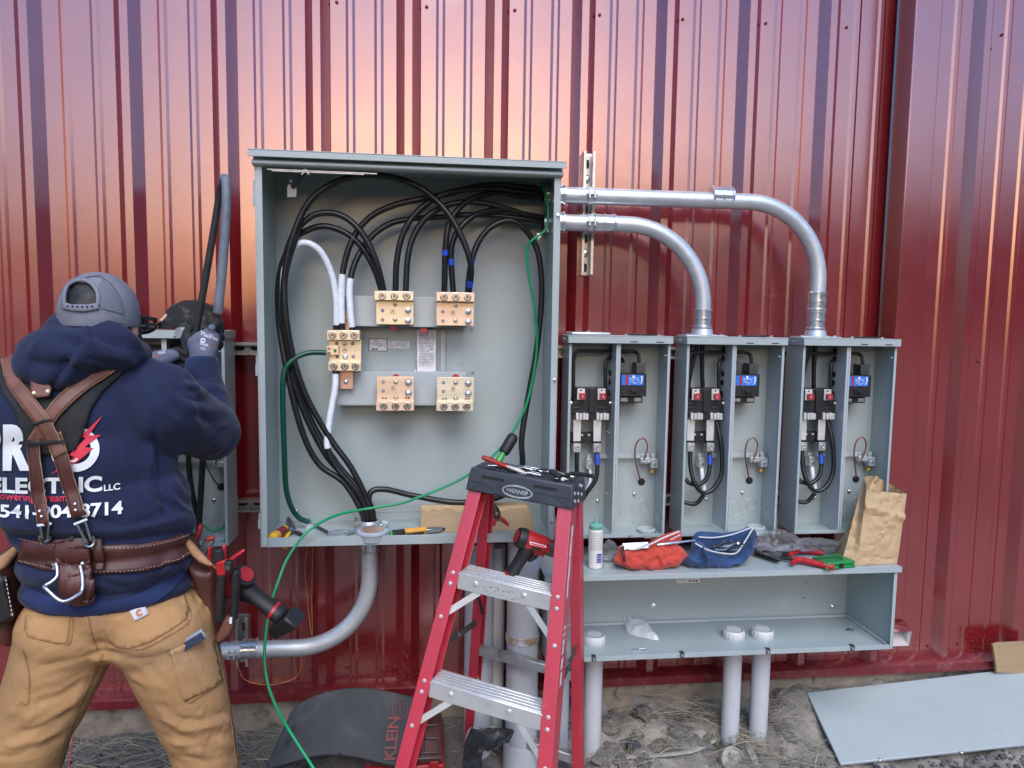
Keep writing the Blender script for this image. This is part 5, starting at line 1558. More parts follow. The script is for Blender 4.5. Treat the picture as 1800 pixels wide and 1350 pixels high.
m = MB(); m.cyl(a + Vector((0, .03, 0)), hd + Vector((-.012, -.006, -.004)), .005, n=10); m.build('extension', M['steel_dark'], r)
# clear tub of putty
c = floor_pt(655, 950, zfl + .001)
r = thing('plastic_tub', 'round clear plastic tub with a printed lid on the cabinet floor', 'tub', c)
m = MB(); m.lathe([(.035, 0), (.042, .004), (.046, .022), (.048, .026)], c, (0, 0, 1), 28); m.build('bowl', M['tub'], r)
m = MB(); m.lathe([(.0495, .0262), (.0495, .032), (.046, .034)], c, (0, 0, 1), 28); m.build('lid', M['tub'], r)
m = MB(); m.lathe([(.036, .0343), (.036, .0347)], c, (0, 0, 1), 28); m.build('print', M['copper'], r)
# utility knife
a, b = floor_pt(684, 940, zfl + .014), floor_pt(783, 929, zfl + .014)
r = thing('utility_knife', 'orange and black utility knife with steel nose on the cabinet floor', 'knife', (a.x, a.y, zfl))
d = (b - a); L = d.length; d.normalize(); sd = d.cross(Vector((0, 0, 1))).normalized(); up = Vector((0, -.6, .8))
def slab(f0, f1, h0, h1, th, part, mt, off=0.):
    m = MB(); p, q = a + d * L * f0, a + d * L * f1
    w_ = up.cross(d).normalized(); uu = d.cross(w_).normalized()
    if uu.z < 0: uu = -uu
    m.hexa([p - uu * h0 - w_ * th, p - uu * h0 + w_ * th, q - uu * h1 + w_ * th, q - uu * h1 - w_ * th, p + uu * (h0 + off) - w_ * th, p + uu * (h0 + off) + w_ * th, q + uu * (h1 + off) + w_ * th, q + uu * (h1 + off) - w_ * th]); m.build(part, M[mt], r, bevel=.002)
slab(0, .06, .009, .010, .008, 'end_band', 'green_grip'); slab(.05, .27, .012, .012, .009, 'rear_grip', 'black_rubber'); slab(.265, .66, .012, .010, .008, 'body', 'orange_grip', .002); slab(.28, .60, .006, .006, .0095, 'side_grip', 'black_rubber'); slab(.65, .93, .010, .006, .006, 'nose', 'steel'); slab(.92, 1.0, .006, .002, .003, 'blade', 'steel_dark')
# cardboard standing in the cabinet + cutters hanging on it
r = thing('cardboard_piece', 'torn piece of brown cardboard standing in the cabinet behind the ladder', 'cardboard', P(850, 945, -.3))
m = MB(); m.prism([P(x, y, -.16 - (y - 885) / 52 * .085) for x, y in ((740, 887), (775, 889), (800, 888), (830, 886), (870, 884), (920, 883), (929, 890), (940, 925), (942, 934), (820, 937), (740, 937))], (0, .004, 0)); m.build('sheet', M['cardboard'], r)
m = MB(); rr = random.Random(8); tx = [(740 + 11 * k, 893 + rr.uniform(0, 8)) for k in range(18)]
lp_ = [(740, 887.5)] + [(x, 888) for x, y in tx[1:]] + tx[::-1]
v2, fs, d = region(lp_, 5.); m.add([P(x, y, -.1622 - (y - 885) / 52 * .085) for x, y in v2], fs)
m.build('torn_flute', M['kraft'], r)
hb_ = P(873, 903, -.215)
pliers('wire_cutters', 'red handled wire cutters resting against the cardboard in the cabinet', hb_, (-.30, .10, 1), (0, -.97, .2), .020, .088, .034, ['red_grip', 'black_plastic'], .0075, 'pliers')

# ------------------------------------------------------------------ tools on the ladder cap
ct = zc + CH
def capp(x, y, z=0): return LM @ Vector((x, y, ct + z))
# red pliers lying across, handles up to the left
pa_, pb_ = P(852, 806, -.50), P(918, 832, -.52)
r = thing('long_pliers', 'red handled pliers resting on the left of the ladder top', 'pliers', pb_)
for k, (dz, dy) in enumerate(((0, -.012), (.006, .014))):
    m = MB(); c = catmull([P(847 + k * 10, 803 + k * 2, -.50 + dy), P(868, 811, -.505 + dy * .8), P(893, 821, -.51 + dy * .3)], 6); n = len(c)
    m.tube(c, [(.006 if i == 0 else .0095) for i in range(n)], 12, flat=.75); m.build('handle', M['red_rubber'], r, angle=60)
m = MB(); m.bar(P(886, 818, -.515), P(925, 834, -.53), .012, .008); m.bar(P(890, 817, -.50), P(930, 834, -.52), .010, .008); m.build('jaw', M['steel'], r, bevel=.0015)
# screwdriver standing up with green shaft end
s0, s1 = P(878, 808, -.46), P(902, 768, -.43)
r = thing('screwdriver', 'screwdriver with clear green collar and dark grip tilted on the ladder top', 'screwdriver', s0)
axis_tool(s0, s1, [('collar', 'green_grip', [(-.1, .011), (.1, .0105), (.2, .009), (.3, .0095)]), ('grip', 'black_rubber', [(.28, .0135), (.34, .0165), (.9, .0175), (1.02, .016), (1.08, .011)])], r)
# black handled cutters on the right
r = thing('cable_cutters', 'black handled cutters lying on the right of the ladder top', 'pliers', P(985, 838, -.6))
m = MB(); m.tube(catmull([P(994, 836, -.60), P(1010, 832, -.61), P(1030, 835, -.63), P(1048, 838, -.655)], 6), [.008] * 18 + [.004], 12, flat=.7); m.build('handle', M['black_rubber'], r, angle=60)
m = MB(); m.tube(catmull([P(944, 825, -.56), P(962, 826, -.58), P(978, 834, -.60), P(986, 838, -.61)], 6), [.003] * 8 + [.010] * 10 + [.008], 12, flat=.7); m.build('handle', M['black_rubber'], r, angle=60)
m = MB(); m.bar(P(970, 827, -.555), P(998, 836, -.575), .014, .008); m.build('jaw', M['steel_dark'], r, bevel=.002)
# scattered cut strands in the tray
m = MB(); rr = random.Random(4)
for k in range(40):
    x = rr.uniform(-hw + .04, hw - .04); y = rr.uniform(.025, CD - .03); a = rr.uniform(-.5, .5); l_ = rr.uniform(.02, .06)
    m.tube([capp(x, y, .003), capp(x + l_ / 2, y + a * .02, .004 + rr.uniform(0, .004)), capp(min(x + l_, hw - .03), y + a * .03, .003)], .0009, 5)
m.build('wire_clippings', M['steel'], None, label='thin metal wire clippings scattered on the ladder top', cat='wire clippings', kind='stuff')

# ------------------------------------------------------------------ red impact drivers
def drill(label, frame, scale=1.0):
    """frame: 4x4; local x = towards the chuck, z = up along the handle, origin at the body centre. units metres"""
    loc = frame @ Vector((-.02, 0, -.18))
    r = thing('impact_driver', label, 'drill', loc, 'red and black cordless impact drivers')
    S = Matrix.Scale(scale, 4)
    F = frame @ S
    m = MB(F); m.lathe([(.018, -.066), (.026, -.062), (.029, -.05), (.029, .005), (.027, .02), (.024, .03)], (0, 0, 0), (1, 0, 0), 24); body = m.build('body', M['red_plastic'], r)
    m = MB(F); m.lathe([(.012, -.071), (.027, -.069), (.0305, -.058), (.0305, -.046), (.0295, -.045)], (0, 0, 0), (1, 0, 0), 24); m.build('rear_cap', M['black_rubber'], r)
    m = MB(F); m.lathe([(.020, -.074), (.019, -.0715)], (0, 0, 0), (1, 0, 0), 24); m.build('rear_badge', M['red_rubber'], r)
    m = MB(F); m.lathe([(.0245, .029), (.0245, .05), (.02, .06), (.015, .064)], (0, 0, 0), (1, 0, 0), 24); m.build('nose', M['steel_dark'], r)
    m = MB(F); m.lathe([(.0115, .063), (.0125, .068), (.0125, .085), (.01, .09), (.004, .0905), (.0038, .075)], (0, 0, 0), (1, 0, 0), 16); m.build('chuck', M['steel_dark'], r)
    # handle: swept oval
    m = MB(F); c = catmull([(-.028, 0, -.012), (-.030, 0, -.04), (-.036, 0, -.08), (-.044, 0, -.125), (-.046, 0, -.14)], 5); n = len(c)
    m.tube(c, [.0235 + .002 * math.sin(i * .5) for i in range(n)], 16, flat=.82); m.build('handle', M['black_rubber'], r, angle=60)
    m = MB(F); m.tube([(-.041, 0, -.112), (-.043, 0, -.12)], .0255, 16, flat=.84); m.build('handle_band', M['red_plastic'], r)
    m = MB(F); m.prism([(-.004, -.010, -.026), (.014, -.010, -.024), (.010, -.010, -.040), (-.004, -.010, -.058), (-.012, -.010, -.058)], (0, .02, 0)); m.build('trigger', M['black_plastic'], r, bevel=.002)
    m = MB(F); m.prism([(-.012, -.016, -.018), (.022, -.016, -.020), (.026, -.016, -.030), (.016, -.016, -.028), (-.006, -.016, -.03)], (0, .032, 0)); m.build('collar', M['red_plastic'], r, bevel=.003)
    m = MB(F)
    b0 = [(-.085, -.026, -.185), (.012, -.026, -.175), (.012, .026, -.175), (-.085, .026, -.185)]; b1 = [(-.080, -.026, -.142), (.002, -.026, -.14), (.002, .026, -.14), (-.080, .026, -.142)]
    m.hexa(b0 + b1); bt = m.build('battery', M['black_plastic'], r, bevel=.006)
    m = MB(F); m.hexa([(-.066, -.0272, -.176), (-.004, -.0272, -.17), (-.004, -.0268, -.17), (-.066, -.0268, -.176), (-.064, -.0272, -.150), (-.008, -.0272, -.149), (-.008, -.0268, -.149), (-.064, -.0268, -.150)]); m.build('battery_label', M['dark_print'], bt)
    m = MB(F)
    for k in range(3): m.box(-.058, -.02 - .012 * k, -.0278, -.0274, -.170 + k * .007, -.1675 + k * .007)
    m.build('battery_print', M['red_print'], bt)
    m = MB(F); m.prism([(-.040, -.0297, .006), (.012, -.0292, .010), (.016, -.0287, .004), (-.034, -.0295, -.002)], (0, .002, 0)); m.build('side_badge', M['white_print'], body)
    m = MB(F); m.prism([(-.034, -.0300, .004), (.008, -.0296, .008), (.010, -.0292, .005), (-.030, -.0298, .0)], (0, .002, 0)); m.build('side_stripe', M['red_print'], body)
    m = MB(F); m.prism([(-.028, -.0293, -.006), (.004, -.0288, -.003), (.004, -.0285, -.010), (-.024, -.0285, -.014)], (0, .002, 0)); m.build('vent', M['dark_slot'], body)
    for x, z in ((-.05, .014), (.018, .012), (.016, -.012), (-.018, -.016)):
        m = MB(F); m.lathe([(.003, 0), (.003, .0008)], (x, -.026, z), (0, -1, 0), 8); m.build('body_screw', M['dark_slot'], body)
    return r
def frame_at(p, xdir, zdir):
    x = Vector(xdir).normalized(); z = Vector(zdir); z = (z - x * z.dot(x)).normalized(); y = z.cross(x)
    f = Matrix((x, y, z)).transposed().to_4x4(); f.translation = p; return f
drill('red impact driver leaning behind the right front leg of the ladder', frame_at(P(947, 956, -.52), (.93, .1, -.37), (.62, 0, .80)), 1.0)
# ------------------------------------------------------------------ the electrician
YP = -.80
def pp(px, py, Y=YP): return P(px, py, Y)
man = thing('person', 'person in navy hoodie, tan work pants and grey cap wiring the left meter box', 'person', (P(200, 1100, YP).x, YP, -.1))
hc = pp(177, 558)                               # head centre
# body: one continuous figure under the clothes
sL, sR = pp(30, 705, -.80), pp(298, 715, -.80)
eR, wR = pp(371, 756, -.56), pp(356, 640, -.43)
eL, wL = pp(95, 770, -.50), pp(262, 652, -.44)
hipL, hipR = pp(125, 1085, -.79), pp(280, 1085, -.77)
knL, anL = pp(52, 1290, -.84), pp(20, 1520, -.80)
knR, anR = pp(352, 1290, -.78), pp(395, 1500, -.74)
bodyV, bodyF, _ = blob([('e', hc, (.066, .082, .09)), ('e', hc + Vector((.0, .045, -.045)), (.052, .05, .06)), ('c', hc + Vector((0, -.01, -.06)), pp(165, 670), .058, .065),
    ('e', pp(160, 800, -.80), (.15, .09, .19)), ('e', pp(190, 980, -.79), (.14, .09, .14)), ('c', sL, sR, .06, .06), ('c', sR, eR, .045, .035), ('c', eR, wR, .035, .024), ('c', sL, eL, .045, .035), ('c', eL, wL, .035, .024),
    ('e', pp(203, 1080, -.78), (.14, .09, .10)), ('c', hipL, knL, .07, .045), ('c', knL, anL, .045, .035), ('c', hipR, knR, .07, .045), ('c', knR, anR, .045, .035),
    ('e', hc + Vector((.070, .0, -.03)), (.010, .022, .032)), ('e', hc + Vector((-.070, .0, -.03)), (.010, .022, .032)), ('e', hc + Vector((.0, .088, -.03)), (.014, .018, .02))], .010, 4)
mesh_np(bodyV, bodyF).build('body', M['skin'], man, angle=80)

# hoodie ---------------------------------------------------------------
prims = [('e', pp(128, 735, -.795), (.215, .125, .12)), ('e', pp(150, 800, -.79), (.205, .135, .15)), ('e', pp(165, 875, -.785), (.215, .14, .12)), ('e', pp(182, 925, -.785), (.205, .135, .085)),
         ('c', pp(60, 700, -.80), pp(285, 700, -.80), .088, .085), ('c', pp(110, 672, -.80), pp(230, 672, -.80), .08, .075),
         ('e', pp(188, 985, -.785), (.196, .135, .075)), ('e', pp(190, 1030, -.782), (.192, .135, .055)),
         ('c', sR + Vector((-.02, 0, .0)), eR + Vector((.0, 0, -.005)), .093, .078), ('c', eR, pp(362, 690, -.47), .074, .055), ('c', pp(362, 690, -.47), wR, .052, .043),
         ('e', pp(378, 770, -.57), (.060, .068, .05)),
         ('c', sL, eL, .092, .075), ('c', eL, pp(200, 690, -.46), .07, .055), ('c', pp(200, 690, -.46), wL, .052, .042)]
V, F, N = blob(prims, .0085, 9)
fl_ = [([(258, 690), (262, 740), (266, 790), (275, 850)], .006, 7), ([(268, 690), (272, 740), (276, 790)], -.006, 6),       # armhole seam
       ([(300, 800), (330, 806), (365, 800)], -.012, 9), ([(285, 780), (310, 790), (340, 795)], .008, 8),
       ([(335, 690), (352, 700), (372, 698)], -.007, 5), ([(333, 676), (352, 686), (378, 682)], .007, 5), ([(333, 660), (355, 668), (380, 664)], -.006, 5), ([(336, 712), (360, 722), (392, 716)], .007, 6), ([(345, 730), (370, 740), (402, 735)], -.006, 6),
       ([(300, 700), (330, 720), (355, 760)], .006, 9), ([(315, 690), (345, 712), (375, 745)], -.006, 7),
       ([(10, 915), (80, 930), (160, 934), (240, 930), (320, 905)], .016, 14), ([(20, 945), (100, 950), (200, 952), (330, 935)], -.016, 9),
       ([(265, 790), (262, 850), (275, 900), (300, 925)], .007, 7), ([(278, 800), (280, 850), (292, 900)], -.008, 7), ([(300, 850), (310, 890), (325, 915)], .008, 8),
       ([(315, 830), (335, 870), (338, 900)], -.008, 7), ([(20, 870), (60, 905), (120, 915)], .006, 8), ([(150, 900), (220, 905), (280, 890)], .005, 8),
       ([(40, 1005), (120, 1018), (220, 1020), (300, 1000)], .006, 10), ([(50, 1035), (150, 1046), (250, 1040), (320, 1005)], -.007, 6), ([(300, 970), (318, 985), (328, 1000)], .008, 7),
       ([(290, 985), (280, 1005), (285, 1030)], -.005, 5)]
V = folds(V, N, fl_, .0035, .10, wr=[(355, 690, 32, 40, 8, 10, .010), (385, 775, 38, 30, -30, 13, .009), (300, 890, 45, 45, 40, 15, .010), (60, 905, 60, 25, 12, 13, .008), (180, 918, 120, 18, 2, 12, .007), (190, 1030, 130, 26, 4, 15, .008), (295, 720, 45, 55, 60, 17, .008), (220, 790, 60, 60, 75, 26, .005)])
hood_o = mesh_np(V, F).build('hoodie', M['hoodie'], man, angle=80)
md = hood_o.modifiers.new('sub', 'SUBSURF'); md.levels = 0; md.render_levels = 1
# hood lying on the shoulders
hp = [('e', pp(145, 618, -.84), (.135, .095, .062), R(-6)), ('e', pp(214, 624, -.80), (.060, .09, .046)), ('e', pp(80, 640, -.83), (.058, .085, .058)), ('e', pp(160, 585, -.80), (.095, .09, .05)),
      ('e', pp(104, 655, -.875), (.062, .05, .042)), ('c', pp(108, 572, -.83), pp(160, 568, -.865), .03, .03), ('c', pp(160, 568, -.865), pp(200, 578, -.84), .03, .030), ('e', pp(172, 606, -.86), (.085, .05, .05))]
HV, HF, HN = blob(hp, .008, 6)
HV = folds(HV, HN, [([(165, 548), (163, 570), (160, 592)], -.006, 5), ([(160, 592), (128, 620), (105, 655), (92, 680)], -.010, 5), ([(160, 598), (140, 625), (118, 660)], .008, 7),
                    ([(70, 580), (110, 590), (150, 590)], .007, 9), ([(160, 592), (200, 606), (240, 620)], -.008, 6), ([(150, 600), (190, 622), (235, 640)], .007, 8), ([(75, 600), (55, 620), (45, 650)], .006, 8),
                    ([(170, 650), (210, 660), (250, 655)], -.006, 6), ([(55, 630), (80, 640), (110, 640)], -.006, 6), ([(190, 570), (225, 590), (255, 625)], .008, 9), ([(90, 565), (130, 560), (165, 552)], .006, 6)], .003, .07, wr=[(150, 620, 90, 50, 25, 20, .008), (230, 620, 40, 40, 35, 15, .006)])
hood = mesh_np(HV, HF).build('hood', M['hoodie'], man, angle=80)
hd_b = bvh_of(hood_o)
hood_b = bvh_of(hood)
for pts in ([(263, 668), (262, 720), (266, 780), (275, 850), (292, 905)], [(268, 668), (267, 720), (271, 780), (280, 850), (297, 905)]):
    drape_strip(pts, 1.4, hd_b, .0012, 3, 6).build('seam', M['hoodie_seam'], man, angle=80)
for pts in ([(166, 548), (163, 572), (160, 592), (130, 620), (106, 652), (94, 682)], [(160, 592), (200, 604), (240, 622)]):
    drape_strip(pts, 1.4, hood_b, .0012, 3, 6).build('seam', M['hoodie_seam'], man, angle=80)
# ribbed hem and cuff
m = drape_strip([(44, 1040), (85, 1062), (150, 1070), (215, 1066), (270, 1045), (318, 1002)], 26, hd_b, .003, 5, 8); m.build('hem', M['rib_knit'], man, angle=80)
m = MB(); m.tube(catmull([wR + Vector((.003, -.012, -.055)), wR + Vector((0, -.004, -.02)), wR + Vector((-.002, .006, .012))], 4), [.047, .048, .049, .048, .046, .0455, .045, .044, .042], 20); m.build('cuff', M['rib_knit'], man, angle=80)

# pants ----------------------------------------------------------------
pr_ = [('e', pp(200, 1060, -.78), (.178, .128, .085)), ('e', pp(135, 1100, -.795), (.125, .125, .10)), ('e', pp(275, 1098, -.785), (.128, .125, .10)), ('e', pp(203, 1105, -.78), (.165, .11, .07)),
       ('c', pp(128, 1105, -.795), pp(75, 1240, -.82), .112, .094), ('c', pp(75, 1240, -.82), knL, .094, .082), ('c', knL, anL, .082, .066),
       ('c', pp(288, 1105, -.78), pp(330, 1225, -.78), .113, .096), ('c', pp(330, 1225, -.78), knR, .096, .080), ('c', knR, anR, .080, .064)]
PV, PF, PN = blob(pr_, .009, 9)
pf = [([(178, 1145), (130, 1160), (80, 1170)], -.008, 8), ([(178, 1150), (150, 1190), (130, 1230)], .006, 9), ([(160, 1180), (120, 1215), (70, 1235)], -.007, 7), ([(150, 1215), (100, 1250), (40, 1262)], .008, 8),
      ([(120, 1255), (70, 1280), (15, 1285)], -.009, 7), ([(110, 1275), (70, 1300), (20, 1310)], .009, 7), ([(105, 1300), (60, 1325), (5, 1330)], -.008, 6), ([(35, 1230), (20, 1260), (12, 1300)], .008, 8),
      ([(190, 1148), (240, 1160), (300, 1150)], -.008, 8), ([(200, 1160), (250, 1200), (290, 1250)], .005, 10), ([(285, 1240), (320, 1265), (360, 1266), (400, 1250)], -.011, 6), ([(290, 1262), (330, 1282), (400, 1268)], .010, 7),
      ([(300, 1285), (345, 1300), (405, 1288)], -.009, 6), ([(310, 1305), (355, 1318), (410, 1306)], .009, 7), ([(318, 1328), (360, 1338), (412, 1325)], -.008, 6), ([(175, 1075), (176, 1110), (180, 1145)], -.008, 5),
      ([(345, 1010), (360, 1050), (372, 1090)], .006, 6), ([(330, 1010), (345, 1050), (355, 1080)], -.006, 5), ([(60, 1085), (100, 1095), (130, 1095)], -.004, 6), ([(230, 1110), (290, 1100), (340, 1075)], -.004, 6)]
pf = [(a_, k_ * .7, w_ * .85) for a_, k_, w_ in pf]
PV = folds(PV, PN, pf, .003, .11, wr=[(60, 1290, 70, 60, -14, 15, .007), (355, 1295, 60, 55, 8, 13, .008), (180, 1150, 45, 45, 0, 12, .005), (110, 1190, 55, 60, -28, 17, .005), (270, 1190, 45, 60, 38, 18, .004), (355, 1060, 22, 60, 70, 10, .005), (120, 1070, 70, 20, 0, 11, .003), (330, 1170, 50, 50, 60, 14, .003)])
pants = mesh_np(PV, PF).build('pants', M['duck'], man, angle=80)
md = pants.modifiers.new('sub', 'SUBSURF'); md.levels = 0; md.render_levels = 1
pb = bvh_of(pants)
for a_, k_ in ((anL, -1), (anR, 1)):
    V2, F2, N2 = blob([('c', a_ + Vector((0, 0, -.02)), a_ + Vector((0, -.0, -.08)), .06, .055), ('c', Vector((a_.x, a_.y - .04, -.05)), Vector((a_.x + .02 * k_, a_.y + .16, -.055)), .05, .045)], .012, 3)
    mesh_np(V2, F2).build('boot', M['leather'], man, angle=80)
# seams, pockets
def seam(pts, wd, bvh, mt='duck_seam', name='seam', off=.0015): drape_strip(pts, wd, bvh, off, 3, 6).build(name, M[mt], man, angle=80, solid=0)
m = drape_poly([(184, 1112), (200, 1085), (260, 1062), (320, 1038), (332, 1070), (328, 1088), (300, 1108), (262, 1130), (228, 1140), (205, 1138), (192, 1128)], pb, .0025, 6); m.build('back_pocket', M['duck'], man, angle=80, solid=.003)
m = drape_poly([(46, 1082), (120, 1085), (124, 1095), (118, 1130), (100, 1132), (50, 1120), (44, 1105)], pb, .0025, 6); m.build('back_pocket', M['duck'], man, angle=80, solid=.003)
m = drape_poly([(298, 1145), (330, 1130), (362, 1112), (374, 1125), (390, 1195), (375, 1208), (325, 1233), (318, 1222)], pb, .004, 6); m.build('leg_pocket', M['duck'], man, angle=80, solid=.004)
for pts in ([(180, 1076), (196, 1090), (208, 1112), (222, 1132), (245, 1140), (280, 1124), (320, 1100), (331, 1086), (328, 1066), (302, 1034)], [(140, 1078), (152, 1085), (156, 1100), (160, 1118), (168, 1142)], [(120, 1084), (126, 1092), (120, 1128), (106, 1132), (52, 1120)],
            [(298, 1145), (310, 1190), (324, 1232), (350, 1222), (388, 1198)], [(200, 1110), (260, 1102), (320, 1070)], [(38, 1140), (48, 1180), (46, 1235), (28, 1230)], [(178, 1148), (160, 1190), (130, 1260), (105, 1345)], [(372, 1105), (385, 1160), (400, 1230), (415, 1345)], [(350, 1010), (362, 1060), (375, 1110)]):
    seam(pts, 2.2, pb); 
    q = [(x + 4, y + 1.5) for x, y in pts]; seam(q, 1.2, pb, 'duck_dark', 'stitching')
# brand patch
pq = [(228, 1074), (254, 1064), (262, 1080), (237, 1092)]
m = drape_poly(pq, pb, .0065, 5); m.build('patch', M['patch'], man, angle=80, solid=.001)
def drape_c(cx, cy, r0, r1, a0, a1, rot=0, n=18):
    v, f = [], []
    for k in range(n + 1):
        a = R(a0 + (a1 - a0) * k / n)
        for r_ in (r0, r1): v.append((cx + r_ * math.cos(a + rot), cy - r_ * math.sin(a + rot)))
    f = [(2 * k, 2 * k + 1, 2 * k + 3, 2 * k + 2) for k in range(n)]
    return v, f
v, f = drape_c(245, 1077.5, 2.6, 6.4, 40, 330, R(20)); drape(v, f, pb, .0078).build('patch_logo', M['orange_print'], man, angle=80)
# phone in the leg pocket
ph = pb.ray_cast(CAM, ray(336, 1126).normalized())[0]
fr_ = frame_at(ph + Vector((0, -.006, .0)), Vector((.83, .1, .48)), Vector((-.48, .12, .83)))
phr = thing('phone', 'phone sticking out of the tan leg pocket', 'phone', ph)
m = MB(fr_); m.box(-.036, .036, -.005, .005, -.012, .013); m.build('case', M['phone_case'], phr, bevel=.0045, seg=3)
m = MB(fr_); m.box(-.031, .033, -.0058, -.0049, -.012, .006); m.build('back', M['phone'], phr, bevel=.0004, seg=1)

# belt, suspenders, pads ---------------------------------------------------
both = hd_b
m = drape_strip([(38, 968), (80, 978), (130, 982), (190, 984), (250, 980), (300, 968), (332, 955)], [42, 48, 50, 50, 48, 44, 38], both, .008, 7, 6)
belt = m.build('tool_belt', M['leather'], man, angle=80, solid=.006)
for dy in (-22, 22):
    pts = [(40, 968 + dy * .86), (80, 978 + dy * .93), (130, 982 + dy), (190, 984 + dy), (250, 980 + dy * .95), (300, 968 + dy * .88), (330, 956 + dy * .8)]
    c = catmull([Vector((x, y, 0)) for x, y in pts], 18)
    m = MB(); q3 = drape_pts([(p.x, p.y) for p in c], both, .0095)
    for k in range(0, len(q3) - 1, 2): m.bar(q3[k], q3[k + 1].lerp(q3[k], .3), .0011, .0009)
    m.build('stitching', M['stitch'], belt)
# harness pad
hpad = [(0, 650), (22, 632), (40, 640), (45, 660), (70, 690), (95, 705), (118, 695), (150, 672), (190, 650), (228, 637), (222, 650), (180, 690), (160, 720), (145, 765), (135, 790), (110, 798), (75, 798), (52, 785), (40, 750), (25, 715), (5, 690), (-6, 670)]
m = drape_poly(hpad, both, .010, 7); m.build('harness_pad', M['harness_pad'], man, angle=80, solid=.010)
def strapm(pts, wd, off, mt='leather_light', name='suspender_strap'):
    o = drape_strip(pts, wd, both, off, 5, 8).build(name, M[mt], man, angle=80, solid=.003)
    e = drape_strip(pts, (wd + 2.4) if not isinstance(wd, list) else [w_ + 2.4 for w_ in wd], both, off - .0012, 5, 8).build('strap_edge', M['leather_edge'], o, angle=80, solid=.002)
    return o
strapm([(18, 640), (28, 672), (52, 705), (80, 738), (98, 770), (112, 800)], 22, .0225)
strapm([(205, 642), (165, 668), (130, 695), (102, 722), (85, 745), (66, 776)], 21, .0195)
strapm([(100, 760), (112, 800), (126, 850), (142, 905)], 22, .020, 'leather')
strapm([(66, 772), (68, 810), (74, 860), (82, 920)], 20, .020, 'leather')
m = drape_poly([(64, 672), (70, 667), (86, 667), (97, 690), (94, 702), (72, 705), (62, 698)], both, .026, 5); m.build('strap_plate', M['leather_light'], man, angle=80, solid=.004)
def dome(px, py, off, r_, mt, name='rivet', b=both):
    p = drape_pts([(px, py)], b, off)[0]; d = (CAM - p).normalized()
    m = MB(); m.lathe([(r_, -.002), (r_ * .9, .001), (r_ * .4, .002)], p, d, 12); m.build(name, M[mt], man)
for px, py in ((78, 677), (69, 698), (92, 696)): dome(px, py, .0285, .0042, 'brass')
m = drape_strip([(64, 745), (80, 741), (98, 738)], 3.5, both, .0265, 3, 6); m.build('cord_tie', M['black_plastic'], man, solid=.002)
m = drape_strip([(46, 774), (80, 777), (126, 773)], 9, both, .0265, 4, 6); m.build('elastic_band', M['harness_pad'], man, solid=.002)
for (x, y) in ((78, 900), (80, 911), (138, 886), (141, 897)): dome(x, y, .0225, .0035, 'steel')
def hookm(x0, y0, x1, y1):
    r_ = None
    a, b = drape_pts([(x0, y0)], both, .022)[0], drape_pts([(x1, y1)], both, .022)[0]
    m = MB(); d = (b - a); L = d.length; d.normalize(); s = d.cross(CAM - a).normalized()
    m.bar(a - s * .013, a + s * .013, .005, .005, CAM - a); m.bar(a - s * .008 + d * .003, a - s * .004 + d * L * .9, .004, .004, CAM - a); m.bar(a + s * .008 + d * .003, a + s * .005 + d * L * .9, .0045, .005, CAM - a)
    m.tube([a + d * L * .85 + s * math.cos(t_) * .010 + d * math.sin(t_) * .014 for t_ in np.linspace(-.4, math.pi + .4, 10)], .003, 8)
    m.build('clip_hook', M['steel'], man)
hookm(84, 926, 90, 946); hookm(147, 912, 162, 942)
# hammer holder on the belt
m = drape_strip([(96, 978), (96, 1000)], 18, both, .017, 4, 6); m.build('belt_loop', M['leather'], man, solid=.003)
m = drape_strip([(172, 948), (178, 975), (178, 1004)], 16, both, .018, 4, 6); m.build('belt_loop', M['leather'], man, solid=.003)
m = drape_poly([(103, 950), (130, 946), (160, 948), (162, 968), (165, 985), (168, 1015), (171, 1058), (160, 1061), (140, 1055), (115, 1032), (108, 1005), (104, 975)], both, .026, 5); hh_ = m.build('hammer_holder', M['leather'], man, angle=80, solid=.007)
m = drape_poly([(104, 976), (112, 970), (125, 978), (150, 982), (163, 972), (165, 985), (168, 1015), (171, 1058), (160, 1061), (140, 1055), (115, 1032), (108, 1005)], both, .030, 5); m.build('holder_flap', M['leather'], man, angle=80, solid=.004)
dome(132, 955, .0275, .006, 'dark_slot', 'hole'); dome(107, 977, .032, .004, 'washer'); dome(153, 977, .032, .004, 'washer')
hk = [drape_pts([(x, y)], both, .038)[0] for x, y in ((110, 985), (110, 1000), (112, 1014))]
hk2 = [drape_pts([(x, y)], both, .038)[0] for x, y in ((151, 992), (152, 1010), (153, 1028))]
dn = ray(130, 1035).normalized()
low = [hk[2] + Vector((-.006, -.010, -.010)), hk[2] + Vector((-.016, -.020, -.016)), hk[2] + Vector((-.008, -.028, -.020)), hk2[2] + Vector((-.026, -.030, -.014)), hk2[2] + Vector((-.004, -.012, -.008))]
m = MB(); m.tube(catmull(hk + low + hk2[::-1], 6), .0035, 10); m.build('hammer_loop', M['zinc_bright'], man)
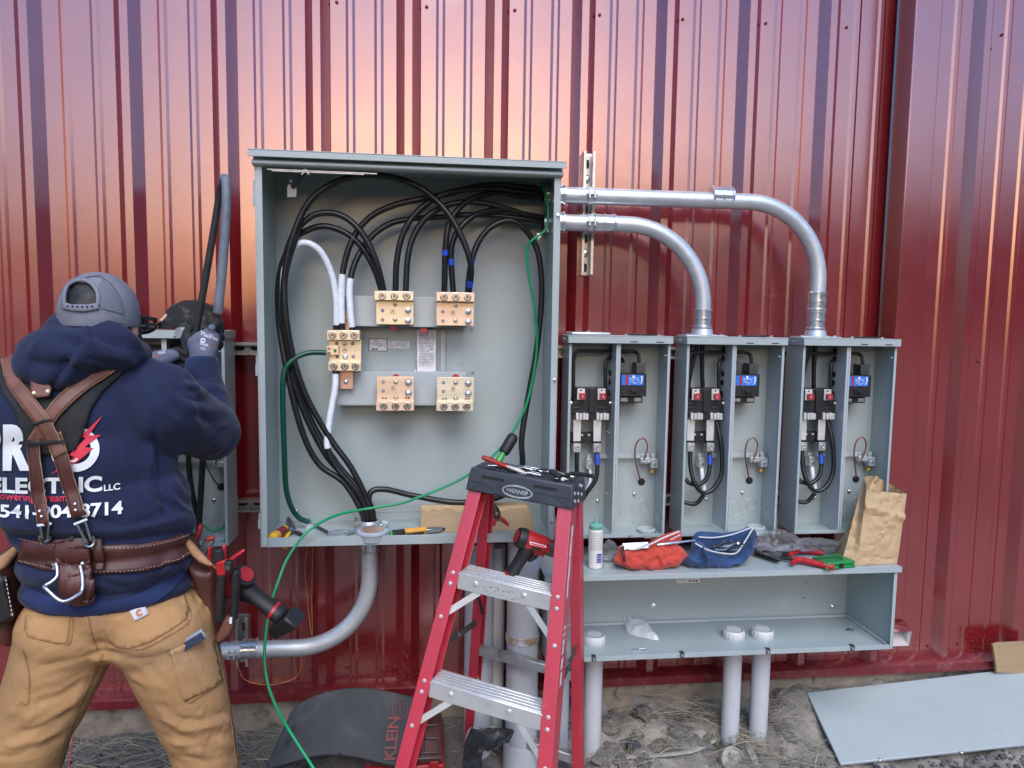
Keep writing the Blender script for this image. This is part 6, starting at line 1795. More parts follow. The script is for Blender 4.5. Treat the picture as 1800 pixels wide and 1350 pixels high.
# lettering on the back ------------------------------------------------------
def fit_text(s, x0, x1, yt, yb, slope=0., arc=0., bold=.02, shear=0., maxlen=5.):
    v, f = text2d(s, 1.0, bold, shear)
    a = np.array(v); lo, hi = a.min(0), a.max(0)
    out = []
    for x, y in a:
        u = (x - lo[0]) / (hi[0] - lo[0]); t_ = (y - lo[1]) / (hi[1] - lo[1])
        X = x0 + u * (x1 - x0)
        out.append((X, yb + (yt - yb) * t_ + slope * (X - (x0 + x1) / 2) + arc * (4 * (u - .5) ** 2)))
    return fine(out, f, maxlen)
def back_text(*a, mt='white_print', name='lettering', off=.0035, **k):
    v, f = fit_text(*a, **k); drape(v, f, both, off).build(name, M[mt], hood_o, angle=80)
back_text('P', -42, 3, 746, 827, bold=.06); back_text('R', 7, 55, 746, 827, bold=.06)
v, f = [], []
n = 40
for k in range(n + 1):
    a = 2 * math.pi * k / n
    for r_ in (1., .83, .66): v.append((132 + 43 * r_ * math.cos(a), 789 + 40 * r_ * math.sin(a)))
f = [(3 * k + j, 3 * k + j + 1, 3 * k + j + 4, 3 * k + j + 3) for k in range(n) for j in (0, 1)]
drape(v, f, both, .0035).build('lettering', M['white_print'], hood_o, angle=80)
v, f, d = region([(180, 731), (142, 766), (152, 770), (122, 800), (132, 803), (91, 833), (136, 812), (165, 788), (150, 786), (178, 764), (156, 765)], 6)
drape(v, f, both, .0048).build('lightning_bolt', M['red_print'], hood_o, angle=80)
v, f = drape_c(128, 800, 9, 12, 200, 330); drape(v, f, both, .0052).build('lettering', M['white_print'], hood_o, angle=80)
back_text('ELECTRIC', -16, 180, 839, 868, slope=-.01, bold=.035, arc=-3)
back_text('LLC', 183, 211, 850, 862, slope=-.12, bold=.02)
back_text('Powering Dreams', -6, 126, 868, 886, slope=.03, bold=.008, mt='red_print', arc=-3)
back_text('541-904-8714', 2, 216, 887, 911, slope=-.03, bold=.03, arc=-4)

# cap, hair, glasses -----------------------------------------------------------
hairV, hairF, hN = blob([('e', hc + Vector((0, -.006, .005)), (.073, .088, .093)), ('e', hc + Vector((.05, -.02, -.05)), (.026, .05, .04)), ('e', hc + Vector((-.05, -.02, -.05)), (.026, .05, .04)), ('e', hc + Vector((.069, .035, -.035)), (.008, .012, .035))], .009, 3)
hairV = folds(hairV, hN, [([(130, 500), (145, 510), (160, 515)], .003, 3), ([(125, 512), (142, 520), (165, 526)], .003, 3)], .004, .02)
mesh_np(hairV, hairF).build('hair', M['hair'], man, angle=80)
cc = hc + Vector((0, -.003, .004)); cr = (.081, .096, .100)
nu, nv = 180, 64
cv, cf = [], []
for j in range(nv + 1):
    q = R(-14) + (math.pi / 2 - R(-14)) * j / nv
    for i in range(nu):
        a = 2 * math.pi * i / nu
        rr = max(math.cos(q), .004)
        cv.append(cc + Vector((cr[0] * rr * math.cos(a), cr[1] * rr * math.sin(a), cr[2] * (math.sin(q) if q < .9 else math.sin(q) * (1 - .04 * (q - .9))))))
arch = smooth_loop([(117, 533), (116, 515), (124, 500), (142, 495), (158, 500), (168, 515), (169, 534), (143, 536)], 4)
cen = []
for j in range(nv):
    for i in range(nu): cen.append((j * nu + i, j * nu + (i + 1) % nu, (j + 1) * nu + (i + 1) % nu, (j + 1) * nu + i))
cpos = np.array([[sum(cv[k][d] for k in fc) / 4 for d in range(3)] for fc in cen])
ins = inside(proj(cpos), arch) & (cpos[:, 1] < cc.y)
keep = [fc for fc, k in zip(cen, ins) if not k]
m = MB(); m.add(cv, keep)
# snap the rim of the opening is left as sewn binding
capm = m.build('cap', [M['cap_cloth']], man, angle=80, solid=.004)
capb = BVHTree.FromPolygons([tuple(p) for p in cv], cen)
drape_strip([(113, 537), (114, 515), (122, 499), (142, 492), (160, 498), (171, 515), (172, 537)], 6.5, capb, .004, 4, 8).build('cap_binding', M['cap_cloth'], man, angle=80, solid=.003)
drape_strip([(112, 537), (128, 541), (150, 542), (173, 538)], 11, capb, .005, 4, 8).build('cap_strap', M['cap_cloth'], man, angle=80, solid=.002)
for k in range(6):
    p = drape_pts([(122 + k * 8, 539 + (.8 if 1 < k < 5 else 0))], capb, .0062)[0]; m = MB(); m.lathe([(.0022, 0), (.0022, .0008)], p, (CAM - p).normalized(), 8); m.build('snap', M['dark_slot'], man)
drape_strip([(176, 486), (196, 500), (212, 525), (218, 555)], 2.0, capb, .0025, 3, 8).build('cap_seam', M['cap_mesh'], man)
drape_strip([(142, 491), (160, 486), (178, 485)], 2.0, capb, .0025, 3, 8).build('cap_seam', M['cap_mesh'], man)
drape_poly([(174, 500), (180, 492), (196, 503), (210, 525), (216, 552), (200, 548), (176, 542), (173, 520)], capb, .0022, 6).build('cap_mesh_panel', M['cap_mesh'], man, angle=80)
m = MB(); bl = [cc + Vector((.07 * math.cos(t_), .085 + .11 * max(0, math.sin(t_)) ** .7, -.025 - .012 * math.sin(t_))) for t_ in np.linspace(0, math.pi, 16)]
m.prism(bl, (0, 0, .005)); m.build('brim', M['cap_cloth'], man)
g = hc + Vector((.004, -.014, -.004))
m = MB(); m.bar(pp(204, 551, hc.y - .03) + Vector((.012, 0, 0)), g + Vector((.092, .085, .0)), .005, .009, (0, 0, 1)); gl_ = m.build('glasses', M['black_plastic'], man, bevel=.001)
m = MB(); m.tube([g + Vector((.045 + .046 * math.cos(t_), .107 - .022 * (1 + math.cos(t_)) / 2, -.012 + .021 * math.sin(t_))) for t_ in np.linspace(0, 2 * math.pi, 20)], .0038, 8); m.build('frame', M['black_plastic'], gl_)
m = MB(); m.lathe([(.02, 0), (.02, .002)], g + Vector((.05, .10, -.012)), (.35, .94, 0), 16); m.build('lens', M['glass_lens'], gl_)

# gloves -------------------------------------------------------------------------
def fing(pts, r0, r1):
    pts = [P(*q) for q in pts]; out = []
    for i in range(len(pts) - 1):
        ra = r0 + (r1 - r0) * i / (len(pts) - 1); rb = r0 + (r1 - r0) * (i + 1) / (len(pts) - 1); out.append(('c', pts[i], pts[i + 1], ra, rb))
    return out
pal = [('e', P(358, 607, -.425), (.041, .022, .042), 0, 0, R(12)), ('c', wR + Vector((0, 0, -.01)), P(357, 620, -.425), .036, .036), ('e', P(366, 596, -.415), (.033, .020, .03)), ('e', P(343, 606, -.42), (.022, .02, .028))]
ix = fing([(357, 592, -.42), (373, 576, -.425), (384, 566, -.41)], .0125, .0105)
V2, F2, N2 = blob(pal + ix[:1], .0045, 4)
gr_ = mesh_np(V2, F2).build('glove', M['glove'], man, angle=80)
V2, F2, N2 = blob(fing([(344, 612, -.405), (333, 600, -.40), (328, 586, -.395), (333, 577, -.39)], .0145, .0115) + fing([(336, 640, -.40), (331, 615, -.395), (326, 595, -.39)], .016, .014), .004, 3)
mesh_np(V2, F2).build('glove_thumb', M['glove_palm'], gr_, angle=80)
for q in ([(370, 579, -.424), (381, 568, -.412), (380, 565, -.40)], [(368, 592, -.40), (383, 577, -.395), (388, 582, -.375), (380, 590, -.36)], [(372, 600, -.40), (386, 588, -.39), (389, 594, -.37), (378, 600, -.355)], [(374, 608, -.40), (385, 600, -.39), (387, 607, -.375), (378, 611, -.36)]):
    V2, F2, N2 = blob(fing(q, .0122, .0105), .004, 3); mesh_np(V2, F2).build('glove_finger', M['glove_palm'], gr_, angle=80)
gb_ = BVHTree.FromPolygons([tuple(p) for p in np.array(bodyV)], bodyF)
g_b = bvh_of(gr_)
for s, x0_, x1_, yt, yb_, sl, mt in (('MaxiFlex', 354, 383, 587, 595, .38, 'white_print'), ('ATG', 368, 380, 603, 608, .3, 'orange_print'), ('CE', 353, 361, 611, 615, .2, 'white_print'), ('EN388', 352, 366, 603, 608, .3, 'white_print')):
    v, f = fit_text(s, x0_, x1_, yt, yb_, slope=sl, bold=.0, maxlen=6); drape(v, f, g_b, .0015).build('glove_print', M[mt], gr_)
v, f = drape_c(357, 598.5, 2.2, 4.2, 0, 360); drape(v, f, g_b, .0015).build('glove_print', M['white_print'], gr_)
# left hand
V2, F2, N2 = blob([('e', P(283, 632, -.445), (.036, .022, .026), 0, 0, R(-18)), ('c', wL, P(280, 634, -.445), .036, .03), ('e', P(297, 626, -.435), (.03, .02, .02))], .0045, 4)
gl2 = mesh_np(V2, F2).build('glove', M['glove'], man, angle=80)
for q, r0 in (([(296, 620, -.43), (312, 617, -.42), (326, 622, -.41), (333, 632, -.40)], .012), ([(298, 630, -.42), (316, 628, -.415), (330, 636, -.405), (333, 646, -.395)], .0125), ([(298, 640, -.42), (314, 642, -.415), (328, 648, -.405), (330, 656, -.395)], .012), ([(294, 646, -.43), (308, 652, -.42), (322, 660, -.41), (328, 668, -.40)], .0115), ([(285, 640, -.45), (300, 655, -.455), (313, 662, -.45)], .0125)):
    V2, F2, N2 = blob(fing(q, r0, r0 * .85), .004, 3); mesh_np(V2, F2).build('glove_finger', M['glove_palm'], gl2, angle=80)
g2 = bvh_of(gl2)
v, f = fit_text('ATG', 268, 279, 624, 630, slope=-.35, bold=0); drape(v, f, g2, .0015).build('glove_print', M['orange_print'], gl2)
v, f = fit_text('MAX', 278, 291, 617, 623, slope=-.25, bold=0); drape(v, f, g2, .0015).build('glove_print', M['white_print'], gl2)

# pouches ---------------------------------------------------------------------------
YR = -.735
m = inflate(smooth_loop([(322, 945), (333, 938), (345, 955), (360, 985), (388, 990), (392, 1030), (396, 1080), (400, 1110), (395, 1125), (378, 1122), (368, 1095), (352, 1040), (335, 1000), (325, 975)], 3), YR, .05, 4, .5, rim=16, jitter=.003)
pouch = m.build('tool_pouch', M['leather'], man, angle=80)
m = inflate(smooth_loop([(322, 942), (334, 948), (352, 968), (368, 985), (384, 1002), (372, 996), (352, 990), (336, 976), (328, 965)], 3), YR - .055, .008, 4, .5, rim=6); m.build('pouch_flap', M['leather_edge'], man, angle=80)
m = inflate(smooth_loop([(308, 948), (322, 944), (326, 960), (322, 975), (310, 972)], 3), YR - .06, .01, 4, .5, rim=6); m.build('belt_end', M['leather'], man, angle=80)
for x0_, x1_, y0_, y1_, dY in ((376, 399, 1010, 1090, -.062), (402, 424, 1006, 1086, -.05)):
    m = MB(); a = P((x0_ + x1_) / 2 + 2, y0_, YR + dY); b = P((x0_ + x1_) / 2 - 2, y1_, YR + dY); rr = (x1_ - x0_) / 2 * mpp(YR)
    m.tube([a, a.lerp(b, .3), a.lerp(b, .8), b], [rr, rr * 1.0, rr * .92, rr * .85], 14, flat=.7); m.build('tool_sleeve', M['leather_black'], man, angle=60)
m = inflate(smooth_loop([(395, 1085), (408, 1080), (414, 1092), (408, 1112), (392, 1128), (378, 1126), (384, 1108)], 3), YR - .055, .014, 4, .5, rim=7); m.build('pouch_tip', M['leather_light'], man, angle=80)
m = MB(); m.pxp([(404, 1086), (408, 1086), (407, 1097), (403, 1096)], YR - .074, .004); m.build('price_tag', M['white_print'], man)
# tools in the right pouch (things of their own)
def stick(label, pts, r_, mt, cat='pliers', name='pliers', flat=.7, rr=None):
    c = catmull([P(*q) for q in pts], 5); m = MB(); n = len(c)
    m.tube(c, rr or [r_ * (1 if 0 < i < n - 1 else .6) for i in range(n)], 12, flat=flat); return m.build(name, M[mt], None, angle=60, label=label, cat=cat)
stick('long dark red tool handle at the back of the right tool pouch', [(340, 966, -.70), (347, 945, -.70), (354, 921, -.69)], .012, 'red_rubber', 'hand tool', 'hand_tool', .6)
stick('upright bright red plier grip in the right tool pouch', [(369, 1000, -.77), (368, 980, -.77), (369, 960, -.77)], .0052, 'red_grip')
stick('tall red plier grip in the middle of the right tool pouch', [(397, 995, -.76), (394, 975, -.755), (395, 957, -.75)], .006, 'red_grip')
stick('red plier grip slanting out to the right of the tool pouch', [(398, 990, -.765), (412, 979, -.76), (430, 966, -.755)], .0065, 'red_grip')
r = thing('multi_tool', 'grey and red knife with dark blade slot tucked in the right tool pouch', 'hand tool', P(362, 975, -.72))
m = MB(); m.bar(P(352, 975, -.72), P(372, 946, -.71), .022, .012, (0, 1, 0)); m.build('body', M['steel_dark'], r, bevel=.003)
m = MB(); m.bar(P(362, 948, -.728), P(378, 945, -.722), .01, .01, (0, 1, 0)); m.build('end', M['red_rubber'], r, bevel=.003)
r = thing('wire_stripper', 'red and black wire stripper head showing above the black sleeve', 'hand tool', P(390, 1010, -.79))
m = MB(); m.pxp([(378, 990), (396, 985), (398, 1008), (392, 1014), (380, 1012)], -.80, .022); m.build('body', M['red_plastic'], r, bevel=.003)
m = MB(); m.pxp([(393, 988), (407, 988), (407, 1006), (396, 1008)], -.806, .02); m.build('head', M['black_plastic'], r, bevel=.003)
m = MB(); m.lathe([(.007, 0), (.007, .003), (.004, .003)], P(400, 997, -.806), (0, -1, 0), 12); m.build('pivot', M['steel_dark'], r)
m = MB(); m.pxp([(375, 968), (388, 966), (393, 985), (380, 990), (374, 982)], -.79, .02); m.build('handle', M['black_rubber'], r, bevel=.004)
r = thing('blade_tool', 'black flat tool standing in the front black sleeve of the pouch', 'hand tool', P(414, 1010, -.78))
m = MB(); m.pxp([(412, 1004), (417, 1003), (414, 1040), (409, 1040)], -.79, .006); m.build('blade', M['steel_dark'], r)
# left pouch
m = inflate(smooth_loop([(-30, 985), (0, 975), (25, 955), (42, 942), (40, 980), (38, 1030), (42, 1080), (40, 1120), (30, 1130), (10, 1122), (-30, 1115)], 3), -.80, .05, 4, .5, rim=18, jitter=.003); m.build('tool_pouch', M['leather'], man, angle=80)
m = inflate(smooth_loop([(-30, 985), (0, 976), (22, 960), (40, 942), (38, 962), (22, 985), (4, 1004), (-30, 1012)], 3), -.85, .01, 4, .5, rim=6); m.build('pouch_flap', M['leather_edge'], man, angle=80)
m = inflate(smooth_loop([(-30, 1018), (8, 1010), (16, 1040), (25, 1085), (0, 1098), (-30, 1104)], 3), -.86, .012, 4, .4, rim=5); m.build('holster', M['leather_black'], man, angle=80)
m = MB()
for k in range(9): m.cyl(P(10 + k * 1.4, 1018 + k * 7.5, -.876), P(10.8 + k * 1.4, 1022 + k * 7.5, -.876), .0012, n=5)
m.build('stitching', M['stitch'], man)
for x, y in ((9, 1016), (20, 1080)):
    m = MB(); m.lathe([(.005, 0), (.004, .002)], P(x, y, -.874), (0, -1, 0), 12); m.build('rivet', M['steel_dark'], man)

# driver hanging from the pouch
drill('red and black impact driver hanging from the tool pouch, battery to the right', frame_at(P(408, 1030, -.70), (-.6, .5, -.58), (-.70, 0, .72)), 1.0)

# cable held in the hands -------------------------------------------------------------
r = thing('cable_loop', 'dusty cable bent over in a tall narrow loop, held by the electrician', 'cable', P(340, 660, -.40))
c = catmull([P(*q) for q in ((338, 668, -.39), (341, 620, -.39), (346, 575, -.395), (356, 520, -.40), (368, 450, -.41), (379, 385, -.42), (386, 340, -.43), (390, 322, -.44))], 8)
m = MB(); m.tube(c, .0098, 14); m.build('insulation', M['black_dusty'], r, angle=60)
c2 = catmull([P(*q) for q in ((390, 322, -.44), (393, 314, -.455), (397, 318, -.475), (398, 345, -.49), (396, 400, -.50), (391, 470, -.505), (386, 520, -.51), (383, 550, -.51))], 8)
m = MB(); m.tube(c2, [.0098] * 6 + [.0125] * (len(c2) - 6), 14); m.build('insulation', M['grey_cable'], r, angle=60)
m = MB(); e = c2[-1]; m.lathe([(.0102, 0), (.0098, .002)], e, (c2[-1] - c2[-2]), 14); m.build('cut_end', M['copper'], r)

# cap and pipe offcut on the left box
hp_ = P(330, 585, -.13); hp_.z = kT + .001
r = thing('camouflage_cap', 'black camouflage baseball cap lying on the left meter box', 'cap', hp_)
V2 = []; F2 = []
cx0 = P(335, 580, -.135).x; rx = .100
nu, nv = 36, 14
for j in range(nv + 1):
    q = math.pi / 2 * j / nv
    for i in range(nu):
        a = 2 * math.pi * i / nu; rr = max(math.cos(q), .01) ** .8
        x = rx * rr * math.cos(a); y = .078 * rr * math.sin(a); z = .092 * math.sin(q) ** 1.1 + .006 * noise.noise(Vector((x * 25, y * 25, j * .3)))
        V2.append((cx0 + x + .012 * math.sin(q), -.125 + y, kT + .004 + z - (.012 * (x / rx) if x > 0 else 0)))
for j in range(nv):
    for i in range(nu): F2.append((j * nu + i, j * nu + (i + 1) % nu, (j + 1) * nu + (i + 1) % nu, (j + 1) * nu + i))
F2.append(tuple(nv * nu + k for k in range(nu)))
m = MB(); m.add(V2, F2); m.build('crown', M['camo'], r, angle=80)
m = MB(); lp = [(cx0 - .075 - .085 * max(0, math.sin(t_)), -.125 - .075 * math.cos(t_), kT + .006 + .012 * math.cos(t_) ** 2) for t_ in np.linspace(0, math.pi, 16)]
m.prism(lp, (0, 0, .005)); m.build('brim', M['camo'], r, bevel=.001)
m = MB(); m.pxp([(281, 562), (291, 551), (294, 554), (284, 565)], -.20, .002); m.build('tag', M['copper'], r)
m = MB(); a = P(314, 585, -.235); b = a + Vector((.045, .10, 0)); m.lathe([(.0165, 0), (.0165, .11), (.0135, .11), (.0135, .002), (.0165, 0)], a, b - a, 20); m.build('pipe_offcut', M['pvc'], None, label='short white pipe offcut lying on the left meter box', cat='pipe')
# ------------------------------------------------------------------ things on the trough
zS = tT
def on_shelf(px, py): return PZ(px, py, zS)
# caulk bottle
c = on_shelf(1046, 997)
r = thing('caulk_bottle', 'white squeeze bottle with green nozzle cap on the trough', 'bottle', c)
k = mpp(c.y)
m = MB(); m.lathe([(11 * k, 0), (13 * k, 1.5 * k), (13.2 * k, 68 * k), (12 * k, 72 * k)], c, (0, 0, 1), 28); b_ = m.build('body', M['bottle'], r)
m = MB(); m.lathe([(11.5 * k, 72 * k), (12.5 * k, 74 * k), (12.5 * k, 78 * k), (9 * k, 82 * k), (4 * k, 83 * k), (3 * k, 86 * k), (1.3 * k, 96 * k), (.8 * k, 97 * k)], c, (0, 0, 1), 24); m.build('nozzle_cap', M['green_cap'], r)
def wrap(px0, px1, z0, z1, mt, name, rad, n=6):
    m = MB()
    for i in range(n):
        a0 = px0 + (px1 - px0) * i / n; a1 = px0 + (px1 - px0) * (i + 1) / n
        q = lambda a, z: c + Vector((rad * math.sin(a), -rad * math.cos(a), z))
        m.add([q(a0, z0), q(a1, z0), q(a1, z1), q(a0, z1)], [(0, 1, 2, 3)])
    m.build(name, M[mt], b_)
rr = random.Random(6)
for i in range(11):
    a = -1.0
    while a < .9:
        w_ = rr.uniform(.12, .35); wrap(a, min(a + w_, .95), (36 + i * 3.0) * k, (37.1 + i * 3.0) * k, 'grey_print', 'print', 13.35 * k, 2); a += w_ + .07
for z0, z1 in ((12, 15), (16, 20), (21, 24), (25, 29)): wrap(-.05, .72, z0 * k, z1 * k, 'bottle_blue', 'label_block', 13.35 * k)
# red zip pouch
pY = -.285
r = thing('zip_pouch', 'open red canvas zip pouch with a wrench poking out', 'pouch', on_shelf(1140, 998))
m = inflate(smooth_loop([(1079, 988), (1084, 975), (1088, 962), (1100, 958), (1125, 962), (1150, 955), (1170, 952), (1192, 958), (1206, 972), (1202, 984), (1188, 994), (1160, 1000), (1130, 1001), (1098, 998)], 3), pY, .034, 2.2, .6, rim=16, jitter=.010, jscale=.022); m.build('front', M['red_cloth'], r, angle=80)
m = inflate(smooth_loop([(1090, 968), (1120, 962), (1145, 952), (1165, 940), (1190, 933), (1198, 936), (1197, 950), (1185, 962), (1150, 972), (1110, 975)], 3), pY + .025, .016, 2.2, .55, rim=10, jitter=.007, jscale=.02); m.build('back', M['red_cloth'], r, angle=80)
m = MB(); m.tube(catmull([P(1091, 960, pY - .02), P(1112, 966, pY - .03), P(1140, 958, pY - .03), P(1165, 946, pY - .02), P(1194, 934, pY)], 6), .0028, 6); m.build('zip', M['zip_white'], r)
m = MB(); m.tube(catmull([P(1118, 972, pY - .01), P(1150, 962, pY), P(1172, 952, pY + .01), P(1196, 940, pY + .01)], 6), .0028, 6); m.build('zip', M['zip_white'], r)
m = MB(); m.tube(catmull([P(1095, 960, pY - .025), P(1096, 974, pY - .046), P(1098, 988, pY - .05)], 5), .004, 6, flat=.5); m.build('zip_pull', M['black_rubber'], r)
r = thing('wrench', 'light blue steel wrench lying in the red pouch', 'wrench', P(1150, 965, pY))
m = MB(); m.bar(P(1094, 961, pY - .022), P(1140, 958, pY - .018), .022, .006, (0, -1, .3)); m.build('jaw', M['zinc_bright'], r, bevel=.002)
m = MB(); m.tube([P(1155, 958, pY - .02), P(1185, 954, pY - .02), P(1222, 950, pY)], [.005, .0045, .003], 10); m.build('shaft', M['zinc_bright'], r)
# blue zip pouch
r = thing('zip_pouch', 'open navy blue zip pouch full of dark screwdriver bits', 'pouch', on_shelf(1260, 997))
m = inflate(smooth_loop([(1200, 985), (1212, 972), (1218, 955), (1228, 952), (1250, 966), (1272, 975), (1296, 974), (1312, 955), (1326, 930), (1326, 952), (1318, 975), (1300, 990), (1270, 997), (1230, 997), (1205, 993)], 3), pY, .034, 2.2, .6, rim=14, jitter=.008, jscale=.024); m.build('front', M['blue_cloth'], r, angle=80)
m = inflate(smooth_loop([(1216, 955), (1224, 936), (1240, 934), (1270, 936), (1300, 932), (1322, 926), (1320, 945), (1305, 965), (1270, 974), (1240, 966)], 3), pY + .035, .018, 3.2, .55, rim=10, jitter=.003); m.build('back', M['blue_cloth'], r, angle=80)
m = MB(); m.tube(catmull([P(1222, 955, pY - .03), P(1245, 967, pY - .04), P(1275, 973, pY - .04), P(1294, 972, pY - .035), P(1308, 954, pY - .02), P(1324, 928, pY)], 6), .0024, 6); m.build('zip', M['zip_white'], r)
m = MB(); m.tube(catmull([P(1228, 944, pY + .01), P(1255, 945, pY + .01), P(1285, 940, pY + .01), P(1322, 927, pY)], 6), .0024, 6); m.build('zip', M['zip_white'], r)
m = MB(); m.tube(catmull([P(1236, 962, pY - .04), P(1240, 976, pY - .052), P(1242, 990, pY - .052)], 5), .0035, 6, flat=.5); m.build('zip_pull', M['black_rubber'], r)
rr = random.Random(9)
bits = thing('driver_bits', 'dark steel driver bits heaped inside the blue pouch', 'driver bits', P(1265, 965, pY))
for k_ in range(14):
    a = P(1248 + rr.uniform(0, 50), 963 + rr.uniform(-6, 4), pY - .018 + rr.uniform(-.008, .012)); d = Vector((rr.uniform(-1, 1), rr.uniform(-.4, .4), rr.uniform(-.1, .6))).normalized()
    m = MB(); m.cyl(a, a + d * .03, .004, n=8); m.build('bit', M['steel_dark'] if k_ % 3 else M['steel'], bits)
# crimper with red handles
r = thing('crimping_tool', 'black ratchet crimping tool with red handles lying on the trough', 'crimper', on_shelf(1400, 985))
def on(px, py, h): return PZ(px, py, zS + h)
m = MB(); m.hexa([on(1326, 970, .004), on(1372, 985, .004), on(1376, 968, .004), on(1334, 958, .004), on(1326, 970, .022) , on(1372, 985, .022), on(1376, 968, .022), on(1334, 958, .022)]); m.build('head', M['steel_dark'], r, bevel=.003)
m = MB(); m.bar(on(1368, 976, .012), on(1402, 970, .012), .016, .012); m.bar(on(1368, 980, .012), on(1400, 984, .014), .012, .01); m.build('linkage', M['black_plastic'], r, bevel=.002)
for j_, pts in enumerate((((1388, 976, .016), (1400, 968, .017), (1420, 968, .015), (1448, 972, .013)), ((1392, 990, .016), (1402, 984, .017), (1425, 988, .016), (1450, 994, .013), (1466, 997, .011)))):
    c3 = catmull([on(*q) for q in pts], 6); m = MB(); n = len(c3); m.tube(c3, [(.0065 + .0045 * min(1, i / 5) + .0006 * math.sin(i * 1.5)) * (1 if i < n - 1 else .6) for i in range(n)], 12); m.build('handle', M['red_grip'], r, angle=60)
# green case
r = thing('tool_case', 'small green plastic tool case with black lettering beside the crimper', 'case', on_shelf(1470, 995))
ca, cb_ = on_shelf(1466, 1002), on_shelf(1504, 998)
ux_ = (cb_ - ca).normalized(); uy_ = Vector((-ux_.y, ux_.x, 0))
L_, D_ = (on_shelf(1504, 998) - on_shelf(1452, 1003)).length, .075
CM = Matrix((ux_, uy_, Vector((0, 0, 1)))).transposed().to_4x4(); CM.translation = cb_ + ux_ * -L_
m = MB(CM); m.box(0, L_, 0, D_, .0006, .011); m.build('base', M['green_case'], r, bevel=.003)
m = MB(CM); m.box(.001, L_ - .001, .001, D_ - .001, .0115, .025); ld = m.build('lid', M['green_case'], r, bevel=.004)
m = MB(CM); m.box(L_ * .5 - .008, L_ * .5 + .008, -.003, .001, .005, .020); m.build('latch', M['black_plastic'], r, bevel=.001)
t3 = text_plane('GREENLEE', .015, CM @ Vector((L_ * .30, D_ * .62, .0256)), ux_, uy_, (0, 0, 1), .0004); t3.build('lettering', M['dark_print'], ld)
m = MB(CM)
ce = Vector((L_ * .66, D_ * .5, .0256)); n = 6
for k_ in range(n):
    a0, a1 = 2 * math.pi * k_ / n, 2 * math.pi * (k_ + 1) / n
    q = lambda a, r_: ce + Vector((math.cos(a) * r_ * 1.1, math.sin(a) * r_ * 1.5, 0))
    m.add([q(a0, .0135), q(a1, .0135), q(a1, .0105), q(a0, .0105)], [(0, 1, 2, 3)])
m.build('emblem', M['dark_print'], ld)
t3 = text_plane('G', .020, CM @ Vector((L_ * .66, D_ * .5, .0257)), ux_, uy_, (0, 0, 1), .0006); t3.build('emblem_letter', M['dark_print'], ld)
# paper bag: front and side panels with crumples
r = thing('paper_bag', 'crumpled brown paper bag standing at the right end of the trough', 'bag', on_shelf(1535, 990))
def crumple(p, s=.05, a=.014):
    q = Vector(p) / s
    f_ = noise.cell_vector(q * .8); h = noise.voronoi(q, distance_metric='DISTANCE', exponent=2.5)[0]
    return (h[1] - h[0]) * a
def quad_sheet(c4, nx_, ny_, bulge=None, seed=0):
    c4 = [Vector(p) for p in c4]; nn = (c4[1] - c4[0]).cross(c4[3] - c4[0]).normalized()
    if nn.y > 0: nn = -nn
    V2 = []
    for j in range(ny_ + 1):
        for i in range(nx_ + 1):
            u, v = i / nx_, j / ny_
            p = c4[0].lerp(c4[1], u).lerp(c4[3].lerp(c4[2], u), v)
            e = min(1, 6 * min(u, 1 - u) + .15)
            V2.append(p + nn * ((crumple(p + Vector((seed, 0, 0))) + .55 * crumple(p + Vector((seed, 3, 0)), .022) - .003) * e + (bulge(u, v) if bulge else 0)))
    F2 = [(j * (nx_ + 1) + i, j * (nx_ + 1) + i + 1, (j + 1) * (nx_ + 1) + i + 1, (j + 1) * (nx_ + 1) + i) for j in range(ny_) for i in range(nx_)]
    return V2, F2
yb_ = -.315
fl0, fr0 = PZ(1480, 982, zS + .001), PZ(1575, 993, zS + .001)
fl0 = P(1479, 988, -.30); fl0.z = zS + .001; fm0 = P(1506, 994, yb_); fm0.z = zS + .001; fr0 = P(1577, 993, yb_ + .01); fr0.z = zS + .001
flt, fmt, frt = P(1519, 838, -.22), P(1523, 862, -.275), P(1594, 868, -.27)
bk_l, bk_r = fl0 + Vector((.03, .10, 0)), fr0 + Vector((.005, .10, 0))
bt_l, bt_r = P(1538, 836, -.18), P(1562, 850, -.17)
mb = MB()
for c4, nx_, ny_, bl in (((fm0, fr0, frt, fmt), 22, 30, lambda u, v: .010 * math.sin(math.pi * u) * math.sin(math.pi * v) + .010 * math.exp(-((v - .78 + .12 * u) / .05) ** 2)), ((fl0, fm0, fmt, flt), 12, 30, lambda u, v: -.014 * math.sin(math.pi * u) * math.sin(math.pi * v)), ((fr0, bk_r, bt_r, frt), 10, 24, lambda u, v: 0), ((bk_l, bk_r, bt_r, bt_l), 14, 24, lambda u, v: 0), ((fl0, bk_l, bt_l, flt), 10, 24, lambda u, v: 0)):
    V2, F2 = quad_sheet(c4, nx_, ny_, bl)
    if c4[0] is fm0:
        for i in range(nx_ + 1):                # ragged, folded top edge
            for j_ in (ny_, ny_ - 1): V2[j_ * (nx_ + 1) + i] = V2[j_ * (nx_ + 1) + i] + Vector((0, 0, .006 * noise.noise(Vector((i * .6, 0, 0)))))
    mb.add(V2, F2)
mb.build('paper', M['kraft'], r, angle=25)
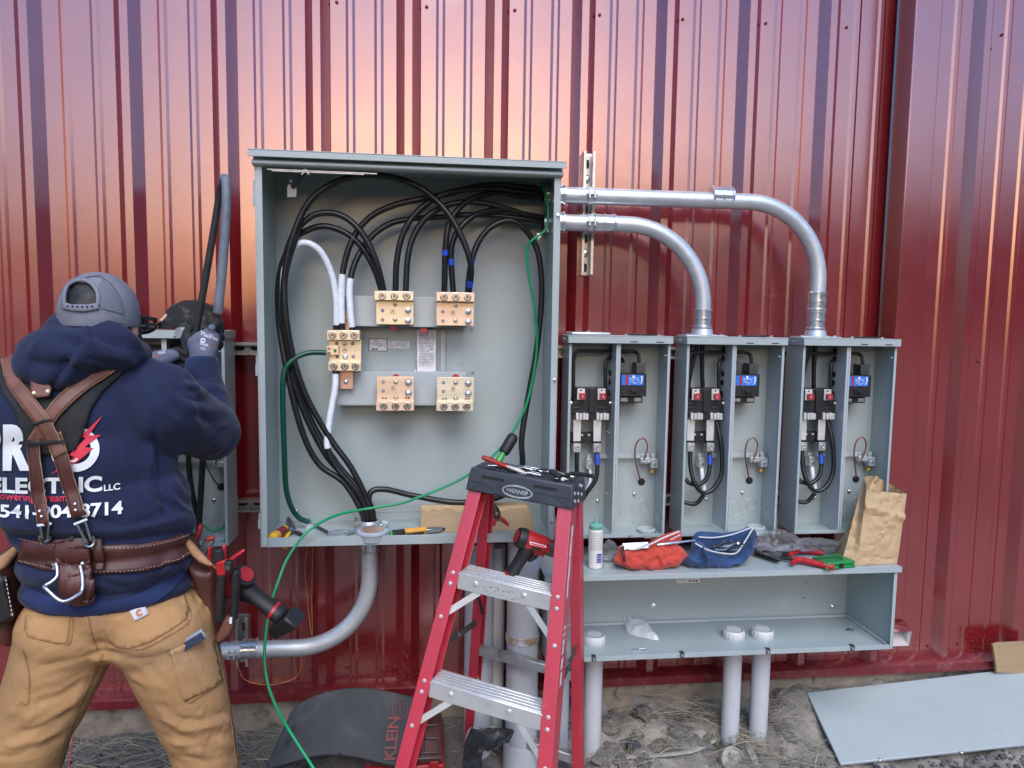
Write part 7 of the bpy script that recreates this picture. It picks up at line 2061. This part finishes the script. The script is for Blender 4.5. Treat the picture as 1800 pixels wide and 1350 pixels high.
# clear plastic bags behind the pouches
for lab, lp in (('crumpled clear plastic bag between the bottle and the red pouch', [(1060, 960), (1070, 948), (1082, 955), (1088, 972), (1078, 985), (1062, 986)]), ('crumpled clear plastic bag behind the blue pouch and crimper', [(1322, 955), (1338, 940), (1365, 930), (1392, 936), (1412, 955), (1400, 968), (1360, 968), (1330, 966)]), ('flat clear plastic bag beside the green case', [(1395, 950), (1420, 945), (1480, 952), (1476, 966), (1430, 968), (1400, 966)])):
    m = inflate(smooth_loop(lp, 3), -.215, .022, 3., .6, rim=10, jitter=.012, jscale=.018); m.build('plastic_bag', M['clear_bag'], None, angle=20, label=lab, cat='plastic bag')
# bag on the trough floor
zt2 = tB + .004
lp = [(1086, 1085), (1130, 1090), (1138, 1095), (1148, 1110), (1160, 1126), (1135, 1122), (1108, 1116), (1100, 1108), (1096, 1096)]
v2, fs, d = region(smooth_loop(lp, 2), 3.)
m = MB(); vs = []
for (x, y), dd in zip(v2, d):
    p = PZ(x, y, zt2); h = .022 * min(1, dd / 9) ** .6; vs.append(p + Vector((0, 0, h + .008 * noise.noise(p * 45) * min(1, dd / 4))))
m.add(vs, fs); m.build('plastic_bag', M['white_bag'], None, angle=25, label='white folded plastic bag lying on the trough floor', cat='plastic bag')

# ------------------------------------------------------------------ wires on the wall
m = MB(); 
cable([(540, 960, -.06), (536, 1000, -.05), (541, 1060, -.045), (546, 1105, -.045), (549, 1115, -.045), (548, 1060, -.05), (549, 1000, -.05), (550, 960, -.06)], .0016, 'orange_wire', 'twisted_wire', 'thin orange wire hanging in a narrow loop below the cabinet', 'wire')
cable([(417, 1150, -.17), (421, 1178, -.15), (433, 1196, -.14), (470, 1204, -.14), (505, 1198, -.14), (522, 1188, -.15), (530, 1170, -.17), (531, 1150, -.19)], .0018, 'orange_wire', 'twisted_wire', 'orange twisted wire sagging below the low conduit', 'wire')
cable([(134, 1248, -.35), (130, 1280, -.40), (124, 1320, -.45), (118, 1375, -.5)], .0018, 'red_string', 'red_string', 'thin red string hanging between the electrician legs', 'string')
# black wire tail below the paper bag etc. is left out: it is hidden
# ------------------------------------------------------------------ grey cover sheet on the ground
r = thing('cover_panel', 'large flat grey steel cover panel lying on the ground at right', 'panel', P(1600, 1280, -.3))
c4 = [P(1418, 1217, -.07), P(1810, 1172, -.06), P(1850, 1312, -.36), P(1478, 1343, -.36)]
nrm = (c4[1] - c4[0]).cross(c4[3] - c4[0]).normalized()
if nrm.z < 0: nrm = -nrm
c4[2] = c4[2] - nrm * (c4[2] - c4[0]).dot(nrm)
m = MB(); m.prism(c4, -nrm * .012); m.build('sheet', M['grey_paint'], r, bevel=.003)
for px, py in ((1547, 1335), (1690, 1322)):
    d = ray(px, py); t_ = (c4[0] - CAM).dot(nrm) / d.dot(nrm); q = CAM + d * t_
    m = MB(); m.lathe([(.006, 0), (.006, .002), (.004, .003), (.004, .007)], q, nrm, 10); m.build('screw', M['zinc_bright'], r)
# cardboard at the right edge
r = thing('cardboard_sheet', 'brown cardboard sheet leaning on the wall at the right edge', 'cardboard', P(1780, 1180, -.08))
m = MB(); m.prism([P(x, y, -.085) for x, y in ((1744, 1133), (1752, 1130), (1830, 1126), (1830, 1185), (1750, 1182), (1748, 1160))], (0, .006, 0)); m.build('sheet', M['cardboard'], r)
m = MB(); m.tube(catmull([P(1746, 1132, -.088), P(1749, 1150, -.09), P(1753, 1180, -.09)], 5), .004, 6); m.build('torn_edge', M['kraft'], r)
# ------------------------------------------------------------------ kneeling pad, tool box, ground clutter
# pad leaning back over the red tool box
r = thing('kneeling_pad', 'dark grey foam kneeling pad leaning beside the ladder', 'kneeling pad', P(600, 1340, -.5))
outl = smooth_loop([(470, 1352), (480, 1325), (505, 1270), (515, 1250), (545, 1228), (590, 1214), (640, 1210), (690, 1218), (735, 1232), (742, 1260), (738, 1310), (728, 1345), (715, 1352), (680, 1346), (620, 1332), (560, 1330), (505, 1345)], 3)
def padY(x, y): return -.20 - (y - 1210) / 145 * .17 - .012 * math.sin((x - 470) / 270 * math.pi)
v2, fs, d = region(outl, 6.)
m = MB(); m.add([P(x, y, padY(x, y)) for x, y in v2], fs); pad = m.build('pad', M['foam'], r, angle=80, solid=.03)
pad.modifiers['solid'].offset = 0
md = pad.modifiers.new('bev', 'BEVEL'); md.width = .006; md.segments = 2; md.limit_method = 'ANGLE'
def on_pad(v, f, off, mt, nm): 
    m = MB(); m.add([P(x, y, padY(x, y) - off) for x, y in v], f); m.build(nm, M[mt], pad)
v, f, d = region([(512, 1277), (521, 1273), (508, 1312), (497, 1312)], 4); on_pad(v, f, .0165, 'dark_slot', 'hand_hole')
v, f = text2d('KLEIN', 30, .8); a = np.array(v); 
v = [(690 + (-y) * .92 * -1 * -1 * 1.0 + .10 * x, 1298 - x * .98) for x, y in a]
v, f = fine(v, f, 6); on_pad(v, f, .0165, 'pad_red', 'lettering')
for r0, r1 in ((19, 17.4), (12, 11)):
    v, f = [], []
    for k in range(29):
        t_ = 2 * math.pi * k / 28
        for q in (r0, r1): v.append((703 + q * .72 * math.cos(t_), 1246 + q * math.sin(t_)))
    f = [(2 * k, 2 * k + 1, 2 * k + 3, 2 * k + 2) for k in range(28)]; on_pad(v, f, .0165, 'pad_red', 'emblem')
v, f = text2d('KLEIN', 5, .1); v = [(703 + y * 1.0, 1246 - x) for x, y in v]; on_pad(v, f, .0165, 'pad_red', 'emblem_text')
# red organiser box
r = thing('tool_organizer', 'red tool organizer box with smoky lid under the ladder', 'tool box', P(740, 1345, -.3))
A0, A1 = P(722, 1246, -.17), P(775, 1252, -.17)
zlid = P(770, 1335, -.32).z
bx0 = P(640, 1330, -.32).x; bx1 = P(782, 1330, -.32).x
m = MB(); m.box(bx0, bx1, -.33, -.06, zlid - .16, zlid - .012); bb = m.build('base', M['red_plastic'], r, bevel=.008)
m = MB(); m.box(bx0 + .004, bx1 - .006, -.325, -.062, zlid - .0115, zlid + .012); ldd = m.build('lid', M['smoke_lid'], r, bevel=.006)
for i in range(4):
    for j in range(3):
        w_ = (bx1 - bx0 - .03) / 4; x0_ = bx0 + .015 + i * w_; y0_ = -.31 + j * .08
        m = MB(); m.box(x0_ + .004, x0_ + w_ - .004, y0_ + .004, y0_ + .074, zlid + .0125, zlid + .017); m.build('lid_panel', M['smoke_lid'], ldd, bevel=.003)
m = MB(); m.box(bx1 - .05, bx1 - .02, -.34, -.331, zlid - .05, zlid + .004); m.build('latch', M['red_plastic'], r, bevel=.003)
m = MB(); m.box(bx1 - .2, bx1 - .12, -.3312, -.3304, zlid - .05, zlid - .03); m.build('label', M['white_print'], r)
# black plastic sheet under the ladder
v2, fs, d = region(smooth_loop([(820, 1300), (850, 1285), (880, 1275), (905, 1290), (880, 1312), (850, 1325), (845, 1352), (815, 1352)], 3), 5.)
m = MB(); vs = []
for (x, y) in v2:
    p = P(x, y, -.30 - (y - 1270) / 80 * .16); vs.append(p + Vector((0, .03 * noise.noise(Vector((x, y, 0)) / 22), .02 * noise.noise(Vector((x, y, 5)) / 14))))
m.add(vs, fs); m.build('plastic_sheet', M['black_sheet'], None, angle=80, solid=.002, label='crumpled black plastic sheet on the ground behind the ladder', cat='plastic sheet')
# flat dirty strap
pts = [(1080, 1340), (1110, 1336), (1160, 1333), (1215, 1326), (1245, 1312), (1262, 1303), (1290, 1302), (1308, 1299), (1316, 1318), (1330, 1350)]
def gp(px, py, lift=.0):
    d = ray(px, py).normalized(); p = CAM + d * 1.2
    for k in range(600):
        p = p + d * .004
        if p.z < ground_z(p.x, p.y) or p.y > -.03: break
    return p + Vector((0, 0, lift))
c3 = catmull([gp(x, y, .012) for x, y in pts], 8); m = MB(); 
m.tube(c3, .011, 8, flat=.14); m.build('flat_strap', M['strap_dirty'], None, angle=80, label='dirty white flat strap winding over the soil right of the ladder', cat='strap')
# grass tuft
def blades(m, cx, cy, n, h0, h1, spread, rr, lean=.5, wd=.0018, base=.012):
    for k in range(n):
        a = rr.uniform(0, 2 * math.pi); b0 = Vector((cx + rr.uniform(-base, base), cy + rr.uniform(-base, base), 0)); b0.z = ground_z(b0.x, b0.y) - .004
        h = rr.uniform(h0, h1); d = Vector((math.cos(a), math.sin(a), 0)); s = Vector((-d.y, d.x, 0)) * wd
        pts = []
        for t_ in (0, .35, .7, 1):
            pts.append(b0 + d * spread * rr.uniform(.7, 1.2) * t_ ** 1.7 + Vector((0, 0, h * (t_ - lean * t_ * t_ * .5))))
        vs = []
        for t_, p in zip((1, .9, .6, .08), pts): vs += [p - s * t_, p + s * t_]
        m.add(vs, [(0, 1, 3, 2), (2, 3, 5, 4), (4, 5, 7, 6)])
rr = random.Random(21)
q = gp(1275, 1335); m = MB(); blades(m, q.x, q.y, 70, .05, .11, .06, rr, .6, .0022, .03); m.build('grass_tuft', M['grass'], None, angle=80, label='small green grass tuft at the foot of the left pipe of the pair', cat='grass')
# straw and dead twigs, matted: nobody could count them
m = MB()
def straw(m, x, y, l, rr, lift=0.02, r_=.0009):
    a = rr.uniform(0, 2 * math.pi); el = rr.uniform(-.1, .35)
    d = Vector((math.cos(a) * math.cos(el), math.sin(a) * math.cos(el) * .6, math.sin(el)))
    p = Vector((x, y, ground_z(x, y) + rr.uniform(.0, lift)))
    mid = p + d * l * .5 + Vector((rr.uniform(-.1, .1), rr.uniform(-.1, .1), rr.uniform(0, .12))) * l
    m.tube([p, mid, p + d * l], [r_, r_ * .9, r_ * .5], 4, caps=False)
for (xa, xb, ya, yb2, n) in ((-1.45, -.35, -.42, -.06, 1500), (.35, 1.2, -.45, -.03, 160), (1.0, 1.33, -.42, -.1, 800), (.3, .7, -.5, -.1, 120), (-.5, .35, -.5, -.05, 130)):
    for k in range(n):
        straw(m, rr.uniform(xa, xb), rr.uniform(ya, yb2), rr.uniform(.03, .12), rr, .025)
m.build('dry_straw', M['straw_grey'], None, angle=80, label='matted dry straw and grass stems over the soil along the wall', cat='straw', kind='stuff')
m = MB()
for k in range(130):
    xa = rr.choice([(-1.45, -.5), (1.0, 1.3), (.5, 1.2), (-1.2, -.6)]); straw(m, rr.uniform(*xa), rr.uniform(-.4, -.05), rr.uniform(.1, .24), rr, .05, .0014)
m.build('dead_stems', M['straw'], None, angle=80, label='longer pale dead weed stems lying over the soil', cat='straw', kind='stuff')
# stones
def rock_mesh(name, seed):
    bm = bmesh.new(); bmesh.ops.create_icosphere(bm, subdivisions=2, radius=1)
    s = random.Random(seed); off = Vector((s.uniform(0, 9), s.uniform(0, 9), s.uniform(0, 9)))
    sc = Vector((s.uniform(.8, 1.25), s.uniform(.7, 1.1), s.uniform(.5, .85)))
    for v in bm.verts:
        n_ = v.co.normalized(); k = 1 + .28 * noise.noise(n_ * 1.4 + off) + .1 * noise.noise(n_ * 4 + off)
        k -= .12 * (noise.cell(n_ * 2.2 + off))
        v.co = Vector((n_.x * sc.x, n_.y * sc.y, n_.z * sc.z)) * k
    me = bpy.data.meshes.new(name); bm.to_mesh(me); bm.free(); me.shade_smooth(); me.set_sharp_from_angle(angle=R(30)); return me
RK = [rock_mesh('stone', s) for s in range(6)]
for i_, me in enumerate(RK): me.materials.append(M['stone'] if i_ % 2 else M['stone_dark'])
rr = random.Random(5)
big = []
for k in range(70):
    big.append((rr.uniform(-1.4, -.35), rr.uniform(-.42, -.12), rr.uniform(.008, .022)))
for k in range(120):
    big.append((rr.uniform(1.25, 2.2), rr.uniform(-.52, -.37), rr.uniform(.010, .022)))
for k in range(5):
    big.append((rr.uniform(.4, 1.3), rr.uniform(-.4, -.1), rr.uniform(.008, .02)))
big += [(1.54, -.40, .035), (1.40, -.395, .02), (-1.02, -.3, .03), (-.93, -.22, .025), (.72, -.2, .035)]
G_ = 'loose stones lying along the wall'
for x, y, s in big:
    o = bpy.data.objects.new('stone', RK[rr.randrange(6)]); COL.objects.link(o)
    o.location = (x, y, ground_z(x, y) + s * .3); o.scale = (s * rr.uniform(.8, 1.3), s * rr.uniform(.8, 1.2), s); o.rotation_euler = (rr.uniform(-.3, .3), rr.uniform(-.3, .3), rr.uniform(0, 6.28))
    tag(o, 'loose grey stone among the gravel and straw at the foot of the wall', 'stone', G_)
m = MB(); ico = bpy.data.meshes.new('t'); bm = bmesh.new(); bmesh.ops.create_icosphere(bm, subdivisions=1, radius=1); bm.verts.index_update()
iv = [v.co.copy() for v in bm.verts]; if_ = [tuple(v.index for v in f.verts) for f in bm.faces]; bm.free()
for (xa, xb, ya, yb2, n, s0, s1) in ((1.1, 2.4, -.60, -.34, 1500, .004, .011), (-1.5, -.3, -.5, -.04, 1300, .002, .009), (.3, 1.4, -.5, -.03, 350, .002, .006), (-.4, .4, -.5, -.04, 400, .002, .007)):
    for k in range(n):
        x, y = rr.uniform(xa, xb), rr.uniform(ya, yb2); s = s0 + (s1 - s0) * rr.random() ** 2
        z = ground_z(x, y) + s * .2; a = rr.uniform(0, 6.28); ca_, sa_ = math.cos(a), math.sin(a); sx, sy, sz = s * rr.uniform(.8, 1.4), s * rr.uniform(.6, 1), s * rr.uniform(.5, .9)
        m.add([(x + (v.x * sx * rr.uniform(.8, 1.2)) * ca_ - v.y * sy * sa_, y + v.x * sx * sa_ + v.y * sy * ca_, z + v.z * sz * rr.uniform(.8, 1.1)) for v in iv], if_)
m.build('gravel', M['stone'], None, angle=20, label='dark fine gravel and crumbs of earth scattered along the wall', cat='gravel', kind='stuff')
# clods of dry clay on the bank right of the ladder
CL = [rock_mesh('clod', s + 20) for s in range(4)]
for me in CL: me.materials.append(M['clay'])
for k in range(70):
    x, y = rr.uniform(.42, 1.3), rr.uniform(-.34, -.05); s = .012 + .040 * rr.random() ** 2
    o = bpy.data.objects.new('clod', CL[rr.randrange(4)]); COL.objects.link(o); o.location = (x, y, ground_z(x, y) - s * .25); o.scale = (s * 1.3, s, s * .9); o.rotation_euler = (rr.uniform(-.4, .4), rr.uniform(-.4, .4), rr.uniform(0, 6.28))
    tag(o, 'lump of dry pale clay on the soil bank below the trough', 'clod', 'clay lumps on the soil bank')
